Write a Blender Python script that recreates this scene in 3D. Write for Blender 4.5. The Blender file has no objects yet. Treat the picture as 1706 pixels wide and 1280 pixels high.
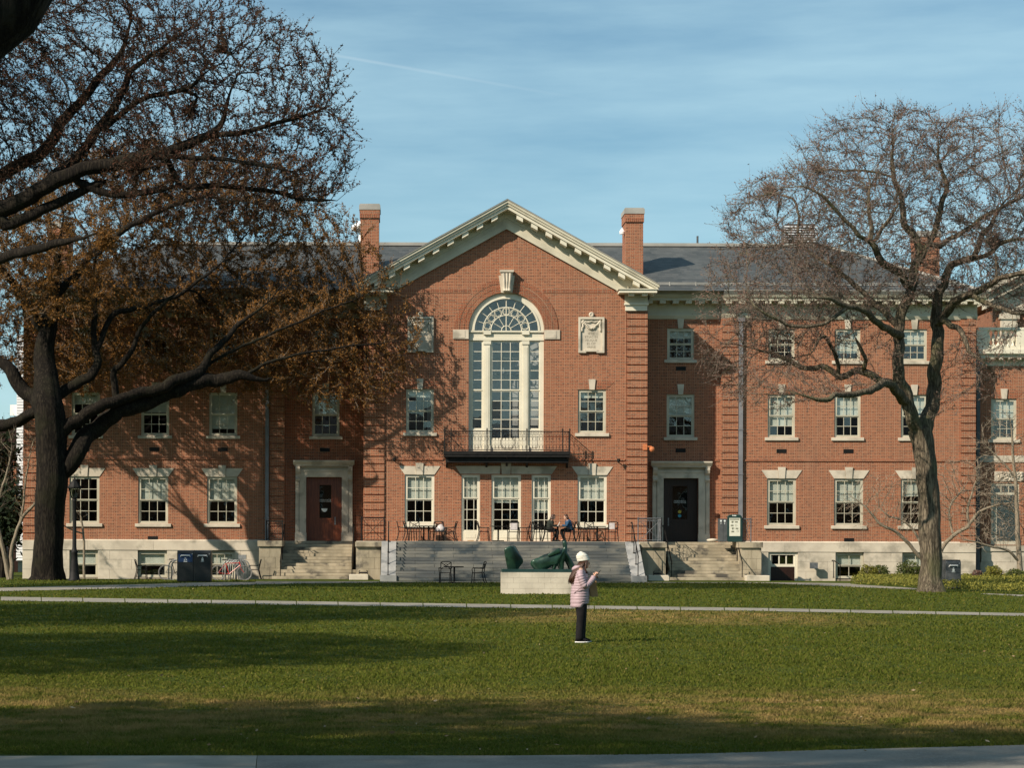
import bpy, bmesh, math, random
import numpy as np
from mathutils import Vector, Matrix, noise as mnoise
from mathutils.geometry import tessellate_polygon
R = math.radians
random.seed(7)
scene = bpy.context.scene
col = scene.collection

# ---------------------------------------------------------------- camera
F = 3650.0            # focal length in photograph pixels (photo 1706 wide)
CX, CY = 680.0, 901.0 # where the line of sight perpendicular to the facade meets the picture
HC = 1.87
ROLL = 0.0030
cam = bpy.data.cameras.new('camera')
cam.sensor_width = 36.0
cam.lens = 36.0 * F / 1706.0
cam.shift_x = (853 - CX) / 1706.0
cam.shift_y = (CY - 640) / 1706.0
cam.clip_start = 0.5
cam.clip_end = 5000
camo = bpy.data.objects.new('camera', cam)
camo.matrix_world = Matrix.Translation((0, 0, HC)) @ Matrix.Rotation(R(90), 4, 'X') @ Matrix.Rotation(ROLL, 4, 'Z')
col.objects.link(camo)
scene.camera = camo

# ---------------------------------------------------------------- light
LD = Vector((1.3, 1.0, -1.15)).normalized()      # direction the sunlight travels
sun = bpy.data.lights.new('sun', 'SUN')
sun.energy = 5.0
sun.angle = R(0.55)
sun.color = (1.0, 0.87, 0.71)
suno = bpy.data.objects.new('sun', sun)
suno.rotation_euler = LD.to_track_quat('-Z', 'Y').to_euler()
suno.location = (-40, -30, 60)
col.objects.link(suno)
world = bpy.data.worlds.new('World')
scene.world = world
world.use_nodes = True
wn, wl = world.node_tree.nodes, world.node_tree.links
wn.clear()
wout = wn.new('ShaderNodeOutputWorld')
bg = wn.new('ShaderNodeBackground')
bg.inputs['Strength'].default_value = 0.074
sky = wn.new('ShaderNodeTexSky')
sky.sky_type = 'NISHITA'
sky.sun_disc = False
elev = math.asin(-LD.z)
sky.sun_elevation = elev
sky.sun_rotation = math.atan2(-LD.x, -LD.y)      # bearing of the sun, clockwise from +Y
sky.air_density = 1.0
sky.dust_density = 0.4
sky.ozone_density = 2.0
tc = wn.new('ShaderNodeTexCoord')
# thin cirrus veils, streaked nearly level
mp = wn.new('ShaderNodeMapping')
mp.inputs['Rotation'].default_value = (0, R(7), 0)
mp.inputs['Scale'].default_value = (3.5, 3.5, 22)
n1 = wn.new('ShaderNodeTexNoise'); n1.inputs['Scale'].default_value = 1.6; n1.inputs['Detail'].default_value = 6; n1.inputs['Roughness'].default_value = 0.55
wl.new(tc.outputs['Generated'], mp.inputs['Vector']); wl.new(mp.outputs[0], n1.inputs['Vector'])
cr = wn.new('ShaderNodeValToRGB'); cr.color_ramp.elements[0].position = 0.22; cr.color_ramp.elements[1].position = 0.80
cr.color_ramp.elements[1].color = (0.75, 0.75, 0.75, 1)
wl.new(n1.outputs[0], cr.inputs[0])
tint = wn.new('ShaderNodeMix'); tint.data_type = 'RGBA'; tint.blend_type = 'MULTIPLY'
tint.inputs[0].default_value = 1.0
tint.inputs[7].default_value = (0.83, 1.06, 1.04, 1)
wl.new(sky.outputs[0], tint.inputs[6])
cm = wn.new('ShaderNodeMix'); cm.data_type = 'RGBA'
cm.inputs[7].default_value = (5.5, 8.1, 9.1, 1)
wl.new(cr.outputs[0], cm.inputs[0]); wl.new(tint.outputs[2], cm.inputs[6])
# a fading aircraft trail across the sky
def sd(px, py):
    dx, dy = px - CX, py - CY
    c, s = math.cos(ROLL), math.sin(ROLL)
    return Vector(((dx*c + dy*s) / F, 1.0, -(-dx*s + dy*c) / F)).normalized()
ta, tb = sd(560, 92), sd(990, 168)
tn = ta.cross(tb).normalized()
ax = (tb - ta).normalized(); L0 = ta.dot(ax); L1 = tb.dot(ax)
def vdot(vec):
    v = wn.new('ShaderNodeVectorMath'); v.operation = 'DOT_PRODUCT'
    wl.new(tc.outputs['Generated'], v.inputs[0]); v.inputs[1].default_value = vec
    return v.outputs['Value']
ab = wn.new('ShaderNodeMath'); ab.operation = 'ABSOLUTE'; wl.new(vdot(tn), ab.inputs[0])
mr = wn.new('ShaderNodeMapRange'); mr.interpolation_type = 'SMOOTHSTEP'
mr.inputs[1].default_value = 0.0; mr.inputs[2].default_value = 0.0011; mr.inputs[3].default_value = 1; mr.inputs[4].default_value = 0
wl.new(ab.outputs[0], mr.inputs[0])
al = wn.new('ShaderNodeMapRange'); al.inputs[1].default_value = L0 - 0.02; al.inputs[2].default_value = L1; al.inputs[3].default_value = 0.26; al.inputs[4].default_value = 0
wl.new(vdot(ax), al.inputs[0])
al2 = wn.new('ShaderNodeMapRange'); al2.inputs[1].default_value = L0 - 0.03; al2.inputs[2].default_value = L0 + 0.01; al2.inputs[3].default_value = 0; al2.inputs[4].default_value = 1
wl.new(vdot(ax), al2.inputs[0])
mu = wn.new('ShaderNodeMath'); mu.operation = 'MULTIPLY'; wl.new(mr.outputs[0], mu.inputs[0]); wl.new(al.outputs[0], mu.inputs[1])
mu2 = wn.new('ShaderNodeMath'); mu2.operation = 'MULTIPLY'; wl.new(mu.outputs[0], mu2.inputs[0]); wl.new(al2.outputs[0], mu2.inputs[1])
cm2 = wn.new('ShaderNodeMix'); cm2.data_type = 'RGBA'; cm2.inputs[7].default_value = (7.5, 8.8, 9.4, 1)
wl.new(mu2.outputs[0], cm2.inputs[0]); wl.new(cm.outputs[2], cm2.inputs[6])
wl.new(cm2.outputs[2], bg.inputs['Color']); wl.new(bg.outputs[0], wout.inputs[0])

scene.view_settings.view_transform = 'Standard'
scene.view_settings.look = 'None'
scene.view_settings.exposure = 0.42
scene.view_settings.gamma = 1.0
scene.view_settings.use_curve_mapping = False

# ---------------------------------------------------------------- measuring helpers
def Xp(px, Y): return (px - CX) * Y / F
def Zp(py, Y): return HC + (CY - py) * Y / F
def W(px, py, Y):
    dx, dy = px - CX, py - CY
    c, s = math.cos(ROLL), math.sin(ROLL)
    return Vector(((dx*c + dy*s) * Y / F, Y, HC - (-dx*s + dy*c) * Y / F))
def G(px, py, z=0.0):
    dx, dy = px - CX, py - CY
    c, s = math.cos(ROLL), math.sin(ROLL)
    yd = -dx*s + dy*c
    Y = (HC - z) * F / yd
    return Vector(((dx*c + dy*s) * Y / F, Y, z))

# ---------------------------------------------------------------- materials
def newmat(name):
    m = bpy.data.materials.new(name); m.use_nodes = True
    nt = m.node_tree; b = nt.nodes['Principled BSDF']
    return m, nt, b
def N(nt, t, **kw):
    n = nt.nodes.new(t)
    for k, v in kw.items():
        if k in n.inputs: n.inputs[k].default_value = v
        else: setattr(n, k, v)
    return n
def c4(c): return (c[0], c[1], c[2], 1)
def mixrgb(nt, fac, a, b, blend='MIX'):
    n = nt.nodes.new('ShaderNodeMix'); n.data_type = 'RGBA'; n.blend_type = blend
    for i, v in ((0, fac), (6, a), (7, b)):
        if isinstance(v, (int, float)): n.inputs[i].default_value = v
        elif isinstance(v, tuple): n.inputs[i].default_value = c4(v)
        else: nt.links.new(v, n.inputs[i])
    return n.outputs[2]
def math_(nt, op, a, b=None, c=None):
    n = nt.nodes.new('ShaderNodeMath'); n.operation = op
    for i, v in enumerate((a, b, c)):
        if v is None: continue
        if isinstance(v, (int, float)): n.inputs[i].default_value = v
        else: nt.links.new(v, n.inputs[i])
    return n.outputs[0]
def mrange(nt, v, a, b, c=0.0, d=1.0, smooth=True):
    n = nt.nodes.new('ShaderNodeMapRange')
    if smooth: n.interpolation_type = 'SMOOTHSTEP'
    nt.links.new(v, n.inputs[0])
    for i, x in enumerate((a, b, c, d)): n.inputs[i+1].default_value = x
    return n.outputs[0]
def pos(nt): return nt.nodes.new('ShaderNodeNewGeometry').outputs['Position']
def noise(nt, vec, scale, detail=4, rough=0.55, stretch=None):
    if stretch:
        m = N(nt, 'ShaderNodeMapping'); m.inputs['Scale'].default_value = stretch
        nt.links.new(vec, m.inputs[0]); vec = m.outputs[0]
    n = N(nt, 'ShaderNodeTexNoise', Scale=scale, Detail=detail, Roughness=rough)
    nt.links.new(vec, n.inputs['Vector'])
    return n.outputs[0]
def bump(nt, b, h, strength=0.3, dist=0.02):
    n = N(nt, 'ShaderNodeBump', Strength=strength, Distance=dist)
    nt.links.new(h, n.inputs['Height']); nt.links.new(n.outputs[0], b.inputs['Normal'])
def mottled(name, c1, c2, scale=3, rough=0.8, spec=0.3, stretch=None, bs=0.2, bd=0.01, fine=None, c3=None, s3=0.5, detail=5, metallic=0):
    m, nt, b = newmat(name)
    p = pos(nt)
    f = mrange(nt, noise(nt, p, scale, detail, stretch=stretch), 0.33, 0.67)
    c = mixrgb(nt, f, c1, c2)
    if c3:
        f3 = mrange(nt, noise(nt, p, s3, 5), 0.5, 0.68)
        c = mixrgb(nt, f3, c, c3)
    nt.links.new(c, b.inputs['Base Color'])
    b.inputs['Roughness'].default_value = rough
    b.inputs['Specular IOR Level'].default_value = spec
    b.inputs['Metallic'].default_value = metallic
    if bs: bump(nt, b, noise(nt, p, fine or scale*6, 4, stretch=stretch), bs, bd)
    return m

def brick_mat(name, tone=1.0, tint=(1, 1, 1), soldier=False):
    m, nt, b = newmat(name)
    p = pos(nt)
    s = N(nt, 'ShaderNodeSeparateXYZ'); nt.links.new(p, s.inputs[0])
    u = math_(nt, 'ADD', s.outputs[0], s.outputs[1]); z = s.outputs[2]
    if soldier: u, z = z, u
    rr = math_(nt, 'DIVIDE', z, 0.0747)
    row = math_(nt, 'FLOOR', rr); fz = math_(nt, 'FRACT', rr)
    par = math_(nt, 'MODULO', math_(nt, 'ABSOLUTE', row), 2.0)
    uu = math_(nt, 'ADD', math_(nt, 'DIVIDE', u, 0.226), 0.25)
    uu = math_(nt, 'MULTIPLY', uu, math_(nt, 'ADD', 1.0, par))
    wd_ = math_(nt, 'DIVIDE', 0.226, math_(nt, 'ADD', 1.0, par))
    cell = math_(nt, 'FLOOR', uu); fu = math_(nt, 'FRACT', uu)
    head = par
    du = math_(nt, 'MULTIPLY', math_(nt, 'MINIMUM', fu, math_(nt, 'SUBTRACT', 1.0, fu)), wd_)
    dz = math_(nt, 'MULTIPLY', math_(nt, 'MINIMUM', fz, math_(nt, 'SUBTRACT', 1.0, fz)), 0.0747)
    d = math_(nt, 'MINIMUM', du, dz)
    mort = mrange(nt, d, 0.0045, 0.0085, 1.0, 0.0)
    cv = N(nt, 'ShaderNodeCombineXYZ'); nt.links.new(cell, cv.inputs[0]); nt.links.new(row, cv.inputs[1]); nt.links.new(head, cv.inputs[2])
    wnz = N(nt, 'ShaderNodeTexWhiteNoise'); wnz.noise_dimensions = '3D'; nt.links.new(cv.outputs[0], wnz.inputs[0])
    rnd = wnz.outputs[0]
    A = tuple(x*tone*t for x, t in zip((0.24, 0.076, 0.038), tint)); B = tuple(x*tone*t for x, t in zip((0.40, 0.142, 0.070), tint))
    Dk = tuple(x*tone for x in (0.085, 0.032, 0.024))
    c = mixrgb(nt, rnd, A, B)
    hd = math_(nt, 'MULTIPLY', math_(nt, 'ADD', math_(nt, 'MULTIPLY', head, 0.66), 0.14), mrange(nt, rnd, 0.25, 0.9, 0.0, 1.0))
    c = mixrgb(nt, hd, c, Dk)
    big = mrange(nt, noise(nt, p, 0.35, 4), 0.35, 0.7)
    c = mixrgb(nt, math_(nt, 'MULTIPLY', big, 0.22), c, tuple(x*tone for x in (0.20, 0.085, 0.05)))
    st = mrange(nt, noise(nt, p, 0.9, 6, 0.65, stretch=(1, 1, 0.25)), 0.52, 0.75)
    c = mixrgb(nt, math_(nt, 'MULTIPLY', st, 0.20), c, (0.38, 0.29, 0.21))
    st2 = mrange(nt, noise(nt, p, 0.55, 6, 0.7, stretch=(1.6, 1.6, 0.3)), 0.50, 0.72)
    c = mixrgb(nt, math_(nt, 'MULTIPLY', st2, 0.45), c, tuple(x*tone for x in (0.16, 0.075, 0.05)))
    c = mixrgb(nt, math_(nt, 'MULTIPLY', mort, 0.9), c, tuple(x*tone for x in (0.41, 0.285, 0.185)))
    nt.links.new(c, b.inputs['Base Color'])
    b.inputs['Roughness'].default_value = 0.85
    b.inputs['Specular IOR Level'].default_value = 0.25
    h = math_(nt, 'SUBTRACT', math_(nt, 'MULTIPLY', rnd, 0.35), mort)
    bump(nt, b, h, 0.6, 0.008)
    return m

M = {}
M['brick'] = brick_mat('flemish_bond_brick')
M['brick_red'] = brick_mat('redder_brick', 0.95, (1.06, 0.82, 0.72))
M['brick_side'] = brick_mat('soldier_brick', 1.0, (1.05, 0.9, 0.82), True)
M['brick_old'] = brick_mat('hall_brick', 0.75)
M['mortar'] = mottled('mortar', (0.34, 0.25, 0.17), (0.42, 0.32, 0.22), 8, 0.95)
M['stone'] = mottled('limestone', (0.46, 0.41, 0.33), (0.58, 0.52, 0.42), 1.3, 0.85, 0.2, c3=(0.33, 0.30, 0.24), s3=1.1, bs=0.25, fine=25)
M['stone_dirty'] = mottled('weathered_sandstone', (0.26, 0.225, 0.16), (0.40, 0.345, 0.25), 1.6, 0.9, 0.2, stretch=(1, 1, 0.35), c3=(0.09, 0.082, 0.068), s3=1.2, bs=0.4, fine=20)
M['stone_dark'] = mottled('dark_joint_stone', (0.20, 0.17, 0.13), (0.27, 0.24, 0.18), 3, 0.95)  # dark stone for backings and cores, mortar tone in the joints
M['granite'] = mottled('grey_granite', (0.07, 0.078, 0.08), (0.19, 0.185, 0.16), 0.8, 0.8, 0.3, stretch=(0.5, 1, 3), c3=(0.045, 0.06, 0.068), s3=1.0, bs=0.3, fine=30)
M['granite_pale'] = mottled('pale_granite', (0.24, 0.245, 0.24), (0.34, 0.335, 0.32), 1.5, 0.8, 0.3, c3=(0.18, 0.185, 0.185), s3=2)
M['cream'] = mottled('cream_paint', (0.60, 0.565, 0.45), (0.68, 0.64, 0.52), 1.2, 0.55, 0.4, bs=0.05)
M['cream_grey'] = mottled('cornice_paint', (0.48, 0.45, 0.35), (0.56, 0.525, 0.41), 0.8, 0.6, 0.35, bs=0.05, c3=(0.40, 0.37, 0.28), s3=0.7)
M['trim'] = mottled('window_trim_paint', (0.42, 0.39, 0.30), (0.50, 0.47, 0.37), 1.2, 0.55, 0.4, bs=0.05)
M['white'] = mottled('white_paint', (0.74, 0.74, 0.72), (0.80, 0.80, 0.78), 2, 0.5, 0.4, bs=0.04)
M['blind'] = mottled('pale_blind', (0.56, 0.56, 0.50), (0.64, 0.64, 0.58), 2, 0.9, 0.1, bs=0)
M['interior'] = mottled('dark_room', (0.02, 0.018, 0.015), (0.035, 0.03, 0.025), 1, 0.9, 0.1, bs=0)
M['hall_interior'] = mottled('grey_room', (0.42, 0.41, 0.42), (0.48, 0.47, 0.48), 1, 0.9, 0.1, bs=0)
M['wood'] = mottled('mahogany', (0.11, 0.026, 0.010), (0.20, 0.052, 0.017), 3, 0.35, 0.5, stretch=(6, 6, 0.5), bs=0.1)
M['wood_dark'] = mottled('dark_mahogany', (0.018, 0.008, 0.006), (0.03, 0.012, 0.008), 3, 0.35, 0.4, stretch=(6, 6, 0.5), bs=0.1)
M['iron'] = mottled('black_iron', (0.007, 0.007, 0.007), (0.014, 0.013, 0.012), 6, 0.65, 0.25, bs=0.1)
M['iron_grey'] = mottled('weathered_iron', (0.07, 0.08, 0.09), (0.12, 0.13, 0.14), 6, 0.55, 0.5, bs=0.1)
M['rust'] = mottled('rusty_metal', (0.22, 0.08, 0.03), (0.30, 0.12, 0.05), 12, 0.9, 0.2)
M['pipe'] = mottled('grey_downpipe', (0.15, 0.155, 0.17), (0.20, 0.205, 0.22), 2, 0.5, 0.4, bs=0.05)
M['pipe_dark'] = mottled('dark_downpipe', (0.05, 0.055, 0.06), (0.08, 0.085, 0.09), 2, 0.5, 0.4, bs=0.05)
M['lead'] = mottled('lead_gutter', (0.27, 0.265, 0.24), (0.34, 0.33, 0.30), 1, 0.7, 0.3, stretch=(1, 1, 1), bs=0.1)
M['concrete'] = mottled('concrete_path', (0.22, 0.20, 0.165), (0.30, 0.275, 0.23), 0.7, 0.92, 0.2, c3=(0.19, 0.175, 0.145), s3=1.6, bs=0.4, fine=60, detail=8)
M['asphalt'] = mottled('worn_asphalt', (0.13, 0.118, 0.10), (0.20, 0.183, 0.155), 1.2, 0.9, 0.25, c3=(0.21, 0.2, 0.18), s3=40, bs=0.6, fine=90, detail=8)
M['bronze'] = mottled('green_bronze', (0.006, 0.020, 0.013), (0.020, 0.058, 0.036), 2.6, 0.34, 0.5, c3=(0.004, 0.009, 0.007), s3=2.2, metallic=0.2, bs=0.15, fine=12)
M['bin_black'] = mottled('black_bin_steel', (0.010, 0.012, 0.012), (0.018, 0.02, 0.02), 3, 0.4, 0.5, bs=0.05)
M['bin_grey'] = mottled('grey_bin_steel', (0.06, 0.065, 0.068), (0.085, 0.09, 0.093), 3, 0.45, 0.5, bs=0.05)
M['bin_green'] = mottled('dark_green_steel', (0.008, 0.03, 0.028), (0.014, 0.042, 0.038), 3, 0.4, 0.5, bs=0.05)
M['blue'] = mottled('blue_decal', (0.012, 0.035, 0.10), (0.016, 0.045, 0.12), 3, 0.5, 0.4, bs=0)
M['steel'] = mottled('galvanised_steel', (0.22, 0.225, 0.225), (0.32, 0.325, 0.32), 5, 0.45, 0.5, metallic=0.4, bs=0.05)
M['red'] = mottled('red_paint', (0.45, 0.03, 0.02), (0.50, 0.04, 0.03), 5, 0.35, 0.5, bs=0)
M['rubber'] = mottled('tyre_rubber', (0.16, 0.15, 0.14), (0.2, 0.19, 0.18), 5, 0.8, 0.2, bs=0)
M['orange'] = mottled('orange_housing', (0.50, 0.16, 0.06), (0.55, 0.19, 0.08), 5, 0.6, 0.3, bs=0)
M['sticker'] = mottled('white_sticker', (0.62, 0.66, 0.64), (0.7, 0.73, 0.71), 5, 0.6, 0.3, bs=0)
M['poster'] = mottled('poster_paper', (0.60, 0.60, 0.50), (0.66, 0.66, 0.56), 5, 0.6, 0.3, bs=0)
M['ink'] = mottled('poster_ink', (0.14, 0.15, 0.11), (0.2, 0.2, 0.15), 9, 0.7, 0.3, bs=0)
M['yellow_flower'] = mottled('yellow_print', (0.40, 0.32, 0.04), (0.45, 0.36, 0.06), 9, 0.7, 0.3, bs=0)
M['cyan_print'] = mottled('cyan_print', (0.05, 0.25, 0.35), (0.06, 0.3, 0.4), 9, 0.7, 0.3, bs=0)
M['clapboard'] = mottled('white_clapboard', (0.62, 0.64, 0.66), (0.70, 0.72, 0.74), 1, 0.7, 0.3, bs=0.05)
M['skin'] = mottled('skin', (0.52, 0.30, 0.21), (0.56, 0.33, 0.23), 12, 0.55, 0.4, bs=0)
M['hair'] = mottled('brown_hair', (0.035, 0.014, 0.007), (0.075, 0.03, 0.014), 14, 0.45, 0.5, stretch=(8, 8, 1), bs=0.5, fine=60)
M['coat'] = mottled('pale_pink_quilting', (0.36, 0.265, 0.29), (0.42, 0.305, 0.335), 9, 0.55, 0.4, bs=0.25, fine=30)
M['coat_dark'] = mottled('coat_zip', (0.14, 0.09, 0.10), (0.17, 0.11, 0.12), 9, 0.6, 0.3, bs=0)
M['trousers'] = mottled('black_cloth', (0.008, 0.008, 0.009), (0.014, 0.013, 0.014), 6, 0.9, 0.15, bs=0.2)
M['knit'] = mottled('cream_knit', (0.58, 0.55, 0.47), (0.66, 0.63, 0.55), 30, 0.95, 0.1, bs=0.6, fine=70)
M['paper'] = mottled('brown_paper', (0.33, 0.20, 0.10), (0.38, 0.235, 0.12), 8, 0.85, 0.2, bs=0.2)
M['phone'] = mottled('dark_phone', (0.01, 0.01, 0.012), (0.015, 0.015, 0.017), 5, 0.2, 0.5, bs=0)
M['denim'] = mottled('blue_jacket', (0.02, 0.055, 0.11), (0.03, 0.08, 0.15), 7, 0.85, 0.2, bs=0.2)
M['dark_jacket'] = mottled('dark_green_jacket', (0.018, 0.022, 0.018), (0.03, 0.035, 0.028), 7, 0.85, 0.2, bs=0.2)
M['bag_white'] = mottled('white_plastic_bag', (0.45, 0.40, 0.39), (0.60, 0.55, 0.53), 8, 0.5, 0.4, bs=0.5, fine=20)
M['steps_side'] = M['stone_dirty']

def roof_mat():
    m, nt, b = newmat('slate_roof')
    p = pos(nt)
    s = N(nt, 'ShaderNodeSeparateXYZ'); nt.links.new(p, s.inputs[0])
    rr = math_(nt, 'DIVIDE', s.outputs[2], 0.13); row = math_(nt, 'FLOOR', rr); fz = math_(nt, 'FRACT', rr)
    uu = math_(nt, 'ADD', math_(nt, 'DIVIDE', math_(nt, 'ADD', s.outputs[0], 0.0), 0.36), math_(nt, 'MULTIPLY', row, 0.5))
    cell = math_(nt, 'FLOOR', uu); fu = math_(nt, 'FRACT', uu)
    cv = N(nt, 'ShaderNodeCombineXYZ'); nt.links.new(cell, cv.inputs[0]); nt.links.new(row, cv.inputs[1])
    w_ = N(nt, 'ShaderNodeTexWhiteNoise'); nt.links.new(cv.outputs[0], w_.inputs[0])
    c = mixrgb(nt, w_.outputs[0], (0.040, 0.046, 0.047), (0.074, 0.077, 0.076))
    edge = math_(nt, 'MAXIMUM', mrange(nt, fz, 0.0, 0.22, 1.0, 0.0), mrange(nt, fu, 0.0, 0.05, 0.7, 0.0))
    c = mixrgb(nt, math_(nt, 'MULTIPLY', edge, 0.7), c, (0.022, 0.025, 0.028))
    c = mixrgb(nt, mrange(nt, noise(nt, p, 0.5, 5), 0.45, 0.75, 0, 0.35), c, (0.12, 0.125, 0.12))
    nt.links.new(c, b.inputs['Base Color']); b.inputs['Roughness'].default_value = 0.65
    bump(nt, b, math_(nt, 'SUBTRACT', math_(nt, 'MULTIPLY', w_.outputs[0], 0.4), edge), 0.5, 0.02)
    return m
M['slate'] = roof_mat()

def glass_mat(name, tint=(0.93, 0.95, 0.94), refl=1.0):
    m = bpy.data.materials.new(name); m.use_nodes = True
    nt = m.node_tree; nt.nodes.clear()
    o = N(nt, 'ShaderNodeOutputMaterial')
    t = N(nt, 'ShaderNodeBsdfTransparent'); t.inputs[0].default_value = c4(tint)
    g = N(nt, 'ShaderNodeBsdfGlossy', Roughness=0.015); g.inputs[0].default_value = (refl, refl, refl, 1)
    lw = N(nt, 'ShaderNodeLayerWeight', Blend=0.5)
    p = pos(nt)
    bp = N(nt, 'ShaderNodeBump', Strength=0.035, Distance=0.05); nt.links.new(noise(nt, p, 1.2, 2), bp.inputs['Height'])
    nt.links.new(bp.outputs[0], g.inputs['Normal'])
    mx = N(nt, 'ShaderNodeMixShader')
    f = math_(nt, 'ADD', math_(nt, 'MULTIPLY', math_(nt, 'POWER', lw.outputs['Facing'], 4.0), 0.7), 0.06)
    nt.links.new(f, mx.inputs[0]); nt.links.new(t.outputs[0], mx.inputs[1]); nt.links.new(g.outputs[0], mx.inputs[2])
    nt.links.new(mx.outputs[0], o.inputs[0])
    return m
M['glass'] = glass_mat('window_glass')
M['lamp_glass'] = glass_mat('lantern_glass', (0.55, 0.6, 0.55))

def bark_mat(name, c1, c2, moss=None, sc=1.0):
    m, nt, b = newmat(name)
    p = pos(nt)
    r1 = noise(nt, p, 9*sc, 5, 0.6, stretch=(1, 1, 0.16))
    r2 = noise(nt, p, 26*sc, 4, 0.6, stretch=(1, 1, 0.22))
    h = math_(nt, 'ADD', math_(nt, 'ABSOLUTE', math_(nt, 'SUBTRACT', r1, 0.5)), math_(nt, 'MULTIPLY', r2, 0.25))
    f = mrange(nt, h, 0.10, 0.30)
    c = mixrgb(nt, f, c1, c2)
    if moss:
        c = mixrgb(nt, mrange(nt, noise(nt, p, 0.9, 4), 0.48, 0.7, 0, 0.55), c, moss)
    nt.links.new(c, b.inputs['Base Color']); b.inputs['Roughness'].default_value = 0.95
    b.inputs['Specular IOR Level'].default_value = 0.15
    bump(nt, b, h, 1.0, 0.07)
    return m
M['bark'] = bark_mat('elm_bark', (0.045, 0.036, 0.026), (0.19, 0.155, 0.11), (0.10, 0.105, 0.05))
M['bark_shaded'] = bark_mat('shaded_elm_bark', (0.005, 0.004, 0.0035), (0.026, 0.021, 0.015), (0.018, 0.018, 0.009))  # elm bark with the shade of other trees put into its colour
M['bark_pale'] = bark_mat('pale_smooth_bark', (0.20, 0.165, 0.12), (0.30, 0.255, 0.19), None, 2)
def leafy(name, cols, trans=0.25, sc=6):
    m, nt, b = newmat(name)
    p = pos(nt)
    f = mrange(nt, noise(nt, p, sc, 3), 0.3, 0.7)
    c = mixrgb(nt, f, cols[0], cols[1])
    g = N(nt, 'ShaderNodeNewGeometry')
    c = mixrgb(nt, g.outputs['Random Per Island'], c, cols[2])
    nt.links.new(c, b.inputs['Base Color']); b.inputs['Roughness'].default_value = 0.8
    b.inputs['Specular IOR Level'].default_value = 0.15
    if trans:
        t = N(nt, 'ShaderNodeBsdfTranslucent'); nt.links.new(c, t.inputs[0])
        mx = N(nt, 'ShaderNodeMixShader'); mx.inputs[0].default_value = trans
        o = nt.nodes['Material Output']
        nt.links.new(b.outputs[0], mx.inputs[1]); nt.links.new(t.outputs[0], mx.inputs[2]); nt.links.new(mx.outputs[0], o.inputs[0])
    return m
M['buds_orange'] = leafy('orange_brown_buds', ((0.17, 0.074, 0.020), (0.42, 0.195, 0.045), (0.08, 0.050, 0.020)))
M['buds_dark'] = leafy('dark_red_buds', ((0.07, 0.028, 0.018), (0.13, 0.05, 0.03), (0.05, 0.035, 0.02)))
M['buds_red'] = leafy('russet_buds', ((0.15, 0.070, 0.052), (0.25, 0.125, 0.095), (0.18, 0.15, 0.125)))
M['buds_pale'] = leafy('pale_pink_buds', ((0.30, 0.17, 0.13), (0.36, 0.24, 0.18), (0.2, 0.14, 0.1)))
M['twig'] = mottled('twig_bark', (0.09, 0.074, 0.058), (0.18, 0.15, 0.12), 1.5, 0.9, 0.15, bs=0)
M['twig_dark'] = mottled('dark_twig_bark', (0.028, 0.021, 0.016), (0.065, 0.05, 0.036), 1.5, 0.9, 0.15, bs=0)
M['twig_pale'] = mottled('pale_twig_bark', (0.20, 0.16, 0.12), (0.30, 0.25, 0.19), 1.5, 0.9, 0.15, bs=0)
M['leaf_gold'] = leafy('yellow_green_leaves', ((0.20, 0.20, 0.035), (0.34, 0.29, 0.06), (0.12, 0.13, 0.03)))
M['leaf_dark'] = leafy('dark_green_leaves', ((0.03, 0.055, 0.015), (0.07, 0.10, 0.025), (0.13, 0.14, 0.04)))
M['leaf_evergreen'] = leafy('evergreen_leaves', ((0.006, 0.014, 0.008), (0.014, 0.028, 0.014), (0.02, 0.03, 0.012)), 0.1)
M['dead_leaf'] = leafy('fallen_leaves', ((0.30, 0.22, 0.13), (0.42, 0.34, 0.23), (0.2, 0.12, 0.06)), 0.1)

def wear_mask(nt, p):
    # worn, straw coloured grass: a broad band along the near path and patches beside the middle path
    s = N(nt, 'ShaderNodeSeparateXYZ'); nt.links.new(p, s.inputs[0])
    x, y = s.outputs[0], s.outputs[1]
    yy = math_(nt, 'ADD', y, math_(nt, 'MULTIPLY', math_(nt, 'SUBTRACT', noise(nt, p, 0.25, 4), 0.5), 7.0))
    band = math_(nt, 'MULTIPLY', mrange(nt, yy, 20.0, 22.0), mrange(nt, yy, 24.0, 29.0, 1, 0))
    a = math_(nt, 'MULTIPLY', math_(nt, 'MULTIPLY', mrange(nt, yy, 47, 52), mrange(nt, yy, 57, 60, 1, 0)), math_(nt, 'MULTIPLY', mrange(nt, x, 0, 4), mrange(nt, x, 9, 12, 1, 0)))
    blot = mrange(nt, noise(nt, p, 1.5, 6, 0.7), 0.36, 0.62)
    w_ = math_(nt, 'MULTIPLY', math_(nt, 'MAXIMUM', band, a), blot)
    gen = mrange(nt, noise(nt, p, 0.9, 8, 0.75), 0.55, 0.8, 0, 0.45)
    return math_(nt, 'MAXIMUM', w_, gen)
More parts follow.
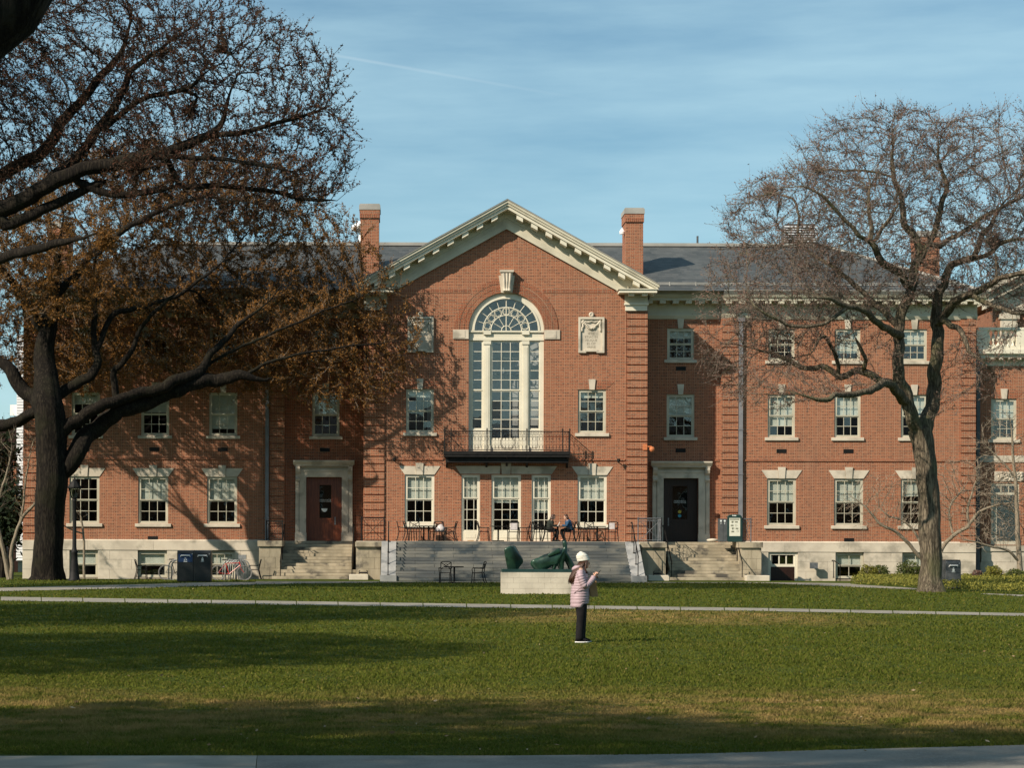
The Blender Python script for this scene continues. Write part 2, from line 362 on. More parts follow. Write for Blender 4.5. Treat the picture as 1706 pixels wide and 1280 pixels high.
def grass_mat(name, dark, mid, light, straw, blade=False):
    m, nt, b = newmat(name)
    p = pos(nt)
    f = mrange(nt, noise(nt, p, 0.5, 8, 0.7), 0.3, 0.7)
    c = mixrgb(nt, f, mid, light)
    f2 = mrange(nt, noise(nt, p, 22, 5, 0.75), 0.35, 0.65)
    c = mixrgb(nt, f2, dark, c)
    w_ = wear_mask(nt, p)
    c = mixrgb(nt, w_, c, straw)
    if blade:
        g = N(nt, 'ShaderNodeNewGeometry')
        c = mixrgb(nt, mrange(nt, g.outputs['Random Per Island'], 0.75, 1.0, 0, 0.38), c, straw)
    nt.links.new(c, b.inputs['Base Color']); b.inputs['Roughness'].default_value = 0.9
    b.inputs['Specular IOR Level'].default_value = 0.1
    if not blade:
        bump(nt, b, math_(nt, 'ADD', noise(nt, p, 30, 6, 0.8), math_(nt, 'MULTIPLY', noise(nt, p, 3, 3), 0.8)), 1.0, 0.06)
    else:
        t = N(nt, 'ShaderNodeBsdfTranslucent'); nt.links.new(c, t.inputs[0])
        mx = N(nt, 'ShaderNodeMixShader'); mx.inputs[0].default_value = 0.35
        o = nt.nodes['Material Output']
        nt.links.new(b.outputs[0], mx.inputs[1]); nt.links.new(t.outputs[0], mx.inputs[2]); nt.links.new(mx.outputs[0], o.inputs[0])
    return m
M['lawn'] = grass_mat('lawn_ground', (0.045, 0.066, 0.008), (0.070, 0.098, 0.012), (0.105, 0.128, 0.018), (0.24, 0.17, 0.055))
M['blade'] = grass_mat('grass_blades', (0.062, 0.080, 0.010), (0.102, 0.122, 0.016), (0.148, 0.158, 0.026), (0.29, 0.20, 0.075), True)

# ---------------------------------------------------------------- mesh helpers
class MB:
    def __init__(s): s.v = []; s.f = []; s.m = []; s.mats = []; s.cur = 0
    def mat(s, m):
        if m not in s.mats: s.mats.append(m)
        s.cur = s.mats.index(m); return s
    def add(s, vs, fs):
        o = len(s.v); s.v += [tuple(v) for v in vs]
        for f in fs: s.f.append(tuple(i+o for i in f)); s.m.append(s.cur)
        return s
    def box(s, x0, x1, y0, y1, z0, z1):
        if x0 > x1: x0, x1 = x1, x0
        if y0 > y1: y0, y1 = y1, y0
        if z0 > z1: z0, z1 = z1, z0
        return s.add([(x0,y0,z0),(x1,y0,z0),(x1,y1,z0),(x0,y1,z0),(x0,y0,z1),(x1,y0,z1),(x1,y1,z1),(x0,y1,z1)],
            [(0,3,2,1),(4,5,6,7),(0,1,5,4),(1,2,6,5),(2,3,7,6),(3,0,4,7)])
    def prism(s, poly, y0, y1):       # poly in XZ, counter-clockwise seen from -Y
        n = len(poly)
        vs = [(x, y0, z) for x, z in poly] + [(x, y1, z) for x, z in poly]
        fs = [tuple(range(n)), tuple(range(2*n-1, n-1, -1))] + [(i, i+n, (i+1) % n + n, (i+1) % n) for i in range(n)]
        return s.add(vs, fs)
    def prism_x(s, poly, x0, x1):     # poly in YZ
        n = len(poly)
        vs = [(x0, y, z) for y, z in poly] + [(x1, y, z) for y, z in poly]
        fs = [tuple(range(n)), tuple(range(2*n-1, n-1, -1))] + [(i, i+n, (i+1) % n + n, (i+1) % n) for i in range(n)]
        return s.add(vs, fs)
    def tube(s, pts, r, n=6, caps=True, ry=None):
        pts = [Vector(p) for p in pts]; k = len(pts)
        rs = r if isinstance(r, (list, tuple)) else [r]*k
        o = len(s.v); prev = None
        for i, p in enumerate(pts):
            d = (pts[min(i+1, k-1)] - pts[max(i-1, 0)])
            if d.length < 1e-9: d = Vector((0, 0, 1))
            d.normalize()
            if prev is None:
                u = d.cross(Vector((0, 0, 1)) if abs(d.z) < 0.9 else Vector((0, 1, 0)))
            else: u = prev - d * prev.dot(d)
            u.normalize(); prev = u; w = d.cross(u)
            for j in range(n):
                a = 2*math.pi*j/n
                q = p + (u*math.cos(a) + w*math.sin(a)) * rs[i]
                s.v.append((q.x, q.y, q.z))
        for i in range(k-1):
            for j in range(n):
                a = o+i*n+j; b = o+i*n+(j+1) % n
                s.f.append((a, b, b+n, a+n)); s.m.append(s.cur)
        if caps:
            s.f.append(tuple(o+j for j in range(n-1, -1, -1))); s.m.append(s.cur)
            s.f.append(tuple(o+(k-1)*n+j for j in range(n))); s.m.append(s.cur)
        return s
    def lathe(s, prof, c, n=16, ax='Z', sx=1, sy=1):
        o = len(s.v); k = len(prof)
        for r, h in prof:
            for j in range(n):
                a = 2*math.pi*j/n; x, y = r*math.cos(a)*sx, r*math.sin(a)*sy
                if ax == 'Z': q = (c[0]+x, c[1]+y, c[2]+h)
                elif ax == 'Y': q = (c[0]+x, c[1]+h, c[2]+y)
                else: q = (c[0]+h, c[1]+x, c[2]+y)
                s.v.append(q)
        for i in range(k-1):
            for j in range(n):
                a = o+i*n+j; b = o+i*n+(j+1) % n
                s.f.append((a, b, b+n, a+n)); s.m.append(s.cur)
        s.f.append(tuple(o+j for j in range(n-1, -1, -1))); s.m.append(s.cur)
        s.f.append(tuple(o+(k-1)*n+j for j in range(n))); s.m.append(s.cur)
        return s
    def ring(s, c, r, t, n=20, ax='Y', m=5, sz=1.0):   # torus ring
        pts = []
        for i in range(n+1):
            a = 2*math.pi*i/n
            if ax == 'Y': pts.append((c[0]+r*math.cos(a), c[1], c[2]+r*math.sin(a)*sz))
            elif ax == 'X': pts.append((c[0], c[1]+r*math.cos(a), c[2]+r*math.sin(a)))
            else: pts.append((c[0]+r*math.cos(a), c[1]+r*math.sin(a), c[2]))
        return s.tube(pts, t, m, False)
    def sections(s, secs, n=16):      # [(center, rx, ry)] rings level in Z, joined
        o = len(s.v)
        for (cx, cy, cz), rx, ry in secs:
            for j in range(n):
                a = 2*math.pi*j/n
                s.v.append((cx+rx*math.cos(a), cy+ry*math.sin(a), cz))
        k = len(secs)
        for i in range(k-1):
            for j in range(n):
                a = o+i*n+j; b = o+i*n+(j+1) % n
                s.f.append((a, b, b+n, a+n)); s.m.append(s.cur)
        s.f.append(tuple(o+j for j in range(n-1, -1, -1))); s.m.append(s.cur)
        s.f.append(tuple(o+(k-1)*n+j for j in range(n))); s.m.append(s.cur)
        return s
    def mesh(s, name, mats=None, smooth=False):
        me = bpy.data.meshes.new(name)
        me.from_pydata(s.v, [], s.f)
        for m in (mats if mats else s.mats): me.materials.append(m)
        if not mats and len(s.mats) > 1: me.polygons.foreach_set('material_index', s.m)
        if smooth: me.polygons.foreach_set('use_smooth', [True]*len(s.f))
        me.update()
        return me
    def build(s, name, mat=None, parent=None, smooth=False, kind=None):
        me = s.mesh(name, [mat] if mat else None, smooth)
        return link(name, me, parent, kind=kind)

def link(name, me, parent=None, loc=None, kind=None, rot=None):
    o = bpy.data.objects.new(name, me); col.objects.link(o)
    if parent is not None: o.parent = parent
    if loc is not None: o.location = loc
    if rot is not None: o.rotation_euler = rot
    if kind: o['kind'] = kind
    return o
def tag(o, label, cat, group=None):
    o['label'] = label; o['category'] = cat
    if group: o['group'] = group
    return o
def thing(name, label, cat, loc=(0, 0, 0), rz=0, group=None):
    o = bpy.data.objects.new(name, None); col.objects.link(o)
    o.location = loc; o.rotation_euler = (0, 0, rz); o.empty_display_size = 0.2
    return tag(o, label, cat, group)
def copy_tree(o, label=None, loc=None, rz=None, group=None):
    kids = {}
    for x in bpy.data.objects:
        if x.parent: kids.setdefault(x.parent, []).append(x)
    def rec(a, par):
        c = a.copy(); col.objects.link(c)
        if par is not None: c.parent = par
        for k in kids.get(a, []): rec(k, c)
        return c
    c = rec(o, None)
    if label: c['label'] = label
    if group: c['group'] = group
    if loc is not None: c.location = loc
    if rz is not None: c.rotation_euler = (0, 0, rz)
    return c
def bevel(o, w=0.01, seg=1):
    m = o.modifiers.new('bevel', 'BEVEL'); m.width = w; m.segments = seg; m.limit_method = 'ANGLE'
    return o
def setup_np(name, V, Fq, nside, mat, parent, smooth=True, kind='stuff'):
    me = bpy.data.meshes.new(name)
    if not np.isfinite(V).all(): print('NAN in', name, parent.name if parent else '', int((~np.isfinite(V)).sum())); V = np.nan_to_num(V)
    nv = len(V); nf = len(Fq)
    me.vertices.add(nv); me.vertices.foreach_set('co', V.astype(np.float32).ravel())
    me.loops.add(nf*nside); me.loops.foreach_set('vertex_index', Fq.astype(np.int32).ravel())
    me.polygons.add(nf); me.polygons.foreach_set('loop_start', np.arange(0, nf*nside, nside, dtype=np.int32))
    me.polygons.foreach_set('loop_total', np.full(nf, nside, dtype=np.int32))
    if smooth: me.polygons.foreach_set('use_smooth', np.ones(nf, dtype=bool))
    me.materials.append(mat); me.update(calc_edges=True)
    return link(name, me, parent, kind=kind)
def text_mesh(txt, size, mat, name, parent, loc, depth=0.004, align='CENTER', space=1.0):
    cu = bpy.data.curves.new(name, 'FONT'); cu.body = txt; cu.size = size; cu.align_x = align; cu.align_y = 'CENTER'
    cu.extrude = depth; cu.space_character = space; cu.resolution_u = 2
    tmp = bpy.data.objects.new('text_tmp', cu); col.objects.link(tmp)
    dg = bpy.context.evaluated_depsgraph_get()
    me = bpy.data.meshes.new_from_object(tmp.evaluated_get(dg))
    bpy.data.objects.remove(tmp); bpy.data.curves.remove(cu)
    me.name = name; me.materials.clear(); me.materials.append(mat)
    return link(name, me, parent, loc, rot=(R(90), 0, 0))

# ================================================================ GROUND
YG, YR, YW = 106.5, 109.3, 108.9      # planes of gable front, recesses, wings
ZT = 1.84                             # terrace level
def gz(y): 
    t = min(1, max(0, (y-104.2)/4.0)); return -0.1*t
ys = [-150, -20, 5, 16, 104.2, 105.2, 106.2, 107.2, 108.2, 130, 400, 2500]
mb = MB()
vs = []
for y in ys:
    for x in (-1500, -60, -20, 0, 20, 60, 1500): vs.append((x, y, gz(y)))
fs = [(r*7+c, r*7+c+1, (r+1)*7+c+1, (r+1)*7+c) for r in range(len(ys)-1) for c in range(6)]
mb.add(vs, fs); mb.build('lawn', M['lawn'], kind='structure')

CLEAR = []
def sheet(name, pts, mat, z=0.004, thick=0.0):
    if z == 0.008: CLEAR.append([(p.x, p.y) for p in pts])
    m = MB()
    vs = [(p.x, p.y, gz(p.y)+z) for p in pts]
    tris = tessellate_polygon([[Vector((v[0], v[1], 0)) for v in vs]])
    fs = []
    for t in tris:
        a, b, c = [Vector(vs[i]) for i in t]
        fs.append(t if (b-a).cross(c-a).z > 0 else (t[0], t[2], t[1]))
    m.add(vs, fs)
    return m.build(name, mat, kind='structure')
# near path: concrete with tooled joints, swinging away on the right
p = [G(-500, 1262), G(0, 1262), G(425, 1262)]
q = [Vector((x.x*0.80, 14.0, 0)) for x in p]
sheet('path', [Vector((-14, 14, 0)), Vector((G(428,1262).x*0.78, 14, 0)), G(428, 1262), G(0, 1262.5), Vector((-14, 18.9, 0))], M['concrete'], 0.012)
sheet('path', [Vector((G(428,1262).x*0.78+0.012, 14, 0)), Vector((16, 14, 0)), Vector((16, 21.6, 0)), G(1706, 1244), G(1400, 1252), G(1150, 1259), G(850, 1262), G(429, 1262)], M['asphalt'], 0.012)
# middle path
def mpath(pxs):
    up = [G(x, y0) for x, y0, y1 in pxs]; lo = [G(x, y1) for x, y0, y1 in pxs]
    return up, lo
rows = [(-900, 982, 988.5), (0, 995.3, 1001.8), (425, 1001.8, 1008), (850, 1008.2, 1014), (1280, 1014.5, 1019.5), (1706, 1023, 1027.5), (2600, 1035, 1040)]
up, lo = mpath(rows)
n_ = 0
for i in range(len(up)-1):      # slabs cast end to end
    seg = 6
    for k in range(seg):
        a, b = k/seg, (k+1)/seg
        g = 0.004
        P = [lo[i].lerp(lo[i+1], a+g), lo[i].lerp(lo[i+1], b), up[i].lerp(up[i+1], b), up[i].lerp(up[i+1], a+g)]
        o = sheet('path_slab', P, M['concrete'], 0.01)
# path along the building
sheet('path', [G(-700, 1000), G(-400, 990), G(0, 986), G(252, 980), G(454, 974), G(655, 971), G(1000, 971.5), G(1278, 972.5), G(1422, 979), G(1535, 983.5),
               G(1527, 981), G(1425, 974.5), Vector((Xp(1405, 105), 105.3, 0)), Vector((Xp(430, 104.6), 105.3, 0)), G(425, 970.5), G(330, 971.5), G(252, 974), G(0, 980), G(-400, 984), G(-700, 990)], M['concrete'], 0.008)
sheet('path', [G(1633, 990.5), G(1706, 994.8), G(2300, 1012), G(2300, 1008), G(1706, 992), G(1640, 989.5)], M['concrete'], 0.008)

# ================================================================ MAIN BUILDING
B = thing('brick_building', 'long red brick building with a pedimented gable and one tall arched window', 'building', (0, 0, 0))

def poly_wall(outer, holes, Y, depth=0.14, back=True):
    """wall in XZ at plane Y with reveals"""
    m = MB()
    loops = [outer] + holes
    vs = [(x, Y, z) for lp in loops for x, z in lp]
    tris = tessellate_polygon([[Vector((x, z, 0)) for x, z in lp] for lp in loops])
    fs = []
    for t in tris:
        a, b, c = [Vector(vs[i]) for i in t]
        nrm = (b-a).cross(c-a)
        if nrm.length < 1e-7: continue
        fs.append(t if nrm.y < 0 else (t[0], t[2], t[1]))
    m.add(vs, fs)
    for lp in holes:
        n = len(lp); vv = [(x, Y, z) for x, z in lp] + [(x, Y+depth, z) for x, z in lp]
        area = sum(lp[i][0]*lp[(i+1) % n][1] - lp[(i+1) % n][0]*lp[i][1] for i in range(n))
        ff = []
        for i in range(n):
            j = (i+1) % n
            ff.append((i, j, j+n, i+n) if area > 0 else (j, i, i+n, j+n))
        m.add(vv, ff)
    return m
def rect(x0, x1, z0, z1): return [(x0, z0), (x1, z0), (x1, z1), (x0, z1)]
def rpx(a, b, top, bot, Y): return rect(Xp(a, Y), Xp(b, Y), Zp(bot, Y), Zp(top, Y))

# window kit, one mesh set per size
WC = {}
def window(a, b, top, bot, Y, rows=(2, 2), cols=3, blind=0.5, trim='trim', head=None, sillp=5, name='window', panel=0, colw=None, parent=None, dark=False):
    x0, x1, z0, z1 = Xp(a, Y), Xp(b, Y), Zp(bot, Y), Zp(top, Y)
    w, h = round(x1-x0, 2), round(z1-z0, 2)
    key = (w, h, rows, cols, blind, trim, head, sillp, panel, colw, dark)
    if key not in WC:
        kit = []
        T = M[trim]
        f = MB(); cw = 0.085
        y0, y1 = 0.055, 0.15
        f.box(0, cw, y0, y1, 0, h); f.box(w-cw, w, y0, y1, 0, h); f.box(cw, w-cw, y0, y1, h-cw, h)
        pb = panel
        f.box(cw, w-cw, y0+0.01, y1, 0, cw*0.8+pb)
        if pb:
            f.box(cw+0.12, w-cw-0.12, y0-0.004, y0+0.01, 0.15, pb-0.08)
        kit.append(('frame', f.mesh('frame', [T]), 0))
        ix0, ix1, iz0, iz1 = cw, w-cw, cw*0.8+pb, h-cw
        tot = sum(rows)
        zm = iz0 + (iz1-iz0)*rows[-1]/tot if len(rows) == 2 else None
        bar = 0.028; st = 0.05
        spans = [(iz0, zm, rows[1], 0.09), (zm, iz1, rows[0], 0.055)] if zm else [(iz0, iz1, rows[0], 0.07)]
        cws = colw or tuple([1.0/cols]*cols)
        for (za, zb, nr, yy) in spans:
            s = MB()
            s.box(ix0, ix0+st, yy, yy+0.04, za, zb); s.box(ix1-st, ix1, yy, yy+0.04, za, zb)
            s.box(ix0+st, ix1-st, yy, yy+0.04, za, za+st); s.box(ix0+st, ix1-st, yy, yy+0.04, zb-st, zb)
            gx0, gx1, g0, g1 = ix0+st, ix1-st, za+st, zb-st
            xs = [gx0]
            for c_ in cws: xs.append(xs[-1] + (gx1-gx0)*c_)
            zs = [g0 + (g1-g0)*i/nr for i in range(nr+1)]
            for x in xs[1:-1]: s.box(x-bar/2, x+bar/2, yy+0.006, yy+0.034, g0, g1)
            for z in zs[1:-1]: s.box(gx0, gx1, yy+0.008, yy+0.032, z-bar/2, z+bar/2)
            kit.append(('sash', s.mesh('sash', [T]), 0))
            for i in range(len(xs)-1):
                for j in range(nr):
                    pw, ph = xs[i+1]-xs[i], zs[j+1]-zs[j]
                    k2 = ('pane', round(pw, 3), round(ph, 3))
                    if k2 not in WC: WC[k2] = MB().box(-pw/2, pw/2, 0, 0.004, -ph/2, ph/2).mesh('pane', [M['glass']])
                    kit.append(('pane', WC[k2], ((xs[i]+xs[i+1])/2, yy+0.018, (zs[j]+zs[j+1])/2)))
        if blind:
            bl = MB(); bl.box(ix0, ix1, 0.20, 0.212, iz1-(iz1-iz0)*blind, iz1)
            bl.box(ix0, ix1, 0.192, 0.2, iz1-(iz1-iz0)*blind, iz1-(iz1-iz0)*blind+0.03)
            kit.append(('blind', bl.mesh('blind', [M['blind']]), 0))
        if sillp:
            e = sillp*0.03
            s = MB(); s.prism_x([(-0.09, -0.16), (0.12, -0.16), (0.12, -0.002), (-0.06, -0.01), (-0.09, -0.03)], -e, w+e)
            kit.append(('sill', s.mesh('sill', [M['stone'] if trim == 'trim' else M['cream']]), 0))
        if head == 'stone':
            ex, hh, kw = 0.29, 0.41, 0.19
            l = MB(); l.prism([(-0.01, 0.0), (w/2-kw*0.8-0.006, 0.0), (w/2-kw-0.006, hh), (-ex, hh)], -0.03, 0.05); kit.append(('lintel', l.mesh('lintel', [M['stone']]), (0, 0, h)))
            l = MB(); l.prism([(w/2+kw*0.8+0.006, 0.0), (w+0.01, 0.0), (w+ex, hh), (w/2+kw+0.006, hh)], -0.03, 0.05); kit.append(('lintel', l.mesh('lintel', [M['stone']]), (0, 0, h)))
            l = MB(); l.prism([(w/2-kw*0.8, -0.01), (w/2+kw*0.8, -0.01), (w/2+kw, hh+0.15), (w/2-kw, hh+0.15)], -0.08, 0.05); kit.append(('keystone', l.mesh('keystone', [M['stone']]), (0, 0, h)))
        if head == 'brick':
            hh = 0.38; ex = 0.42; nb = 11
            l = MB(); l.prism([(w/2-0.12, -0.01), (w/2+0.12, -0.01), (w/2+0.17, hh+0.12), (w/2-0.17, hh+0.12)], -0.07, 0.05); kit.append(('keystone', l.mesh('keystone', [M['stone']]), (0, 0, h)))
            l = MB(); l.mat(M['brick_red'])
            for sgn in (0, 1):
                for i in range(nb):
                    b0, b1 = (w/2-0.12)*i/nb, (w/2-0.12)*(i+1)/nb
                    t0, t1 = -ex+(w/2-0.17+ex)*i/nb, -ex+(w/2-0.17+ex)*(i+1)/nb
                    g = 0.006
                    P = [(b0+g, 0.0), (b1-g, 0.0), (t1-g, hh), (t0+g, hh)]
                    if sgn: P = [(w-x, z) for x, z in reversed(P)]
                    l.prism(P, -0.012, 0.03)
            l.mat(M['mortar']); l.prism([(0, 0.0), (w/2-0.12, 0.0), (w/2-0.17, hh), (-ex+0.02, hh)], -0.004, 0.02); l.prism([(w/2+0.12, 0.0), (w, 0.0), (w+ex-0.02, hh), (w/2+0.17, hh)], -0.004, 0.02)
            kit.append(('jack_arch', l.mesh('jack_arch'), (0, 0, h)))
        WC[key] = kit
    root = bpy.data.objects.new(name, None) ; col.objects.link(root)
    root.parent = parent or B; root.location = (x0, Y, z0)
    # the window itself is its frame mesh; everything else hangs below it
    kit = WC[key]
    root.data if False else None
    bpy.data.objects.remove(root)
    root = link(name, kit[0][1], parent or B, (x0, Y, z0))
    for nm, me, loc in kit[1:]:
        o = link(nm, me, root, loc if loc else (0, 0, 0))
        if nm in ('jack_arch',): o['kind'] = 'stuff'
        if nm == 'pane': o.rotation_euler = (random.gauss(0, 0.004), 0, random.gauss(0, 0.004))
    return root, rect(x0, x0+w, z0, z0+h)

# ---- wing walls
L1 = [(115.5, 165.5), (230, 280), (344.8, 394.8)]
R1 = [(1277.8, 1326), (1389.5, 1438), (1500.5, 1549)]
F1 = (795.6, 874); F2 = (655.5, 727); F3 = (546, 599)
L2 = [(119, 166), (234.5, 281), (348, 394.5)]; R2 = [(1278.5, 1324), (1389.5, 1433.5), (1500.5, 1544.5)]
ZPL = Zp(902.5, YW)                      # top of the stone base
ZC = Zp(526.5, YW)                       # underside of the cornice
def wing(xa, xb, w1, w2, blinds1, blinds2, blinds3):
    holes = []
    for i, (a, b) in enumerate(w1):
        holes.append(window(a, b, *F1, YW, head='stone', blind=blinds1[i])[1])
    for i, (a, b) in enumerate(w2):
        holes.append(window(a, b, *F2, YW, head='brick', blind=blinds2[i])[1])
        holes.append(window(a+0.5, b-1, *F3, YW, head='brick', rows=(2, 2) if i != 1 else (1, 2), blind=blinds3[i])[1])
    poly_wall(rect(Xp(xa, YW), Xp(xb, YW), ZPL, ZC), holes, YW).build('wall', M['brick'], B)
wing(38, 474, L1, L2, (0, 0.5, 0.5), (0.25, 0.45, 0.86), (0.4, 0.4, 0.3))
wing(1201, 1625, R1, R2, (0.5, 0.47, 0.36), (0.74, 0.5, 0.42), (0.3, 0.78, 0.5))
for xa, yb in ((38, 126), (474, YR), (1201, YR), (1625, 126)):
    x = Xp(xa, YW); s = MB(); s.add([(x, YW, ZPL), (x, yb, ZPL), (x, yb, ZC), (x, YW, ZC)], [(0, 1, 2, 3)]); s.build('wall', M['brick'], B)
# dark rooms behind the glass
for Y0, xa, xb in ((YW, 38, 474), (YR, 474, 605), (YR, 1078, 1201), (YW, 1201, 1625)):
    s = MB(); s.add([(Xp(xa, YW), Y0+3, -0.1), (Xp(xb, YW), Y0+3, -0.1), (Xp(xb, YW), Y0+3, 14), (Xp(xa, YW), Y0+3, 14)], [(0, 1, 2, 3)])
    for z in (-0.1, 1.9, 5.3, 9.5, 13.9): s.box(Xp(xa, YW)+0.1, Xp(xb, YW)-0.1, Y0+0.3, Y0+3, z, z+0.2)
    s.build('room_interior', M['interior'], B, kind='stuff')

# ---- recess walls with the two entrances
def recess(xa, xb, dx0, dx1, wx0, wx1, blind, side):
    holes = [rpx(dx0, dx1, 795.7, 904, YR)]
    holes.append(window(wx0, wx1, 655.8, 727.3, YR, head='brick', blind=blind, rows=(2, 2))[1])
    holes.append(window(wx0+0.6, wx1-1, 546, 598, YR, head='brick', blind=0.3, rows=(2, 2))[1])
    poly_wall(rect(Xp(xa, YR)-0.3, Xp(xb, YR)+0.3, 0, ZC), holes, YR, 0.5).build('wall', M['brick_red'] if side == 'l' else M['brick'], B)
recess(474, 605, 510, 569.3, 519.5, 564.8, 0.5, 'l')
recess(1078, 1201, 1104.7, 1163, 1110, 1156, 0.5, 'r')

# ---- gable front
cxg = 842.2
GX0, GX1 = Xp(605, YG), Xp(1078, YG)
XC = Xp(cxg, YG)
SL = 0.5555
zap = Zp(376, YG)                        # brick apex
zeave = Zp(484, YG)
def rake(x): return zap - SL*abs(x-XC)
holes = []
GW1 = [(674, 723.5), (962, 1010.5)]; GW2 = [(676, 722), (962.2, 1008.8)]
for i, (a, b) in enumerate(GW1): holes.append(window(a, b, 791, 873.5, YG, head='stone', blind=0.5, trim='cream', sillp=2)[1])
for i, (a, b) in enumerate(GW2): holes.append(window(a, b, 648.3, 721, YG, head='brick', blind=0.16, trim='trim')[1])
# garden doors under one long lintel
for (a, b, cw_, bl) in ((768.5, 799.4, (0.22, 0.53, 0.25), 0.42), (818.5, 867.8, None, 0.48), (885.6, 917.4, (0.28, 0.46, 0.26), 0.66)):
    r_, hl = window(a, b, 791, 901.6, YG, rows=(2, 3), cols=3, colw=cw_, blind=bl, trim='cream', sillp=0, name='garden_door', panel=0.42)
    holes.append(hl)
# arched opening
ax0, ax1, az0, azs = Xp(780, YG), Xp(905.3, YG), Zp(752, YG), Zp(550, YG)
acx, ar = (ax0+ax1)/2, (ax1-ax0)/2
arch = [(ax0, az0), (ax1, az0)] + [(acx+ar*math.cos(math.pi*i/28), azs+ar*math.sin(math.pi*i/28)) for i in range(29)]
holes.append(arch)
outer = [(GX0, ZT), (GX1, ZT), (GX1, zeave), (XC+(zap-zeave)/SL, zeave), (XC, zap), (XC-(zap-zeave)/SL, zeave), (GX0, zeave)]
poly_wall(outer, holes, YG, 0.3).build('wall', M['brick'], B)
for x, sg in ((GX0, 1), (GX1, 1)):
    s = MB(); s.add([(x, YG, 0), (x, YR, 0), (x, YR, zeave), (x, YG, zeave)], [(0, 1, 2, 3)]); s.build('wall', M['brick'], B)
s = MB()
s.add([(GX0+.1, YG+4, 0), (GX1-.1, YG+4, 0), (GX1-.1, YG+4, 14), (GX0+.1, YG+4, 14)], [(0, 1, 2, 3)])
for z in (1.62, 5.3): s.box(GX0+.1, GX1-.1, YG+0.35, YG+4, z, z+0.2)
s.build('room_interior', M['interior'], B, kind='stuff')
s = MB(); s.add([(ax0-2, YG+1.7, 5.6), (ax1+3, YG+1.7, 5.6), (ax1+3, YG+1.7, 14.8), (ax0-2, YG+1.7, 14.8)], [(0, 1, 2, 3)]); s.build('hall_wall', M['hall_interior'], B)  # pale wall set close behind the glass so sun catches it, lightening the panes

# ---- arched window joinery
AW = MB()
C_ = M['cream']
yf = YG+0.16
# archivolt
def arc_band(r0, r1, y0, y1, cx, cz, a0=0, a1=180, n=28, mb=None):
    m = mb or MB()
    vs = []
    for i in range(n+1):
        a = R(a0+(a1-a0)*i/n)
        for r, y in ((r0, y0), (r1, y0), (r1, y1), (r0, y1)):
            vs.append((cx+r*math.cos(a), y, cz+r*math.sin(a)))
    fs = []
    for i in range(n):
        for k in range(4):
            fs.append((i*4+k, i*4+(k+1) % 4, (i+1)*4+(k+1) % 4, (i+1)*4+k))
    fs += [(3, 2, 1, 0), (n*4, n*4+1, n*4+2, n*4+3)]
    m.add(vs, fs); return m
pxm = YG/F
arc_band(54.5*pxm, ar, yf-0.06, yf+0.1, acx, azs, mb=AW)
arc_band(53*pxm, 56*pxm, yf-0.10, yf+0.05, acx, azs, mb=AW)
zt0, zt1 = Zp(567, YG), Zp(550, YG)
AW.box(ax0, ax1, yf-0.02, yf+0.16, zt0, zt1)
AW.box(ax0, ax1, yf-0.10, yf-0.021, Zp(553, YG), zt1-0.01); AW.box(ax0, ax1, yf-0.05, yf-0.021, Zp(566.5, YG), Zp(562.5, YG))
lights = [(785.5, 803.5, 715, 1), (817.8, 866.3, 731.5, 3), (881, 899, 715, 1)]
xs = [780, 785.5, 803.5, 817.8, 866.3, 881, 899, 905.3]
for a, b in ((780, 785.5), (803.5, 817.8), (866.3, 881), (899, 905.3)):
    AW.box(Xp(a, YG), Xp(b, YG), yf, yf+0.16, az0, zt0)
for a, b in ((806, 815.5), (870.3, 879.5)):        # pilasters
    AW.box(Xp(a, YG), Xp(b, YG), yf-0.05, yf, az0, Zp(573, YG))
    AW.box(Xp(a+2, YG), Xp(b-2, YG), yf-0.065, yf-0.05, az0+0.9, Zp(578, YG))
    AW.box(Xp(a-1.5, YG), Xp(b+1.5, YG), yf-0.09, yf, Zp(573, YG), Zp(567.5, YG))
    AW.box(Xp(a-1.5, YG), Xp(b+1.5, YG), yf-0.13, yf, Zp(557, YG), Zp(550.2, YG))
    AW.box(Xp(a-1, YG), Xp(b+1, YG), yf-0.09, yf, az0, az0+0.3)
for a, b, bt, nc in lights:
    AW.box(Xp(a, YG), Xp(b, YG), yf+0.02, yf+0.14, az0, Zp(bt, YG))
    w3 = Xp(b, YG)-Xp(a, YG)
    AW.box(Xp(a, YG)+0.12, Xp(b, YG)-0.12, yf-0.0, yf+0.02, az0+0.2, Zp(max(bt, 722)+4, YG))
aw = AW.build('arched_window', C_, B)
pane_cache = {}
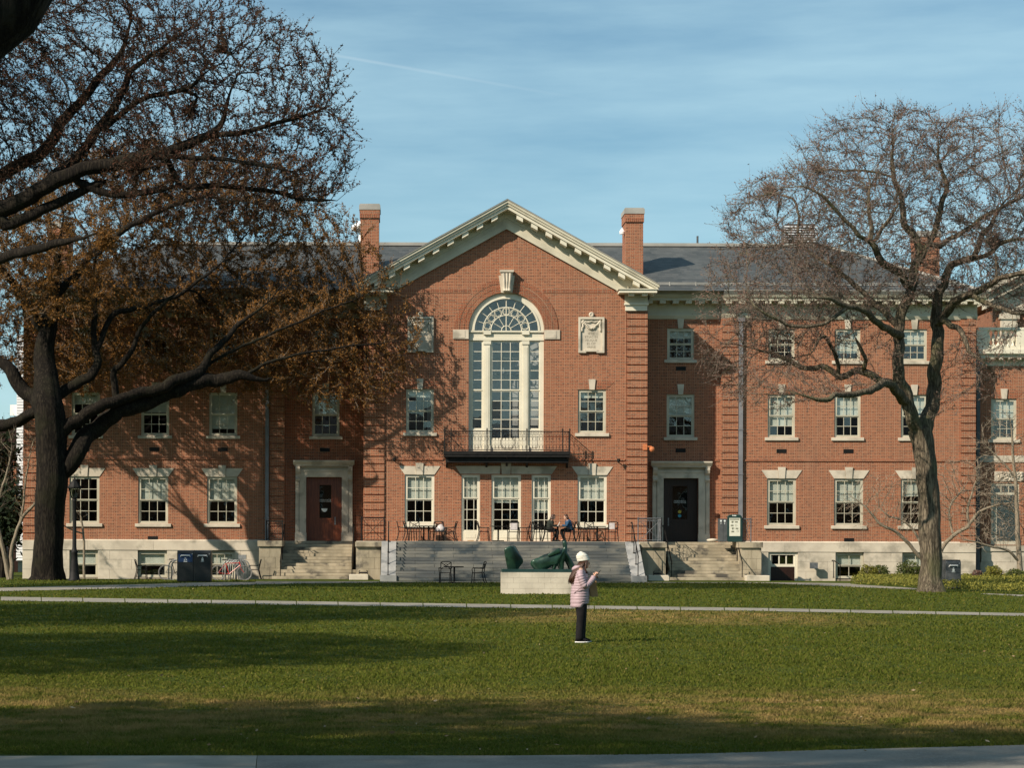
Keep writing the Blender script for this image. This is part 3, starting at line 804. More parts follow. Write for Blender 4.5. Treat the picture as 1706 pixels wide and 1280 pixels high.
for a, b, bt, nc in lights:
    for (top, bot, nr, yy) in ((567.5, 650, 5, yf+0.03), (650, bt, 4 if bt < 720 else 5, yf+0.06)):
        s = MB(); X0, X1, z0, z1 = Xp(a, YG), Xp(b, YG), Zp(bot, YG), Zp(top, YG); st = 0.05; bar = 0.03
        s.box(X0, X0+st, yy, yy+0.05, z0, z1); s.box(X1-st, X1, yy, yy+0.05, z0, z1)
        s.box(X0+st, X1-st, yy, yy+0.05, z0, z0+0.06); s.box(X0+st, X1-st, yy, yy+0.05, z1-st, z1)
        gx0, gx1, g0, g1 = X0+st, X1-st, z0+0.06, z1-st
        for i in range(1, nc): s.box(gx0+(gx1-gx0)*i/nc-bar/2, gx0+(gx1-gx0)*i/nc+bar/2, yy+0.006, yy+0.044, g0, g1)
        for j in range(1, nr): s.box(gx0, gx1, yy+0.01, yy+0.04, g0+(g1-g0)*j/nr-bar/2, g0+(g1-g0)*j/nr+bar/2)
        s.build('sash', C_, aw)
        pw, ph = (gx1-gx0)/nc, (g1-g0)/nr; k = (round(pw, 3), round(ph, 3))
        if k not in pane_cache: pane_cache[k] = MB().box(-pw/2, pw/2, 0, 0.004, -ph/2, ph/2).mesh('pane', [M['glass']])
        for i in range(nc):
            for j in range(nr):
                o = link('pane', pane_cache[k], aw, (gx0+pw*(i+.5), yy+0.025, g0+ph*(j+.5)))
                o.rotation_euler = (random.gauss(0, 0.004), 0, random.gauss(0, 0.005))
# fanlight
s = MB(); rr_ = 54*pxm
s.prism([(acx-rr_, azs), (acx+rr_, azs)] + [(acx+rr_*math.cos(math.pi*i/24), azs+rr_*math.sin(math.pi*i/24)) for i in range(1, 24)], yf+0.02, yf+0.025)
s.build('fanlight_glass', M['glass'], aw)
s = MB(); t = 0.022
for r_ in (39, 38.0, 25.5, 8): s.tube([(acx+r_*pxm*math.cos(math.pi*i/30), yf-0.01, azs+r_*pxm*math.sin(math.pi*i/30)) for i in range(31)], t if r_ != 38 else 0.012, 5)
for i in range(1, 10):
    a = math.pi*i/10
    s.tube([(acx+39*pxm*math.cos(a), yf-0.01, azs+39*pxm*math.sin(a)), (acx+54*pxm*math.cos(a), yf-0.01, azs+54*pxm*math.sin(a))], 0.017, 4)
for i in range(1, 6):
    a = math.pi*i/6
    s.tube([(acx+8*pxm*math.cos(a), yf-0.01, azs+8*pxm*math.sin(a)), (acx+25.5*pxm*math.cos(a), yf-0.01, azs+25.5*pxm*math.sin(a))], 0.015, 4)
for i in range(7):
    a = math.pi*(i+0.55)/7.1
    c0 = (acx+32*pxm*math.cos(a), yf-0.01, azs+32*pxm*math.sin(a))
    s.ring(c0, 6.3*pxm, 0.014, 14, 'Y', 4)
    for k in range(4):
        b0 = a+math.pi/4+k*math.pi/2; b1 = b0+math.pi/2
        s.tube([(c0[0]+6*pxm*math.cos(b0), c0[1], c0[2]+6*pxm*math.sin(b0)), (c0[0]+6*pxm*math.cos(b1), c0[1], c0[2]+6*pxm*math.sin(b1))], 0.010, 4)
s.tube([(acx, yf-0.01, azs), (acx, yf-0.01, azs+54*pxm)], 0.024, 4)
s.build('fanlight_tracery', C_, aw)
# chandeliers in the hall
for px, n in ((838, 12), (853, 10)):
    s = MB(); cx_, cz_ = Xp(px, YG+1.2), Zp(600, YG+1.2)
    s.tube([(cx_, YG+1.2, cz_+1.6), (cx_, YG+1.2, cz_-0.8)], 0.03, 6)
    for k in range(3): s.ring((cx_, YG+1.2, cz_+0.8-0.75*k), 0.4+0.2*k if k < 2 else 0.5, 0.02, 16, 'Z', 4)
    s.build('chandelier', M['steel'], aw)

# brick arch rings, impost blocks, console keystone
s = MB(); s.mat(M['mortar']); arc_band(62.8*pxm, 86*pxm, YG-0.012, YG+0.02, acx, azs, mb=s); s.mat(M['brick_red'])
for r0, r1 in ((63.2, 70.0), (70.6, 77.6), (78.6, 86.3)):
    nb = int(math.pi*(r0+r1)/2*pxm/0.085)
    for i in range(nb):
        a0, a1 = math.pi*(i+0.08)/nb, math.pi*(i+0.92)/nb
        s.prism([(acx+r0*pxm*math.cos(a0), azs+r0*pxm*math.sin(a0)), (acx+r1*pxm*math.cos(a0), azs+r1*pxm*math.sin(a0)), (acx+r1*pxm*math.cos(a1), azs+r1*pxm*math.sin(a1)), (acx+r0*pxm*math.cos(a1), azs+r0*pxm*math.sin(a1))], YG-0.035, YG)
s.build('brick_arch', None, B, kind='stuff')
for a, b in ((753.4, 779.6), (905.6, 931.8)):
    s = MB(); s.box(Xp(a, YG), Xp(b, YG), YG-0.06, YG+0.1, Zp(564.6, YG), Zp(549.2, YG)); s.box(Xp(a+2, YG), Xp(b-6, YG), YG-0.075, YG-0.06, Zp(563, YG), Zp(551, YG)); s.build('impost_block', M['stone'], B)
s = MB()
def kx(px): return Xp(px, YG-0.3)
def kz(py): return Zp(py, YG-0.3)
s.prism([(kx(834), kz(486.5)), (kx(852.7), kz(486.5)), (kx(856.6), kz(458)), (kx(829.8), kz(458))], YG-0.14, YG)
s.prism([(kx(836.2), kz(484)), (kx(850.4), kz(484)), (kx(853.6), kz(453)), (kx(832.8), kz(453))], YG-0.30, YG-0.14)
s.prism([(kx(832.0), kz(453)), (kx(854.2), kz(453)), (kx(855), kz(449.6)), (kx(831.4), kz(449.6))], YG-0.40, YG)
for k in (-1, 0, 1):
    s.tube([(kx(843.2+k*5.6), YG-0.33, kz(455)), (kx(843.2+k*4.6), YG-0.36, kz(468)), (kx(843.2+k*3.9), YG-0.30, kz(480)), (kx(843.2+k*3.6), YG-0.36, kz(485))], [0.075, 0.05, 0.06, 0.08], 8)
s.build('console_keystone', M['stone'], B, smooth=False)

# soldier course across the tympanum
s = MB(); s.mat(M['mortar'])
zb0, zb1 = Zp(488, YG), Zp(480.2, YG)
xa_, xb_ = XC-(zap-zb1)/SL, XC+(zap-zb1)/SL
for x0, x1 in ((xa_+0.05, acx-math.sqrt((86*pxm)**2-(zb0-azs)**2)), (acx+math.sqrt((86*pxm)**2-(zb0-azs)**2), xb_-0.05)):
    s.mat(M['mortar']); s.box(x0, x1, YG-0.006, YG+0.01, zb0, zb1); s.mat(M['brick_red'])
    n = int((x1-x0)/0.09)
    for i in range(n): s.box(x0+(x1-x0)*(i+.09)/n, x0+(x1-x0)*(i+.91)/n, YG-0.02, YG, zb0+0.01, zb1-0.01)
s.build('soldier_course', None, B, kind='stuff')

# long stone lintel over the garden doors
for P, nm in (([(766.5, 789.6), (833, 789.6), (833.5, 776.5), (758, 776.5)], 'lintel'), ([(851.5, 789.6), (919, 789.6), (927.5, 776.5), (851, 776.5)], 'lintel'), ([(835.5, 790), (849.8, 790), (851.3, 769), (834, 769)], 'keystone')):
    s = MB(); s.prism([(Xp(x, YG), Zp(y, YG)) for x, y in P], YG-(0.04 if nm == 'lintel' else 0.1), YG+0.05); s.build(nm, M['stone'], B)

# carved plaques with garlands and inscription
for cxp, lines in ((984, ('IETIE', 'ETIAC IN', 'FELIQUE', 'ES CIT', 'VAINE')), (699.5, ())):
    root = MB()
    x0, x1, z0, z1 = Xp(cxp-21.6, YG), Xp(cxp+21.6, YG), Zp(587.4, YG), Zp(527.8, YG)
    root.box(x0+0.08, x1-0.08, YG-0.03, YG+0.03, z0+0.1, z1-0.08)
    for b in ((x0, x1, z1-0.1, z1), (x0, x0+0.1, z0, z1-0.1), (x1-0.1, x1, z0, z1-0.1)): root.box(b[0], b[1], YG-0.11, YG+0.02, b[2], b[3])
    root.box(x0+0.1, x0+0.38, YG-0.11, YG+0.02, z0, z0+0.1); root.box(x1-0.38, x1-0.1, YG-0.11, YG+0.02, z0, z0+0.1)
    root.box(x0+0.32, x1-0.32, YG-0.12, YG+0.02, z0+0.06, z0+0.16)
    pq = root.build('plaque', M['stone'], B)
    mx = (x0+x1)/2
    s = MB(); s.lathe([(0.10, 0), (0.13, 0.03), (0.13, 0.06), (0.09, 0.1)], (mx, YG-0.1, z1+0.12), 12, 'Y'); s.ring((mx, YG-0.11, z1+0.12), 0.08, 0.02, 12, 'Y'); s.box(mx-0.05, mx+0.05, YG-0.08, YG, z1-0.02, z1+0.05); s.build('rosette', M['stone'], pq)
    s = MB()
    for i in range(15):
        t_ = i/14; xx = x0+0.24+(x1-x0-0.48)*t_; zz = z1-0.22-0.34*math.sin(math.pi*t_)
        s.lathe([(0.02, -0.055), (0.065, -0.02), (0.07, 0.02), (0.03, 0.06)], (xx, YG-0.06, zz+random.uniform(-.03, .03)), 7, 'Y')
    for sx_ in (x0+0.2, x1-0.2):
        for i in range(8): s.lathe([(0.02, -0.05), (0.06, -0.015), (0.05, 0.03)], (sx_+random.uniform(-.03, .03), YG-0.06, z1-0.2-i*0.065), 6, 'Y')
    s.tube([(x0+0.3, YG-0.06, z1-0.2), (mx-0.15, YG-0.08, z1-0.26), (mx, YG-0.08, z1-0.2), (mx+0.15, YG-0.08, z1-0.26), (x1-0.3, YG-0.06, z1-0.2)], 0.03, 6)
    s.build('garland', M['stone'], pq)
    for i, tx in enumerate(lines):
        text_mesh(tx, 0.155, M['stone_dark'], 'inscription', pq, (mx, YG-0.033, z1-0.80-i*0.165), 0.003)

# ---- quoined brick piers
def pier(xa, xb, Y, ztop, zbot=None, side=0):
    X0, X1 = Xp(xa, Y), Xp(xb, Y)
    pitch = 0.0747*5; z = zbot if zbot is not None else ZPL
    back = MB(); back.box(X0+0.015, X1-0.015, Y-0.02, Y+0.02, z, ztop); back.build('pier_core', M['brick_red'], B)
    i = 0; me = None
    while z + pitch*0.5 < ztop:
        hgt = min(pitch-0.055, ztop-z-0.01)
        if me is None or hgt < pitch-0.06:
            me = MB().box(0, X1-X0, -0.075, 0.0, 0, hgt).mesh('quoin', [M['brick']])
        o = link('quoin', me, B, (X0, Y, z+0.012)); z += pitch; i += 1
ztg = Zp(515, YG)
pier(605.6, 640, YG, ztg, ZT+0.02); pier(1043, 1077.6, YG, ztg, ZT+0.02)
pier(449.5, 473.5, YW, ZC); pier(1201.5, 1229, YW, ZC); pier(1599, 1624.5, YW, ZC); pier(38.5, 64, YW, ZC)
# thin raised line on the gable beside the piers
for px in (641.5, 1041.5):
    s = MB(); s.box(Xp(px-0.6, YG), Xp(px+0.6, YG), YG-0.02, YG, ZT, Zp(490, YG)); s.build('pier_margin', M['brick_red'], B)

# ---- belt course
for xa, xb, Y in ((64, 449, YW), (474, 490, YR), (591, 605, YR), (642, 738, YG), (950, 1041, YG), (1186, 1200, YR), (1229, 1598.5, YW)):
    s = MB(); zz = Zp(767, Y); s.box(Xp(xa, Y), Xp(xb, Y), Y-0.05, Y, zz+0.004, zz+0.075); s.build('belt_course', M['brick_red'], B)

# ---- stone base built of blocks
def blocks(xa, xb, Y, z0, z1, skips, n, name='base_stone', mat='stone', first=0, proud=0.10):
    X0, X1 = xa, xb; L = (X1-X0)/n; off = (L/2 if first else 0)
    xs = [X0] + [X0+off+L*i for i in range(0 if off else 1, n)] + [X1]
    segs = [(a, b) for a, b in zip(xs[:-1], xs[1:])]
    for a, b in segs:
        parts_ = [(a, b)]
        for sa, sb in skips:
            np_ = []
            for p0, p1 in parts_:
                if sb <= p0 or sa >= p1: np_.append((p0, p1))
                else:
                    if sa-p0 > 0.05: np_.append((p0, sa))
                    if p1-sb > 0.05: np_.append((sb, p1))
            parts_ = np_
        for p0, p1 in parts_:
            s = MB(); s.box(p0+0.005, p1-0.005, Y-proud-random.uniform(0, 0.006), Y+0.05, z0+0.004, z1-0.004); s.build(name, M[mat], B)
def base(xa, xb, wins, door=None):
    Xa, Xb = Xp(xa, YW), Xp(xb, YW)
    zs = [Zp(v, YW) for v in (972, 950.5, 934.3, 918.3, 902.5)]
    holes = [rpx(a, b, t, 963.5, YW) for a, b, t in wins]
    if door: holes.append(rpx(door[0], door[1], 918.3, 971.5, YW))
    poly_wall(rect(Xa, Xb, zs[0]-0.1, zs[4]), holes, YW-0.03, 0.3).build('base_backing', M['stone_dark'], B)
    n = int((Xb-Xa)/2.05)
    sk = [(Xp(a, YW), Xp(b, YW)) for a, b, t in wins]
    if door: sk.append((Xp(door[0], YW), Xp(door[1], YW)))
    blocks(Xa, Xb, YW, zs[3], zs[4], [], n-2, first=0, proud=0.13)
    for i in range(3): blocks(Xa, Xb, YW, zs[i], zs[i+1], sk, n, first=i % 2)
    s = MB(); s.prism_x([(YW-0.14, zs[4]-0.03), (YW+0.0, zs[4]-0.03), (YW+0.0, zs[4]+0.06)], Xa, Xb); s.build('base_coping', M['stone'], B)
lb = [(116.3, 163.5, 920.5), (230, 278.5, 920.5), (344.5, 391, 920.5)]; rb = [(1391.5, 1438.5, 919.5), (1502.6, 1549, 919.5)]
base(38, 474, lb); base(1201, 1625, rb, (1279.6, 1328.6))
for i, (a, b, t) in enumerate(lb): window(a, b, t, 963.5, YW-0.03, rows=(1, 1), cols=1 if i < 2 else 3, blind=0.52, sillp=0, name='basement_window')
for i, (a, b, t) in enumerate(rb): window(a, b, t, 962, YW-0.03, rows=(1, 1), cols=2, blind=0.45, sillp=0, name='basement_window')
# basement door on the right
x0, x1, z0, z1 = Xp(1279.6, YW), Xp(1328.6, YW), -0.1, Zp(918.5, YW)
s = MB(); s.mat(M['cream']); s.box(x0, x0+0.13, YW-0.02, YW+0.1, z0, z1); s.box(x1-0.13, x1, YW-0.02, YW+0.1, z0, z1); s.box(x0+0.13, x1-0.13, YW-0.02, YW+0.1, z1-0.14, z1)
bd = s.build('basement_door', None, B)
s = MB(); s.box(x0+0.13, x1-0.13, YW+0.03, YW+0.07, Zp(943, YW), Zp(938.5, YW)); s.box(x0+0.13, x0+0.2, YW+0.03, YW+0.07, Zp(938.5, YW), z1-0.14); s.box(x1-0.2, x1-0.13, YW+0.03, YW+0.07, Zp(938.5, YW), z1-0.14)
pw = (x1-x0-0.4)/3
for i in (1, 2): s.box(x0+0.2+pw*i-0.03, x0+0.2+pw*i+0.03, YW+0.03, YW+0.07, Zp(938.5, YW), z1-0.14)
s.build('transom_frame', M['cream'], bd)
for i in range(3): s = MB(); s.box(x0+0.2+pw*i+0.03, x0+0.2+pw*(i+1)-0.03, YW+0.05, YW+0.055, Zp(938.5, YW), z1-0.14); s.build('pane', M['glass'], bd)
s = MB(); s.box(x0+0.13, x1-0.13, YW+0.05, YW+0.1, z0, Zp(943, YW)); s.box(x0+0.2, x1-0.2, YW+0.04, YW+0.05, z0+0.1, z0+0.35); s.build('door_leaf', M['wood_dark'], bd)

# ---- cornice of wings and recesses
def cprofile(Y):
    zz = lambda py: Zp(py, Y-0.6)
    return [  # (polygon in YZ, material)
        ([(Y-0.05, zz(528.5)), (Y+0.1, zz(528.5)), (Y+0.1, zz(520.5)), (Y-0.12, zz(520.5)), (Y-0.12, zz(523))], 'cream_grey', 'architrave'),
        ([(Y-0.045, zz(520.5)), (Y+0.1, zz(520.5)), (Y+0.1, zz(499.5)), (Y-0.045, zz(499.5))], 'cream_grey', 'frieze'),
        ([(Y-0.72, zz(499.5)), (Y+0.1, zz(499.5)), (Y+0.1, zz(490)), (Y-0.86, zz(490)), (Y-0.80, zz(494)), (Y-0.72, zz(496))], 'cream_grey', 'cornice'),
        ([(Y-0.86, zz(490)), (Y+0.1, zz(490)), (Y+0.1, zz(482.5)), (Y-0.98, zz(482.5)), (Y-0.98, zz(484))], 'lead', 'gutter')]
for xa, xb, Y in ((28, 474, YW), (474, 605, YR), (1078, 1201, YR), (1201, 1638, YW)):
    for poly, mt, nm in cprofile(Y):
        x0_, x1_ = Xp(xa, Y), Xp(xb, Y)
        if nm in ('architrave', 'frieze'): x0_ = max(x0_, Xp(38, YW)-0.05); x1_ = min(x1_, Xp(1625, YW)+0.05)
        s = MB(); s.prism_x(poly, x0_, x1_); s.build(nm, M[mt], B)
modme = MB().box(-0.15, 0.15, -0.70, -0.04, 0, 0.17).mesh('modillion', [M['cream_grey']])
x = Xp(36, YW)+0.2
while x < Xp(1632, YW):
    Yx = YW if (x < Xp(474, YW) or x > Xp(1201, YW)) else YR
    if not (GX0-0.3 < x < GX1+0.3): link('modillion', modme, B, (x, Yx, Zp(504.5, Yx-0.6)))
    x += 0.645

# ---- raking cornice of the gable
def rk(dz_top, dz_bot, y0, y1, xo, mat, name, sgn):
    za = Zp(333, YG-0.6)
    x_in, x_out = XC, XC+sgn*xo
    P = [(x_in, za-dz_bot), (x_out, za-dz_bot-SL*xo), (x_out, za-dz_top-SL*xo), (x_in, za-dz_top)]
    if sgn < 0: P = P[::-1]
    s = MB(); s.prism(P, y0, y1); return s.build(name, M[mat], B)
half = Xp(1097, YG-0.9)-XC
for sgn in (-1, 1):
    rk(0.0, 0.045, YG-1.02, YG+0.1, half+0.04, 'lead', 'rake_flashing', sgn)
    rk(0.047, 0.17, YG-0.98, YG+0.1, half, 'cream_grey', 'rake_cornice', sgn)
    rk(0.172, 0.29, YG-0.92, YG+0.1, half-0.06, 'cream_grey', 'rake_cornice', sgn)
    rk(0.292, 0.45, YG-0.84, YG+0.1, half-0.12, 'cream', 'rake_cornice', sgn)
    rk(0.45, 0.80, YG-0.12, YG+0.1, half-0.5, 'cream_grey', 'rake_frieze', sgn)
    rk(0.80, 1.02, YG-0.07, YG+0.1, half-1.4, 'cream_grey', 'rake_frieze', sgn)
    rk(1.02, 1.32, YG-0.14, YG+0.1, half-1.6, 'cream_grey', 'rake_architrave', sgn)
    za = Zp(333, YG-0.6)
    for i in range(10):
        xx = 0.46 + i*0.705
        x0_, x1_ = xx, xx+0.30
        P = [(XC+sgn*x0_, za-0.66-SL*x0_), (XC+sgn*x1_, za-0.66-SL*x1_), (XC+sgn*x1_, za-0.452-SL*x1_), (XC+sgn*x0_, za-0.452-SL*x0_)]
        if sgn < 0: P = P[::-1]
        s = MB(); s.prism(P, YG-0.76, YG-0.125); s.build('modillion', M['cream'], B)
    # return of the cornice over the pier
    def mir(px): return px if sgn > 0 else 2*cxg-px
    Ya = YG
    def bx(a, b, t, bt, y0, y1, mt, nm):
        s = MB(); s.box(Xp(mir(a), Ya-0.5), Xp(mir(b), Ya-0.5), y0, y1, Zp(bt, Ya-0.5), Zp(t, Ya-0.5)); return s.build(nm, M[mt], B)
    bx(1027.6, 1094, 481.2, 483, YG-0.95, YG+0.2, 'cream_grey', 'cornice_return')
    bx(1029.5, 1092, 483.1, 488, YG-0.90, YG+0.2, 'cream', 'cornice_return')
    for a in (1045.5, 1067.5): bx(a, a+9.5, 488.1, 492.3, YG-0.72, YG-0.2, 'cream', 'modillion')
    bx(1041, 1079.5, 488.2, 503, YG-0.18, YG+0.3, 'cream_grey', 'pier_frieze')
    bx(1040, 1080.5, 503.1, 506, YG-0.28, YG+0.3, 'cream', 'pier_moulding')
    bx(1042, 1078.5, 506.1, 515.5, YG-0.20, YG+0.3, 'cream', 'pier_capital')
# shallow roof over the gable, running back into the main slope
s = MB(); zg = Zp(333, YG-0.6)
hf = half+0.02
s.add([(XC, YG-1.03, zg+0.01), (XC, 119, zg+0.01), (XC+hf, 119, zg-SL*hf+0.01), (XC+hf, YG-1.03, zg-SL*hf+0.01), (XC-hf, YG-1.03, zg-SL*hf+0.01), (XC-hf, 119, zg-SL*hf+0.01)], [(0, 3, 2, 1), (0, 1, 5, 4)])
s.build('gable_roof', M['slate'], B)

# ---- main roof
zr, ze = Zp(409, 117), Zp(482.6, YW-1.0)
xl, xr = Xp(28, YW-1), Xp(1638, YW-1)
rl, rr2 = xl+6.0, Xp(1375, 117)
yb = 125.8
s = MB()
s.add([(xl, YW-0.95, ze), (xr, YW-0.95, ze), (rr2, 117, zr), (rl, 117, zr), (xl, yb, ze), (xr, yb, ze)], [(0, 1, 2, 3), (1, 5, 2), (5, 4, 3, 2), (4, 0, 3)])
s.build('roof', M['slate'], B)
s = MB(); s.box(rl, rr2, 116.8, 117.2, zr-0.02, zr+0.11); s.box(rl, rr2, 116.9, 117.1, zr+0.11, zr+0.16)
s.tube([(rr2, 117, zr+0.02), (xr, YW-0.95, ze+0.02)], 0.10, 6); s.tube([(rl, 117, zr+0.02), (xl, YW-0.95, ze+0.02)], 0.10, 6)
s.build('ridge_capping', M['lead'], B)
s = MB(); yq = YW-0.95+0.9; zq = ze+(zr-ze)*0.9/(117-YW+0.95)
for dz in (0.05, 0.13): 
    s.box(xl+1, GX0-0.5, yq, yq+0.03, zq+dz, zq+dz+0.04); s.box(GX1+0.6, xr-1, yq, yq+0.03, zq+dz, zq+dz+0.04)
xx = xl+1
while xx < xr-1:
    if not (GX0-0.5 < xx < GX1+0.6): s.box(xx, xx+0.06, yq-0.02, yq+0.06, zq, zq+0.19)
    xx += 1.3
s.build('snow_guard', M['lead'], B)
# back and end walls close the building
s = MB(); s.box(Xp(38, YW), Xp(1625, YW), 125, 125.3, -0.1, ZC+0.3); s.build('rear_wall', M['brick'], B)

# ---- chimneys
def chimney(a, b, top, Yc, zb, dep, capd=10, light=False):
    x0, x1, zt = Xp(a, Yc), Xp(b, Yc), Zp(top, Yc); ch = capd*Yc/F
    s = MB(); s.box(x0, x1, Yc, Yc+dep, zb, zt-ch+0.01); s.box(x0-0.04, x1+0.04, Yc-0.04, Yc+dep+0.04, zt-ch-0.42, zt-ch-0.02)
    c = s.build('chimney', M['brick'], B)
    s = MB(); n = int((x1-x0+0.08)/0.09)
    for i in range(n): s.box(x0-0.04+(x1-x0+0.08)*(i+.1)/n, x0-0.04+(x1-x0+0.08)*(i+.9)/n, Yc-0.07, Yc-0.03, zt-ch-0.42, zt-ch-0.22)
    s.build('dentil_course', M['brick_red'], c, kind='stuff')
    s = MB(); s.box(x0-0.07, x1+0.07, Yc-0.07, Yc+dep+0.07, zt-ch, zt-0.06); s.box(x0-0.03, x1+0.03, Yc-0.03, Yc+dep+0.03, zt-0.06, zt)
    s.build('cap', M['lead'], c)
    s = MB(); s.box(x0-0.05, x1+0.05, Yc-0.06, Yc+0.02, zb, zb+0.25); s.build('flashing', M['lead'], c)
    if light:
        s = MB(); s.lathe([(0.13, -0.12), (0.15, 0), (0.08, 0.12), (0.03, 0.18)], (x0-0.12, Yc+0.5, zt-1.15), 10); s.build('floodlight', M['white'], c)
    return c
chimney(599, 629.6, 339.5, 111, 15.1, 1.7); chimney(1040.7, 1070, 345, 111, 15.1, 1.7, light=True)
chimney(78, 113, 371, 115, 14.5, 1.6); chimney(1528, 1564, 382, 115, 14.5, 1.6)
# round ventilator, louvred ventilator, soil pipe
s = MB(); s.lathe([(0.5, 0), (0.34, 0.3), (0.32, 0.85), (0.42, 0.97), (0.72, 1.05), (0.76, 1.2), (0.64, 1.32), (0.38, 1.5), (0.08, 1.58)], (Xp(606, 118), 118, zr-0.1), 24); s.build('roof_ventilator', M['white'], B, smooth=False)
x0, x1 = Xp(1302, 118), Xp(1357, 118); z0, z1 = zr-0.1, Zp(371, 118)
s = MB(); s.mat(M['pipe_dark']); s.box(x0+0.1, x1-0.1, 117.6, 119, z0, z1-0.05); s.mat(M['clapboard'])
for i in range(7): s.prism_x([(117.4, z0+0.42+i*0.13), (117.62, z0+0.49+i*0.13), (117.62, z0+0.52+i*0.13), (117.4, z0+0.45+i*0.13)], x0, x1)
s.build('louvred_ventilator', None, B)
s = MB(); s.lathe([(0.055, 0), (0.055, 0.5)], (Xp(1160.5, 117), 117, zr+0.05), 10); s.build('soil_pipe', M['pipe_dark'], B)

# ---- downpipes
def downpipe(px, Y, ptop, pbot, w, mat, hop=True):
    x = Xp(px, Y); s = MB(); s.box(x-w, x+w, Y-0.16, Y-0.03, Zp(pbot, Y), Zp(ptop, Y))
    for i in range(5): zz = Zp(pbot, Y)+(i+0.5)*(Zp(ptop, Y)-Zp(pbot, Y))/5; s.box(x-w-0.02, x+w+0.02, Y-0.18, Y-0.005, zz, zz+0.05)
    if hop: s.box(x-w-0.08, x+w+0.08, Y-0.26, Y-0.01, Zp(ptop+6, Y), Zp(ptop, Y))
    s.build('downpipe', M[mat], B)
downpipe(444.7, YW, 529, 902, 0.085, 'pipe'); downpipe(1233, YW, 529, 902, 0.10, 'pipe')
# little wall vents
for px, py in ((256.5, 750.2), (370.5, 750.2), (140, 750.2), (540.8, 750.2), (1133.5, 749.5), (1301.5, 750), (1413, 750), (254.5, 898.6), (1414.5, 898.2), (1133.5, 613)):
    Y = YR if 474 < px < 1200 else YW
    s = MB(); x, z = Xp(px, Y), Zp(py, Y)
    s.box(x-0.25, x+0.25, Y-0.012, Y+0.02, z-0.1, z+0.1)
    for i in range(4): s.box(x-0.23, x+0.23, Y-0.022, Y-0.012, z-0.08+i*0.045, z-0.065+i*0.045)
    s.build('wall_vent', M['iron'], B)
# wall lights and camera
for px, py in ((656.5, 768.5), (1029, 769)):
    x, z = Xp(px, YG), Zp(py, YG); s = MB(); s.tube([(x, YG, z), (x+0.02, YG-0.22, z+0.02)], 0.025, 6); s.lathe([(0.03, 0), (0.075, 0.05), (0.09, 0.2)], (x, YG-0.3, z-0.05), 10); s.build('wall_light', M['iron'], B)
x, z = Xp(1074, YG-0.2), Zp(744, YG-0.2)
s = MB(); s.box(x-0.09, x+0.12, YG-0.12, YG-0.02, z-0.14, z+0.14); s.box(x+0.1, x+0.34, YG-0.1, YG-0.03, z+0.0, z+0.06); s.lathe([(0.05, 0.1), (0.13, 0.05), (0.13, -0.05), (0.08, -0.13)], (x+0.36, YG-0.07, z-0.08), 12); s.build('security_camera', M['orange'], B)
x, z = Xp(1353, YW), Zp(940, YW)
s = MB(); s.box(x-0.19, x+0.19, YW-0.55, YW-0.4, z-0.17, z+0.13); s.box(x-0.05, x+0.05, YW-0.42, YW-0.1, z-0.06, z+0.04); s.build('basement_light', M['iron_grey'], B)

# ---- balcony
YB = YG-0.95
bxa, bxb = Xp(739, YB), Xp(950, YB)
zs0, zs1 = Zp(757, YB), Zp(751.5, YB)
s = MB(); s.box(bxa, bxb, YB, YG-0.01, zs0, zs1); s.box(bxa+0.03, bxb-0.03, YB+0.03, YG-0.01, zs0-0.12, zs0)
s.box(bxa+0.1, bxb-0.1, YB+0.22, YG-0.01, zs0-0.38, zs0-0.121)
bal = s.build('balcony', M['iron'], B)
s = MB(); ztop = Zp(718.5, YB)
bars = []
def rail_run(p0, p1):
    p0, p1 = Vector(p0), Vector(p1); L = (p1-p0).length; d = (p1-p0)/L
    def up(v, z): return (v.x, v.y, z)
    for z, r_ in ((ztop, 0.025), (ztop-0.14, 0.012), (ztop-0.24, 0.012), (zs1+0.06, 0.018)): s.tube([up(p0, z), up(p1, z)], r_, 4)
    n = max(2, int(L/0.16))
    for i in range(n+1):
        q = p0+d*(L*i/n)
        s.tube([up(q, zs1+0.06), up(q, ztop-0.14)], 0.007, 3)
    for i in range(n):
        m_ = 8; a0 = p0+d*(L*(i+0.05)/n); a1 = p0+d*(L*(i+0.95)/n)
        c_ = (a0+a1)/2; ww = (a1-a0).length/2
        for zc, hz in ((zs1+0.2, 0.14), (ztop-0.36, 0.12)):
            pts = [tuple(c_+d*(ww*math.cos(2*math.pi*k/m_)) )[:2]+(zc+hz*math.sin(2*math.pi*k/m_),) for k in range(m_+1)]
            s.tube(pts, 0.007, 3, False)
        s.ring((c_.x, c_.y, ztop-0.07), 0.05, 0.007, 8, 'Y' if abs(d.x) > 0.5 else 'X', 3)
rail_run((bxa+0.03, YB+0.03, 0), (bxb-0.03, YB+0.03, 0)); rail_run((bxa+0.03, YB+0.03, 0), (bxa+0.03, YG-0.03, 0)); rail_run((bxb-0.03, YB+0.03, 0), (bxb-0.03, YG-0.03, 0))
s.ring((XC+0.05, YB+0.01, zs1+0.42), 0.36, 0.012, 20, 'Y', 4); s.ring((XC+0.05, YB+0.01, zs1+0.42), 0.31, 0.01, 20, 'Y', 4)
s.build('railing', M['iron'], bal)
for px in (740.2, 751, 811, 877.5, 937, 948.8):
    x = Xp(px, YB); s = MB(); s.box(x-0.025, x+0.025, YB+0.005, YB+0.055, zs1, ztop+0.05); s.lathe([(0.035, 0), (0.04, 0.04), (0.01, 0.12)], (x, YB+0.03, ztop+0.05), 6); s.build('post', M['iron'], bal)
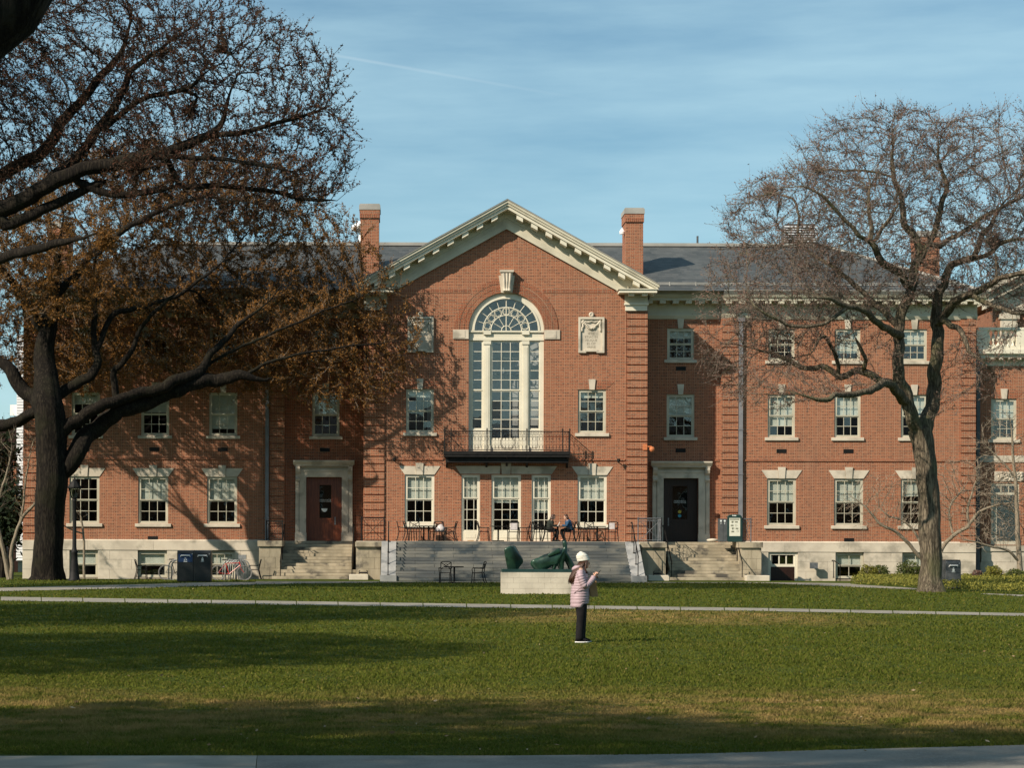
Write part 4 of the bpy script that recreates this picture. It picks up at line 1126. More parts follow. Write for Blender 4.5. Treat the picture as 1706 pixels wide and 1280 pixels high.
for px in (744, 810, 843.5, 877, 944):
    x = Xp(px, YG); s = MB()
    s.prism_x([(YG-0.01, zs0-0.62), (YG-0.01, zs0-0.12), (YB+0.1, zs0-0.12), (YB+0.16, zs0-0.2), (YG-0.35, zs0-0.34)], x-0.05, x+0.05)
    s.build('bracket', M['iron'], bal)

# ---- entrances
def entrance(x0, x1, side):
    Y = YR
    mt = 'stone'
    cx_ = (x0+x1)/2
    sur = MB()
    a0, a1, b0, b1 = Xp(cx_-47.5, Y), Xp(x0, Y), Xp(x1, Y), Xp(cx_+47.5, Y)
    ztop = Zp(795.7, Y); zb = ZT-0.02
    for (xa, xb) in ((a0, a1), (b0, b1)):
        ww = xb-xa; ins = (xb-0.32, xb) if xa == a0 else (xa, xa+0.32)
        sur.box(xa, xb, Y-0.10, Y, zb, Zp(777, Y))
        sur.box(ins[0], ins[1], Y-0.16, Y-0.10, zb, ztop+0.28)
        io = (xa, xa+0.17) if xa == a0 else (xb-0.17, xb)
        sur.box(io[0], io[1], Y-0.15, Y-0.10, zb, Zp(802, Y))
        sur.box(xa-0.02, xb+0.02, Y-0.19, Y, zb, zb+0.42)
    sur.box(a1-0.325, b0+0.325, Y-0.164, Y-0.001, ztop, ztop+0.276)
    sur.box(a1-0.38, b0+0.38, Y-0.20, Y-0.0, ztop+0.28, ztop+0.36)
    sur.box(a1, b0, Y-0.06, Y+0.1, ztop-0.01, ztop+0.3)
    sur.box(a0, b1, Y-0.104, Y-0.001, ztop+0.363, Zp(777.5, Y))
    zc = Zp(775.5, Y)
    xo0, xo1 = Xp(cx_-51, Y), Xp(cx_+50.5, Y)
    sur.box(xo0+0.06, xo1-0.06, Y-0.36, Y, Zp(777.5, Y), zc)
    sur.prism_x([(Y-0.38, zc), (Y, zc), (Y, zc+0.22), (Y-0.5, zc+0.22), (Y-0.5, zc+0.15)], xo0, xo1)
    o = sur.build('door_surround', M[mt], B)
    d = MB(); n = 30
    for i in range(n):
        xx = a0+0.25+(b1-a0-0.5)*i/n; d.box(xx, xx+0.05, Y-0.16, Y-0.1, Zp(780.5, Y), Zp(777.6, Y))
    d.build('dentil_course', M[mt], o, kind='stuff')
    for xx in (Xp(cx_-43.5, Y), Xp(cx_+43.5, Y)):
        c = MB(); pts = []
        c.prism_x([(Y-0.1, zc-0.08), (Y-0.34, zc-0.08), (Y-0.36, zc-0.2), (Y-0.30, zc-0.36), (Y-0.2, zc-0.48), (Y-0.2, zc-0.62), (Y-0.27, zc-0.70), (Y-0.22, zc-0.80), (Y-0.1, zc-0.82)][::-1], xx-0.11, xx+0.11)
        c.prism_x([(Y-0.1, zc-0.84), (Y-0.2, zc-0.84), (Y-0.16, zc-1.0), (Y-0.1, zc-1.05)][::-1], xx-0.06, xx+0.06)
        c.build('console', M[mt], o)
    # door
    dk = 'wood' if side == 'l' else 'wood_dark'
    yd = Y+0.26
    X0, X1 = a1, b0
    z0, z1 = ZT, ztop
    sgn = 1
    L0, L1_ = (X0+0.42, X1-0.05) if side == 'l' else (X0+0.05, X1-0.05)
    gx0, gx1 = (Xp(531.5, Y), Xp(551.5, Y)) if side == 'l' else (Xp(1121, Y), Xp(1146, Y))
    gz0, gz1 = Zp(864, Y), Zp(808.5, Y)
    s = MB(); s.mat(M[dk])
    s.box(X0, gx0-0.06, yd, yd+0.06, z0, z1); s.box(gx1+0.06, X1, yd, yd+0.06, z0, z1)
    s.box(gx0-0.06, gx1+0.06, yd, yd+0.06, gz1+0.05, z1); s.box(gx0-0.06, gx1+0.06, yd, yd+0.06, z0, gz0-0.05)
    dr = s.build('door', None, B)
    s = MB()
    for b in ((gx0-0.09, gx1+0.09, gz1, gz1+0.09), (gx0-0.09, gx1+0.09, gz0-0.09, gz0), (gx0-0.09, gx0, gz0, gz1), (gx1, gx1+0.09, gz0, gz1)): s.box(b[0], b[1], yd-0.035, yd+0.03, b[2], b[3])
    s.build('glazing_bead', M[dk], dr)
    s = MB(); s.box(gx0, gx1, yd+0.02, yd+0.025, gz0, gz1); s.build('pane', M['glass'], dr)
    s = MB(); s.box(X0, X1, yd+0.8, yd+0.85, z0, z1); s.build('lobby', M['interior'], dr)
    for za, zb_ in ((z0+0.12, z0+0.34), (z0+0.44, gz0-0.2)):
        s = MB(); s.box(gx0-0.05, gx1+0.05, yd-0.012, yd, za, zb_); s.box(gx0+0.03, gx1-0.03, yd-0.024, yd-0.012, za+0.05, zb_-0.05); s.build('door_panel', M[dk], dr)
    hx = Xp(558, Y) if side == 'l' else Xp(1114.5, Y)
    s = MB(); s.box(hx-0.03, hx+0.03, yd-0.02, yd, Zp(875, Y), Zp(862, Y)); s.tube([(hx, yd-0.02, Zp(872, Y)), (hx, yd-0.09, Zp(871, Y)), (hx, yd-0.09, Zp(865, Y)), (hx, yd-0.02, Zp(864, Y))], 0.018, 6); s.build('handle', M['steel'], dr)
    tc_ = (gx0+gx1)/2
    text_mesh("STEPHEN ROBERT '62", 0.062, M['sticker'], 'lettering', dr, (tc_, yd+0.012, Zp(833.6, Y)), 0.001)
    text_mesh("CAMPUS CENTER", 0.078, M['sticker'], 'lettering', dr, (tc_, yd+0.012, Zp(836.2, Y)), 0.001)
    if side == 'l':
        s = MB(); r_ = 0.15; c0 = (Xp(540, Y), Zp(848, Y)); s.prism([(c0[0]-r_, c0[1])]+[(c0[0]+r_*math.cos(a), c0[1]+r_*1.15*math.sin(a)) for a in [R(180+i*18) for i in range(1, 10)]]+[(c0[0]+r_, c0[1])], yd+0.008, yd+0.012); s.build('sticker', M['sticker'], dr)
    else:
        s = MB(); s.mat(M['yellow_flower']); s.lathe([(0.085, 0), (0.085, 0.004)], (Xp(1133.3, Y), yd+0.008, Zp(851.7, Y)), 14, 'Y'); s.mat(M['cyan_print']); s.lathe([(0.09, 0), (0.09, 0.004)], (Xp(1133.3, Y), yd+0.008, Zp(858.5, Y)), 12, 'Y', 1, 0.85); s.build('sticker', None, dr)
entrance(510, 569.3, 'l'); entrance(1104.7, 1163, 'r')

# ================================================================ TERRACE AND STEPS
YT = 104.0
tx0, tx1 = Xp(593.5, YT), Xp(1108.5, YT)
T = thing('stone_terrace', 'raised stone terrace in front of the gable carrying the cafe tables', 'terrace')
s = MB(); s.box(tx0+0.05, tx1-0.05, YT+0.06, YG-0.01, -0.05, ZT-0.13); s.build('core', M['stone_dark'], T)
# paving slabs
nx = 14
for i in range(nx):
    for j in range(2):
        x0_ = tx0+(tx1-tx0)*i/nx; x1_ = tx0+(tx1-tx0)*(i+1)/nx; y0_ = YT-0.02+j*1.26; y1_ = y0_+1.25
        s = MB(); s.box(x0_+0.004, x1_-0.004, y0_, y1_-0.004, ZT-0.13, ZT-random.uniform(0, 0.004)); s.build('paving_slab', M['stone'], T)
def stone_face(T_, xa, xb, Y, z0, z1, rows, n, mat, Yb=0.2, cap=None):
    h = (z1-z0)/rows
    for r_ in range(rows):
        L = (xb-xa)/n; off = L*0.5 if r_ % 2 else 0
        xs = sorted(set([xa, xb]+[xa+off+L*i for i in range(1 if not off else 0, n)]))
        for a, b in zip(xs[:-1], xs[1:]):
            if b-a < 0.06: continue
            s = MB(); s.box(a+0.005, b-0.005, Y-random.uniform(0, 0.008), Y+Yb, z0+h*r_+0.004, z0+h*(r_+1)-0.004); s.build('wall_stone', M[mat], T_)
# side parts of the terrace front, with overhanging caps
for xa, xb in ((593.5, 635.5), (1068, 1108.5)):
    X0, X1 = Xp(xa, YT), Xp(xb, YT)
    stone_face(T, X0+0.04, X1-0.04, YT, 0.0, Zp(911.5, YT), 3, 2, 'stone_dirty')
    s = MB(); s.box(X0-0.05, X1+0.05, YT-0.14, YT+0.3, Zp(911.5, YT), ZT-0.135+0.1); s.build('cap', M['stone_dirty'], T)
# sides of the terrace
for X in (tx0+0.02, tx1-0.02):
    s = MB(); s.box(X-0.03, X+0.03, YT+0.02, YR, 0, ZT-0.14); s.build('side_wall', M['stone_dirty'], T)

def stairs(name, label, xa, xb, Ytop, run, n, ztop, mat, jn, parent=None, wide=0, z0=0.0):
    S = thing(name, label, 'steps')
    h = (ztop-z0)/n; d = run/(n-1)
    for i in range(n):                      # i = 0 lowest
        y0 = Ytop-run+d*i
        x0_, x1_ = xa, xb
        if wide and i < wide: x0_ -= 0.22*(wide-i)*0.5; x1_ += 0.35*(wide-i)*0.5
        m_ = jn; L = (x1_-x0_)/m_; off = L*0.5 if i % 2 else 0
        xs = sorted(set([x0_, x1_]+[x0_+off+L*k for k in range(1 if not off else 0, m_)])) if m_ > 1 else [x0_, x1_]
        for a, b in zip(xs[:-1], xs[1:]):
            s = MB(); s.box(a+0.004, b-0.004, y0-random.uniform(0, 0.008), y0+d+0.16, z0+h*i+0.003, z0+h*(i+1)-0.002)
            o = s.build('step_stone', M[mat], S); bevel(o, 0.012)
    s = MB(); s.prism_x([(Ytop-run+d, z0-0.02), (Ytop+0.1, z0-0.02), (Ytop+0.1, ztop-0.06), (Ytop, ztop-h-0.03)], xa+0.02, xb-0.02); s.build('core', M['stone_dark'], S)
    return S
YS = 103.62
cs = stairs('granite_steps', 'broad flight of dark grey granite steps below the terrace, behind the green sculpture', Xp(660, YS), Xp(1042, YS), YT-0.1, 3.35, 12, ZT-0.01, 'granite', 6)
for sgn, xa, xb in ((-1, 635.7, 660), (1, 1042, 1065)):
    X0, X1 = Xp(xa, YS), Xp(xb, YS)
    n = 4; y0, y1 = YT-3.0, YT-0.12
    for i in range(n):
        a, b = i/n, (i+1)/n
        ya, yb_ = y0+(y1-y0)*a, y0+(y1-y0)*b-0.01
        za, zb_ = 0.27+(ZT-0.27)*a, 0.27+(ZT-0.27)*b-0.004
        s = MB(); s.prism_x([(ya, -0.02), (yb_, -0.02), (yb_, zb_), (ya, za)], X0, X1); s.build('cheek_stone', M['granite_pale'], cs)
    s = MB(); s.box(X0-0.03, X1+0.03, YT-3.55, YT-3.01, -0.02, 0.27); s.build('cheek_foot', M['granite_pale'], cs)

def railing_post(s, x, y, z0, z1, r=0.028): s.tube([(x, y, z0), (x, y, z1)], r, 6)
def handrail(name, label, x, ya, yb, za, zb, n, hh=0.92, mat='iron', up=0.0):
    """sloping rail from (ya,za) bottom to (yb,zb) top"""
    s = MB()
    s.tube([(x, ya-0.1, za+hh-0.08), (x, ya, za+hh), (x, yb, zb+hh), (x, yb+0.35, zb+hh+up), (x, yb+0.38, zb+hh-0.05+up)], 0.026, 6)
    o = s.build(name, M[mat]); tag(o, label, 'handrail')
    for i in range(n):
        t = i/(n-1); y = ya+(yb-ya)*t; z = za+(zb-za)*t
        p_ = MB(); p_.tube([(x, y, z-0.02), (x, y, z+hh)], 0.022, 6); p_.lathe([(0.06, 0), (0.05, 0.03)], (x, y, z), 8); p_.build('post', M[mat], o)
    return o
handrail('handrail', 'black handrail standing on the pale sloping kerb left of the granite steps', Xp(647.5, YS), YT-3.0, YT-0.2, 0.27, ZT, 4)
handrail('handrail', 'black handrail standing on the pale sloping kerb right of the granite steps', Xp(1053.5, YS), YT-3.0, YT-0.2, 0.27, ZT, 4)

# side entrance steps
YE = 107.6
ls = stairs('sandstone_steps', 'weathered sandstone steps up to the left entrance with the red wooden door', Xp(469.5, 106.5), Xp(588.5, 106.5), YE, 3.4, 12, ZT-0.005, 'stone_dirty', 1, wide=3)
rs = stairs('sandstone_steps', 'sunlit sandstone steps with dark rail shadows up to the right entrance', Xp(1110, 106.5), Xp(1233, 106.5), YE, 3.4, 12, ZT-0.005, 'stone_dirty', 1, wide=3)
for S_, xa, xb in ((ls, 469.5, 590), (rs, 1108, 1233)):
    s = MB(); s.box(Xp(xa, YE), Xp(xb, YE), YE+0.25, YR+0.6, 0, ZT-0.008); s.build('landing', M['stone_dirty'], S_)
# flanking piers of the side steps
def flank(label, xa, xb, Yf, Yb_, pyb=0):
    X0, X1 = Xp(xa, Yf), Xp(xb, Yf)
    S = thing('stone_pier', label, 'stone block')
    stone_face(S, X0+0.04, X1-0.04, Yf, 0.0, Zp(911.5, Yf), 3, 2, 'stone_dirty')
    s = MB(); s.box(X0+0.05, X1-0.05, Yf+0.21, Yb_, 0, Zp(911.5, Yf)); s.build('core', M['stone_dirty'], S)
    s = MB(); s.box(X0-0.02, X1+0.02, Yf-0.1, Yb_, Zp(911.5, Yf)+0.003, ZT); s.build('cap', M['stone_dirty'], S)
    return S
flank('stained sandstone pier left of the left entrance steps', 430, 469.3, 104.9, YW-0.15)
flank('streaked sandstone pier right of the right entrance steps beside the basement door', 1233.3, 1270, 104.9, YW-0.15)
for lab, X, Y0_, w_ in (('low stone block at the foot of the right steps beside the pier', Xp(1264, 103.5), 103.6, 1.1), ('low stone block at the foot of the sunlit right steps, left side', Xp(1097, 103.5), 103.3, 1.0), ('low stone block at the foot of the left steps beside the granite kerb', Xp(598, 103.5), 103.3, 0.9)):
    s = MB(); s.box(X-w_/2, X+w_/2, Y0_, Y0_+0.7, -0.01, 0.26); o = s.build('stone_block', M['stone']); bevel(o, 0.02); tag(o, lab, 'stone block')
# handrails of the side steps
handrail('handrail', 'thin iron handrail on the left side of the left entrance steps', Xp(470.5, 106), 104.35, YE, 0.0, ZT-0.1, 3, 0.9)
handrail('handrail', 'thin iron handrail on the right side of the left entrance steps', Xp(588, 106), 104.35, YE, 0.0, ZT-0.1, 3, 0.9)
handrail('handrail', 'thin iron handrail on the left side of the right entrance steps', Xp(1112, 106), 104.35, YE, 0.0, ZT-0.1, 3, 0.9)
handrail('handrail', 'thin iron handrail in front of the menu board on the right steps', Xp(1228, 106), 104.35, YE, 0.0, ZT-0.1, 3, 0.9)
handrail('handrail', 'short black handrail sloping down to the basement window on the right', Xp(1395, 107), 106.3, 107.9, -0.1, 0.1, 2, 0.85)

def guard(label, p0, p1, z0, z1, mat='iron_grey', dense=False):
    p0, p1 = Vector(p0), Vector(p1); L = (p1-p0).length; d = (p1-p0)/L
    s = MB()
    q = lambda t, z: (p0.x+d.x*L*t, p0.y+d.y*L*t, z)
    o = thing('iron_railing', label, 'railing')
    s.tube([q(0, z1), q(1, z1)], 0.024, 6); s.build('top_rail', M[mat], o)
    s = MB(); s.tube([q(0, z0+0.08), q(1, z0+0.08)], 0.016, 5); s.build('bottom_rail', M[mat], o)
    for t in (0, 1): p_ = MB(); p_.tube([q(t, z0), q(t, z1+0.05)], 0.028, 6); p_.build('post', M[mat], o)
    n = max(1, int(L/0.14)); pk = MB(); pk.tube([q(0, z1-0.13), q(1, z1-0.13)], 0.012, 5)
    for i in range(1, n): pk.tube([q(i/n, z0+0.08), q(i/n, z1-0.13)], 0.009, 4)
    for i in range(n): 
        c_ = q((i+.5)/n, z1-0.065); pk.ring(c_, 0.045, 0.008, 8, 'Y' if abs(d.x) > abs(d.y) else 'X', 4)
    pk.tube([q(0.1, z0+0.1), q(0.9, z1-0.15)], 0.012, 4); pk.tube([q(0.9, z0+0.1), q(0.1, z1-0.15)], 0.012, 4)
    pk.build('bars', M[mat], o, kind='stuff')
    return o
zr_ = Zp(863, 105.5)
guard('rusty square iron railing panel beside the left entrance steps', (Xp(602, 105.0), 105.0, 0), (Xp(640, 105.0), 105.0, 0), ZT, zr_, 'iron')
guard('thin grey iron railing between the terrace and the right entrance', (Xp(1063, 105.0), 105.0, 0), (Xp(1102, 105.0), 105.0, 0), ZT, zr_)
guard('grey iron railing running back towards the right entrance door', (Xp(1102, 105.0), 105.0, 0), (Xp(1102, 105.0), 106.4, 0), ZT, zr_)
guard('grey iron railing right of the menu board', (Xp(1237, 106.2), 106.2, 0), (Xp(1251, 106.2), 106.2, 0), ZT, zr_)
guard('dark iron railing on top of the pier left of the left entrance steps', (Xp(444, 106.4), 106.4, 0), (Xp(470, 105.0), 105.2, 0), ZT, ZT+0.95, 'iron')

# ================================================================ TREES
def catmull(P, step):
    P = [np.array(p, float) for p in P]
    P = [2*P[0]-P[1]] + P + [2*P[-1]-P[-2]]
    out = []
    for i in range(1, len(P)-2):
        L = np.linalg.norm(P[i+1][:3]-P[i][:3]); n = max(1, int(math.ceil(L/step)))
        for k in range(n):
            t = k/n; a, b, c, d = P[i-1], P[i], P[i+1], P[i+2]
            out.append(0.5*((2*b)+(-a+c)*t+(2*a-5*b+4*c-d)*t*t+(-a+3*b-3*c+d)*t**3))
    out.append(P[-2]); return np.array(out)

def frustums(P0, P1, r0, r1, n):
    d = P1-P0; L = np.linalg.norm(d, axis=1, keepdims=True); d = d/np.maximum(L, 1e-6)
    ref = np.tile(np.array([[0.3, 0.2, 1.0]]), (len(d), 1)); ref[np.abs(d[:, 2]) > 0.85] = (1, 0.2, 0)
    u = np.cross(d, ref); u /= np.linalg.norm(u, axis=1, keepdims=True); v = np.cross(d, u)
    a = np.arange(n)*2*math.pi/n
    ring = u[:, None, :]*np.cos(a)[None, :, None] + v[:, None, :]*np.sin(a)[None, :, None]
    V0 = P0[:, None, :]-d[:, None, :]*0 + ring*r0[:, None, None]; V1 = P1[:, None, :] + ring*r1[:, None, None]
    V = np.concatenate([V0, V1], axis=1).reshape(-1, 3)
    base = (np.arange(len(d))*2*n)[:, None]
    j = np.arange(n); jn = (j+1) % n
    Q = np.stack([base+j, base+jn, base+jn+n, base+j+n], axis=2).reshape(-1, 4)
    return V, Q

def bark_tube(name, pts, rad, mat, parent, n=20, ridge=0.06, flare=0.0, seed=0):
    """thick limb with vertical bark ridges; pts Nx3, rad N"""
    k = len(pts); V = []; rng = np.random.RandomState(seed); rad = rad.copy(); m_ = max(3, k//6)
    rad[-m_:] *= np.linspace(1, 0.25 if rad[-1] < 0.2 else 1, m_)
    ph = rng.rand(8)*6.28; fr = rng.randint(5, 14, 8)
    prev = None
    for i in range(k):
        d = pts[min(i+1, k-1)]-pts[max(i-1, 0)]; d = d/max(np.linalg.norm(d), 1e-6)
        if prev is None: u = np.cross(d, [0.1, 1, 0.05])
        else: u = prev-d*np.dot(prev, d)
        u /= np.linalg.norm(u); prev = u; w = np.cross(d, u)
        for j in range(n):
            a = 2*math.pi*j/n
            r = rad[i]*(1+ridge*sum(math.sin(fr[q]*a+ph[q]+0.045*i*math.sin(ph[q])) for q in range(5))/2.2)
            if flare and i < 9: r *= 1+0.5*flare*max(0, math.cos(a*4+ph[0]))*(1-i/9)**2.0
            V.append(pts[i]+(u*math.cos(a)+w*math.sin(a))*r)
    V = np.array(V); i = np.arange(k-1)[:, None]*n; j = np.arange(n)[None, :]
    Q = np.stack([i+j, i+(j+1) % n, i+(j+1) % n+n, i+j+n], axis=2).reshape(-1, 4)
    return setup_np(name, V, Q, 4, mat, parent, True, None)

def grow_tree(root, limbs, attr, step=0.4, infl=3.0, kill=0.75, iters=90, tip=0.012, expo=2.35, seed=1, mats=('bark', 'twig', 'buds_red'),
              twigs=3, tl=(0.3, 0.75), up=0.25, droop=0.0, buds=5, bs=(0.03, 0.075), twr=0.009, jitter=0.10, maxthin=0.03, bend=0.1, bcl=0.0, wander=0.75, inert=0.8, tdir=0.8, smooth_n=5):
    rng = np.random.RandomState(seed)
    pos_, par, man = [], [], []
    limbs = [L_(l) for l in limbs]
    for li, limb in enumerate(limbs):
        C = catmull(limb, step*0.8)
        # gnarled wander
        ph = rng.rand(6)*6.28
        for i in range(1, len(C)):
            t = i*0.55; w = min(1, i/4)*min(1.0, C[i, 3]*2.5+0.25)*(0.22 if li == 0 else wander)
            C[i, 0] += w*0.10*math.sin(t+ph[0])+w*0.05*math.sin(2.3*t+ph[1]); C[i, 1] += w*0.18*math.sin(0.8*t+ph[2]); C[i, 2] += w*0.09*math.sin(1.2*t+ph[3])+w*0.04*math.sin(2.9*t+ph[4])
        start = None
        if li:
            A = np.array(pos_); start = int(np.argmin(((A-C[0, :3])**2).sum(1)))
            # bridge from inside the parent limb
            C[0, :3] = A[start]
        base = len(pos_)
        for i in range(len(C)):
            if li and i == 0: continue
            pos_.append(C[i, :3]); par.append((start if (li and i == 1) else len(pos_)-2)); man.append(C[i, 3])
        bark_tube('trunk' if li == 0 else 'limb', C[:, :3], C[:, 3], M[mats[0]], root, n=28 if li == 0 else (16 if C[0, 3] > 0.15 else 10), ridge=0.07 if li == 0 else 0.08, flare=0.35 if li == 0 else 0, seed=seed*31+li)
    par[0] = -1
    pos_ = np.array(pos_, np.float32); par = np.array(par); man = np.array(man); ns = len(pos_)
    nodes = [pos_]; parents = [par]; N_ = ns
    A = attr.astype(np.float32); alive = np.ones(len(A), bool)
    bd = np.full(len(A), 1e9, np.float32); bi = np.zeros(len(A), int)
    def update(newp, off):
        for c in range(0, len(newp), 400):
            q = newp[c:c+400]
            idx = np.nonzero(alive)[0]
            if len(idx) == 0: return
            d2 = (A[idx]**2).sum(1)[:, None] + (q**2).sum(1)[None, :] - 2*A[idx] @ q.T
            m = d2.argmin(1); dm = d2[np.arange(len(idx)), m]
            better = dm < bd[idx]
            bd[idx[better]] = dm[better]; bi[idx[better]] = off+c+m[better]
    ok = man > -1
    update(pos_, 0)
    allp = pos_.copy(); allpar = par.copy()
    dirs = np.zeros_like(allp); 
    v = par >= 0; dirs[v] = allp[v]-allp[par[v]]; dirs /= np.maximum(np.linalg.norm(dirs, axis=1, keepdims=True), 1e-6)
    for it in range(iters):
        idx = np.nonzero(alive & (bd < (infl*(1.0 if it else 1.6))**2))[0]
        if len(idx) == 0:
            idx = np.nonzero(alive)[0]
            if len(idx) < 20 or it > iters-10: break
            idx = idx[np.argsort(bd[idx])[:50]]
        near = bi[idx]; dv = A[idx]-allp[near]; dv /= np.maximum(np.linalg.norm(dv, axis=1, keepdims=True), 1e-6)
        acc = np.zeros((len(allp), 3)); np.add.at(acc, near, dv)
        src = np.unique(near)
        g = acc[src]; g /= np.maximum(np.linalg.norm(g, axis=1, keepdims=True), 1e-6)
        g = g + dirs[src]*inert + rng.normal(0, jitter, (len(src), 3)); g[:, 2] += bend - droop*0.3
        g /= np.linalg.norm(g, axis=1, keepdims=True)
        newp = (allp[src]+g*step).astype(np.float32)
        off = len(allp)
        allp = np.concatenate([allp, newp]); allpar = np.concatenate([allpar, src]); dirs = np.concatenate([dirs, g])
        update(newp, off)
        alive &= bd > kill**2
    n = len(allp)
    for _ in range(smooth_n):      # ease the kinks out of the grown branches
        cs = np.zeros((n, 3)); cc = np.zeros(n); q = np.arange(1, n); np.add.at(cs, allpar[q], allp[q]); np.add.at(cc, allpar[q], 1)
        mv = np.arange(ns, n); mv = mv[cc[mv] > 0]
        allp[mv] = 0.5*allp[mv] + 0.25*allp[allpar[mv]] + 0.25*(cs[mv]/cc[mv][:, None])
    dirs[ns:] = allp[ns:]-allp[allpar[ns:]]; dirs /= np.maximum(np.linalg.norm(dirs, axis=1, keepdims=True), 1e-6)
    rad = np.zeros(n); child = np.zeros(n, int)
    acc = np.zeros(n)
    for i in range(n-1, -1, -1):
        r = tip if acc[i] == 0 else acc[i]**(1/expo)
        rad[i] = r
        p = allpar[i]
        if p >= 0: acc[p] += r**expo; child[p] += 1
    print('dbg', n, ns, (child==0).sum(), np.isfinite(allp).all(), alive.sum(), rad.min(), it)
    rad = np.minimum(rad, 0.22)
    e = np.arange(ns, n); pe = allpar[e]
    r1 = rad[e]; r0 = np.minimum(np.where(pe < ns, np.minimum(np.maximum(man[np.minimum(pe, ns-1)], 0.02), rad[e]*1.35), rad[pe]), rad[e]*1.5)
    Vs, Qs, off = [], [], 0
    for lo, hi, sides in ((0.0, 0.03, 3), (0.03, 0.08, 5), (0.08, 9, 8)):
        m = (r0 >= lo) & (r0 < hi)
        if m.any():
            V, Q = frustums(allp[pe[m]].astype(float), allp[e[m]].astype(float)+dirs[e[m]]*0.01, r0[m], r1[m], sides)
            Vs.append(V); Qs.append(Q+off); off += len(V)
    setup_np('branches', np.concatenate(Vs), np.concatenate(Qs), 4, M[mats[0] if len(mats) < 4 else mats[3]], root, True)
    # twigs
    thin = np.nonzero((rad < maxthin) & (np.arange(n) >= ns*0))[0]
    thin = thin[thin >= ns] if len(thin) else thin
    T = np.repeat(thin, twigs); k = len(T)
    d0 = dirs[T]*tdir + rng.normal(0, 0.5, (k, 3)); d0[:, 2] += up-droop; d0 /= np.linalg.norm(d0, axis=1, keepdims=True)
    Ls = rng.uniform(tl[0], tl[1], k)*np.where(child[T] == 0, 1.25, 0.85)
    P0 = allp[T].astype(float) + dirs[T]*(rng.rand(k)[:, None]*step*0.5)
    d1 = d0 + rng.normal(0, 0.2, (k, 3)); d1[:, 2] += up*0.7-droop; d1 /= np.linalg.norm(d1, axis=1, keepdims=True)
    Pm = P0+d0*Ls[:, None]*0.5; P1 = Pm+d1*Ls[:, None]*0.5
    sd_ = np.cross(d0, rng.normal(0, 1, (k, 3))); sd_ /= np.linalg.norm(sd_, axis=1, keepdims=True); sd_ *= twr*1.15
    V = np.stack([P0-sd_, P0+sd_, Pm+sd_*0.75, Pm-sd_*0.75, P1+sd_*0.25, P1-sd_*0.25], axis=1).reshape(-1, 3)
    o6 = (np.arange(k)*6)[:, None]
    Q = np.concatenate([o6+np.array([[0, 1, 2, 3]]), o6+np.array([[3, 2, 4, 5]])])
    setup_np('twigs', V, Q, 4, M[mats[1]], root, False)
    # buds and young catkins along the twigs
    if buds:
        dens = np.array([1.0]*k)
        cnt = rng.poisson(buds, k)
        I = np.repeat(np.arange(k), cnt); t = rng.rand(len(I))**0.8
        seg = t < 0.5
        c = np.where(seg[:, None], P0[I]+(Pm[I]-P0[I])*(t*2)[:, None], Pm[I]+(P1[I]-Pm[I])*(t*2-1)[:, None])
        c = c + rng.normal(0, 0.02+bcl, (len(I), 3))
        a = rng.normal(0, 1, (len(I), 3)) + d1[I]*1.2; a /= np.linalg.norm(a, axis=1, keepdims=True)
        b = np.cross(a, rng.normal(0, 1, (len(I), 3))); b /= np.linalg.norm(b, axis=1, keepdims=True)
        s = rng.uniform(bs[0], bs[1], len(I))[:, None]; s2 = s*rng.uniform(0.35, 0.7, len(I))[:, None]
        V = np.stack([c-a*s*0.5-b*s2*0.45, c-a*s*0.3+b*s2*0.55, c+a*s*0.6], axis=1).reshape(-1, 3)
        Q = np.arange(len(I)*3).reshape(-1, 3)
        setup_np('buds', V, Q, 3, M[mats[2]], root, False)
    return n, k

def cloud(ells, spacing, seed, gaps=0.0, shell=0.35, gs=0.35, zmin=2.2):
    """ells: (px, py, rx_px, ry_px, Y, rY) ; returns points spread through the ellipsoids"""
    rng = np.random.RandomState(seed); out = []
    for (px, py, rx, ry, Y, rY) in ells:
        c = W(px, py, Y); s = Y/F; a, b, d = rx*s, rY, ry*s
        vol = 4/3*math.pi*a*b*d; k = int(vol/spacing**3)
        P = rng.normal(0, 1, (k, 3)); P /= np.linalg.norm(P, axis=1, keepdims=True)
        P *= (rng.rand(k)**(1/3*(1-shell)))[:, None]
        P = P*[a, b, d]+[c.x, c.y, c.z]
        out.append(P)
    P = np.concatenate(out)
    if gaps:
        keep = np.array([mnoise.noise(Vector(p)*gs+Vector((seed*7.3, 0, 0))) > gaps-0.5 for p in P])
        P = P[keep]
    return P[P[:, 2] > zmin]

def L_(pts):      # photo-traced limb -> (x,y,z,r)
    out = []
    for px, py, Y, r in pts:
        w = W(px, py, Y); out.append((w.x, w.y, w.z, r*Y/F))       # r in photo pixels
    return out
import time
t0 = time.time()
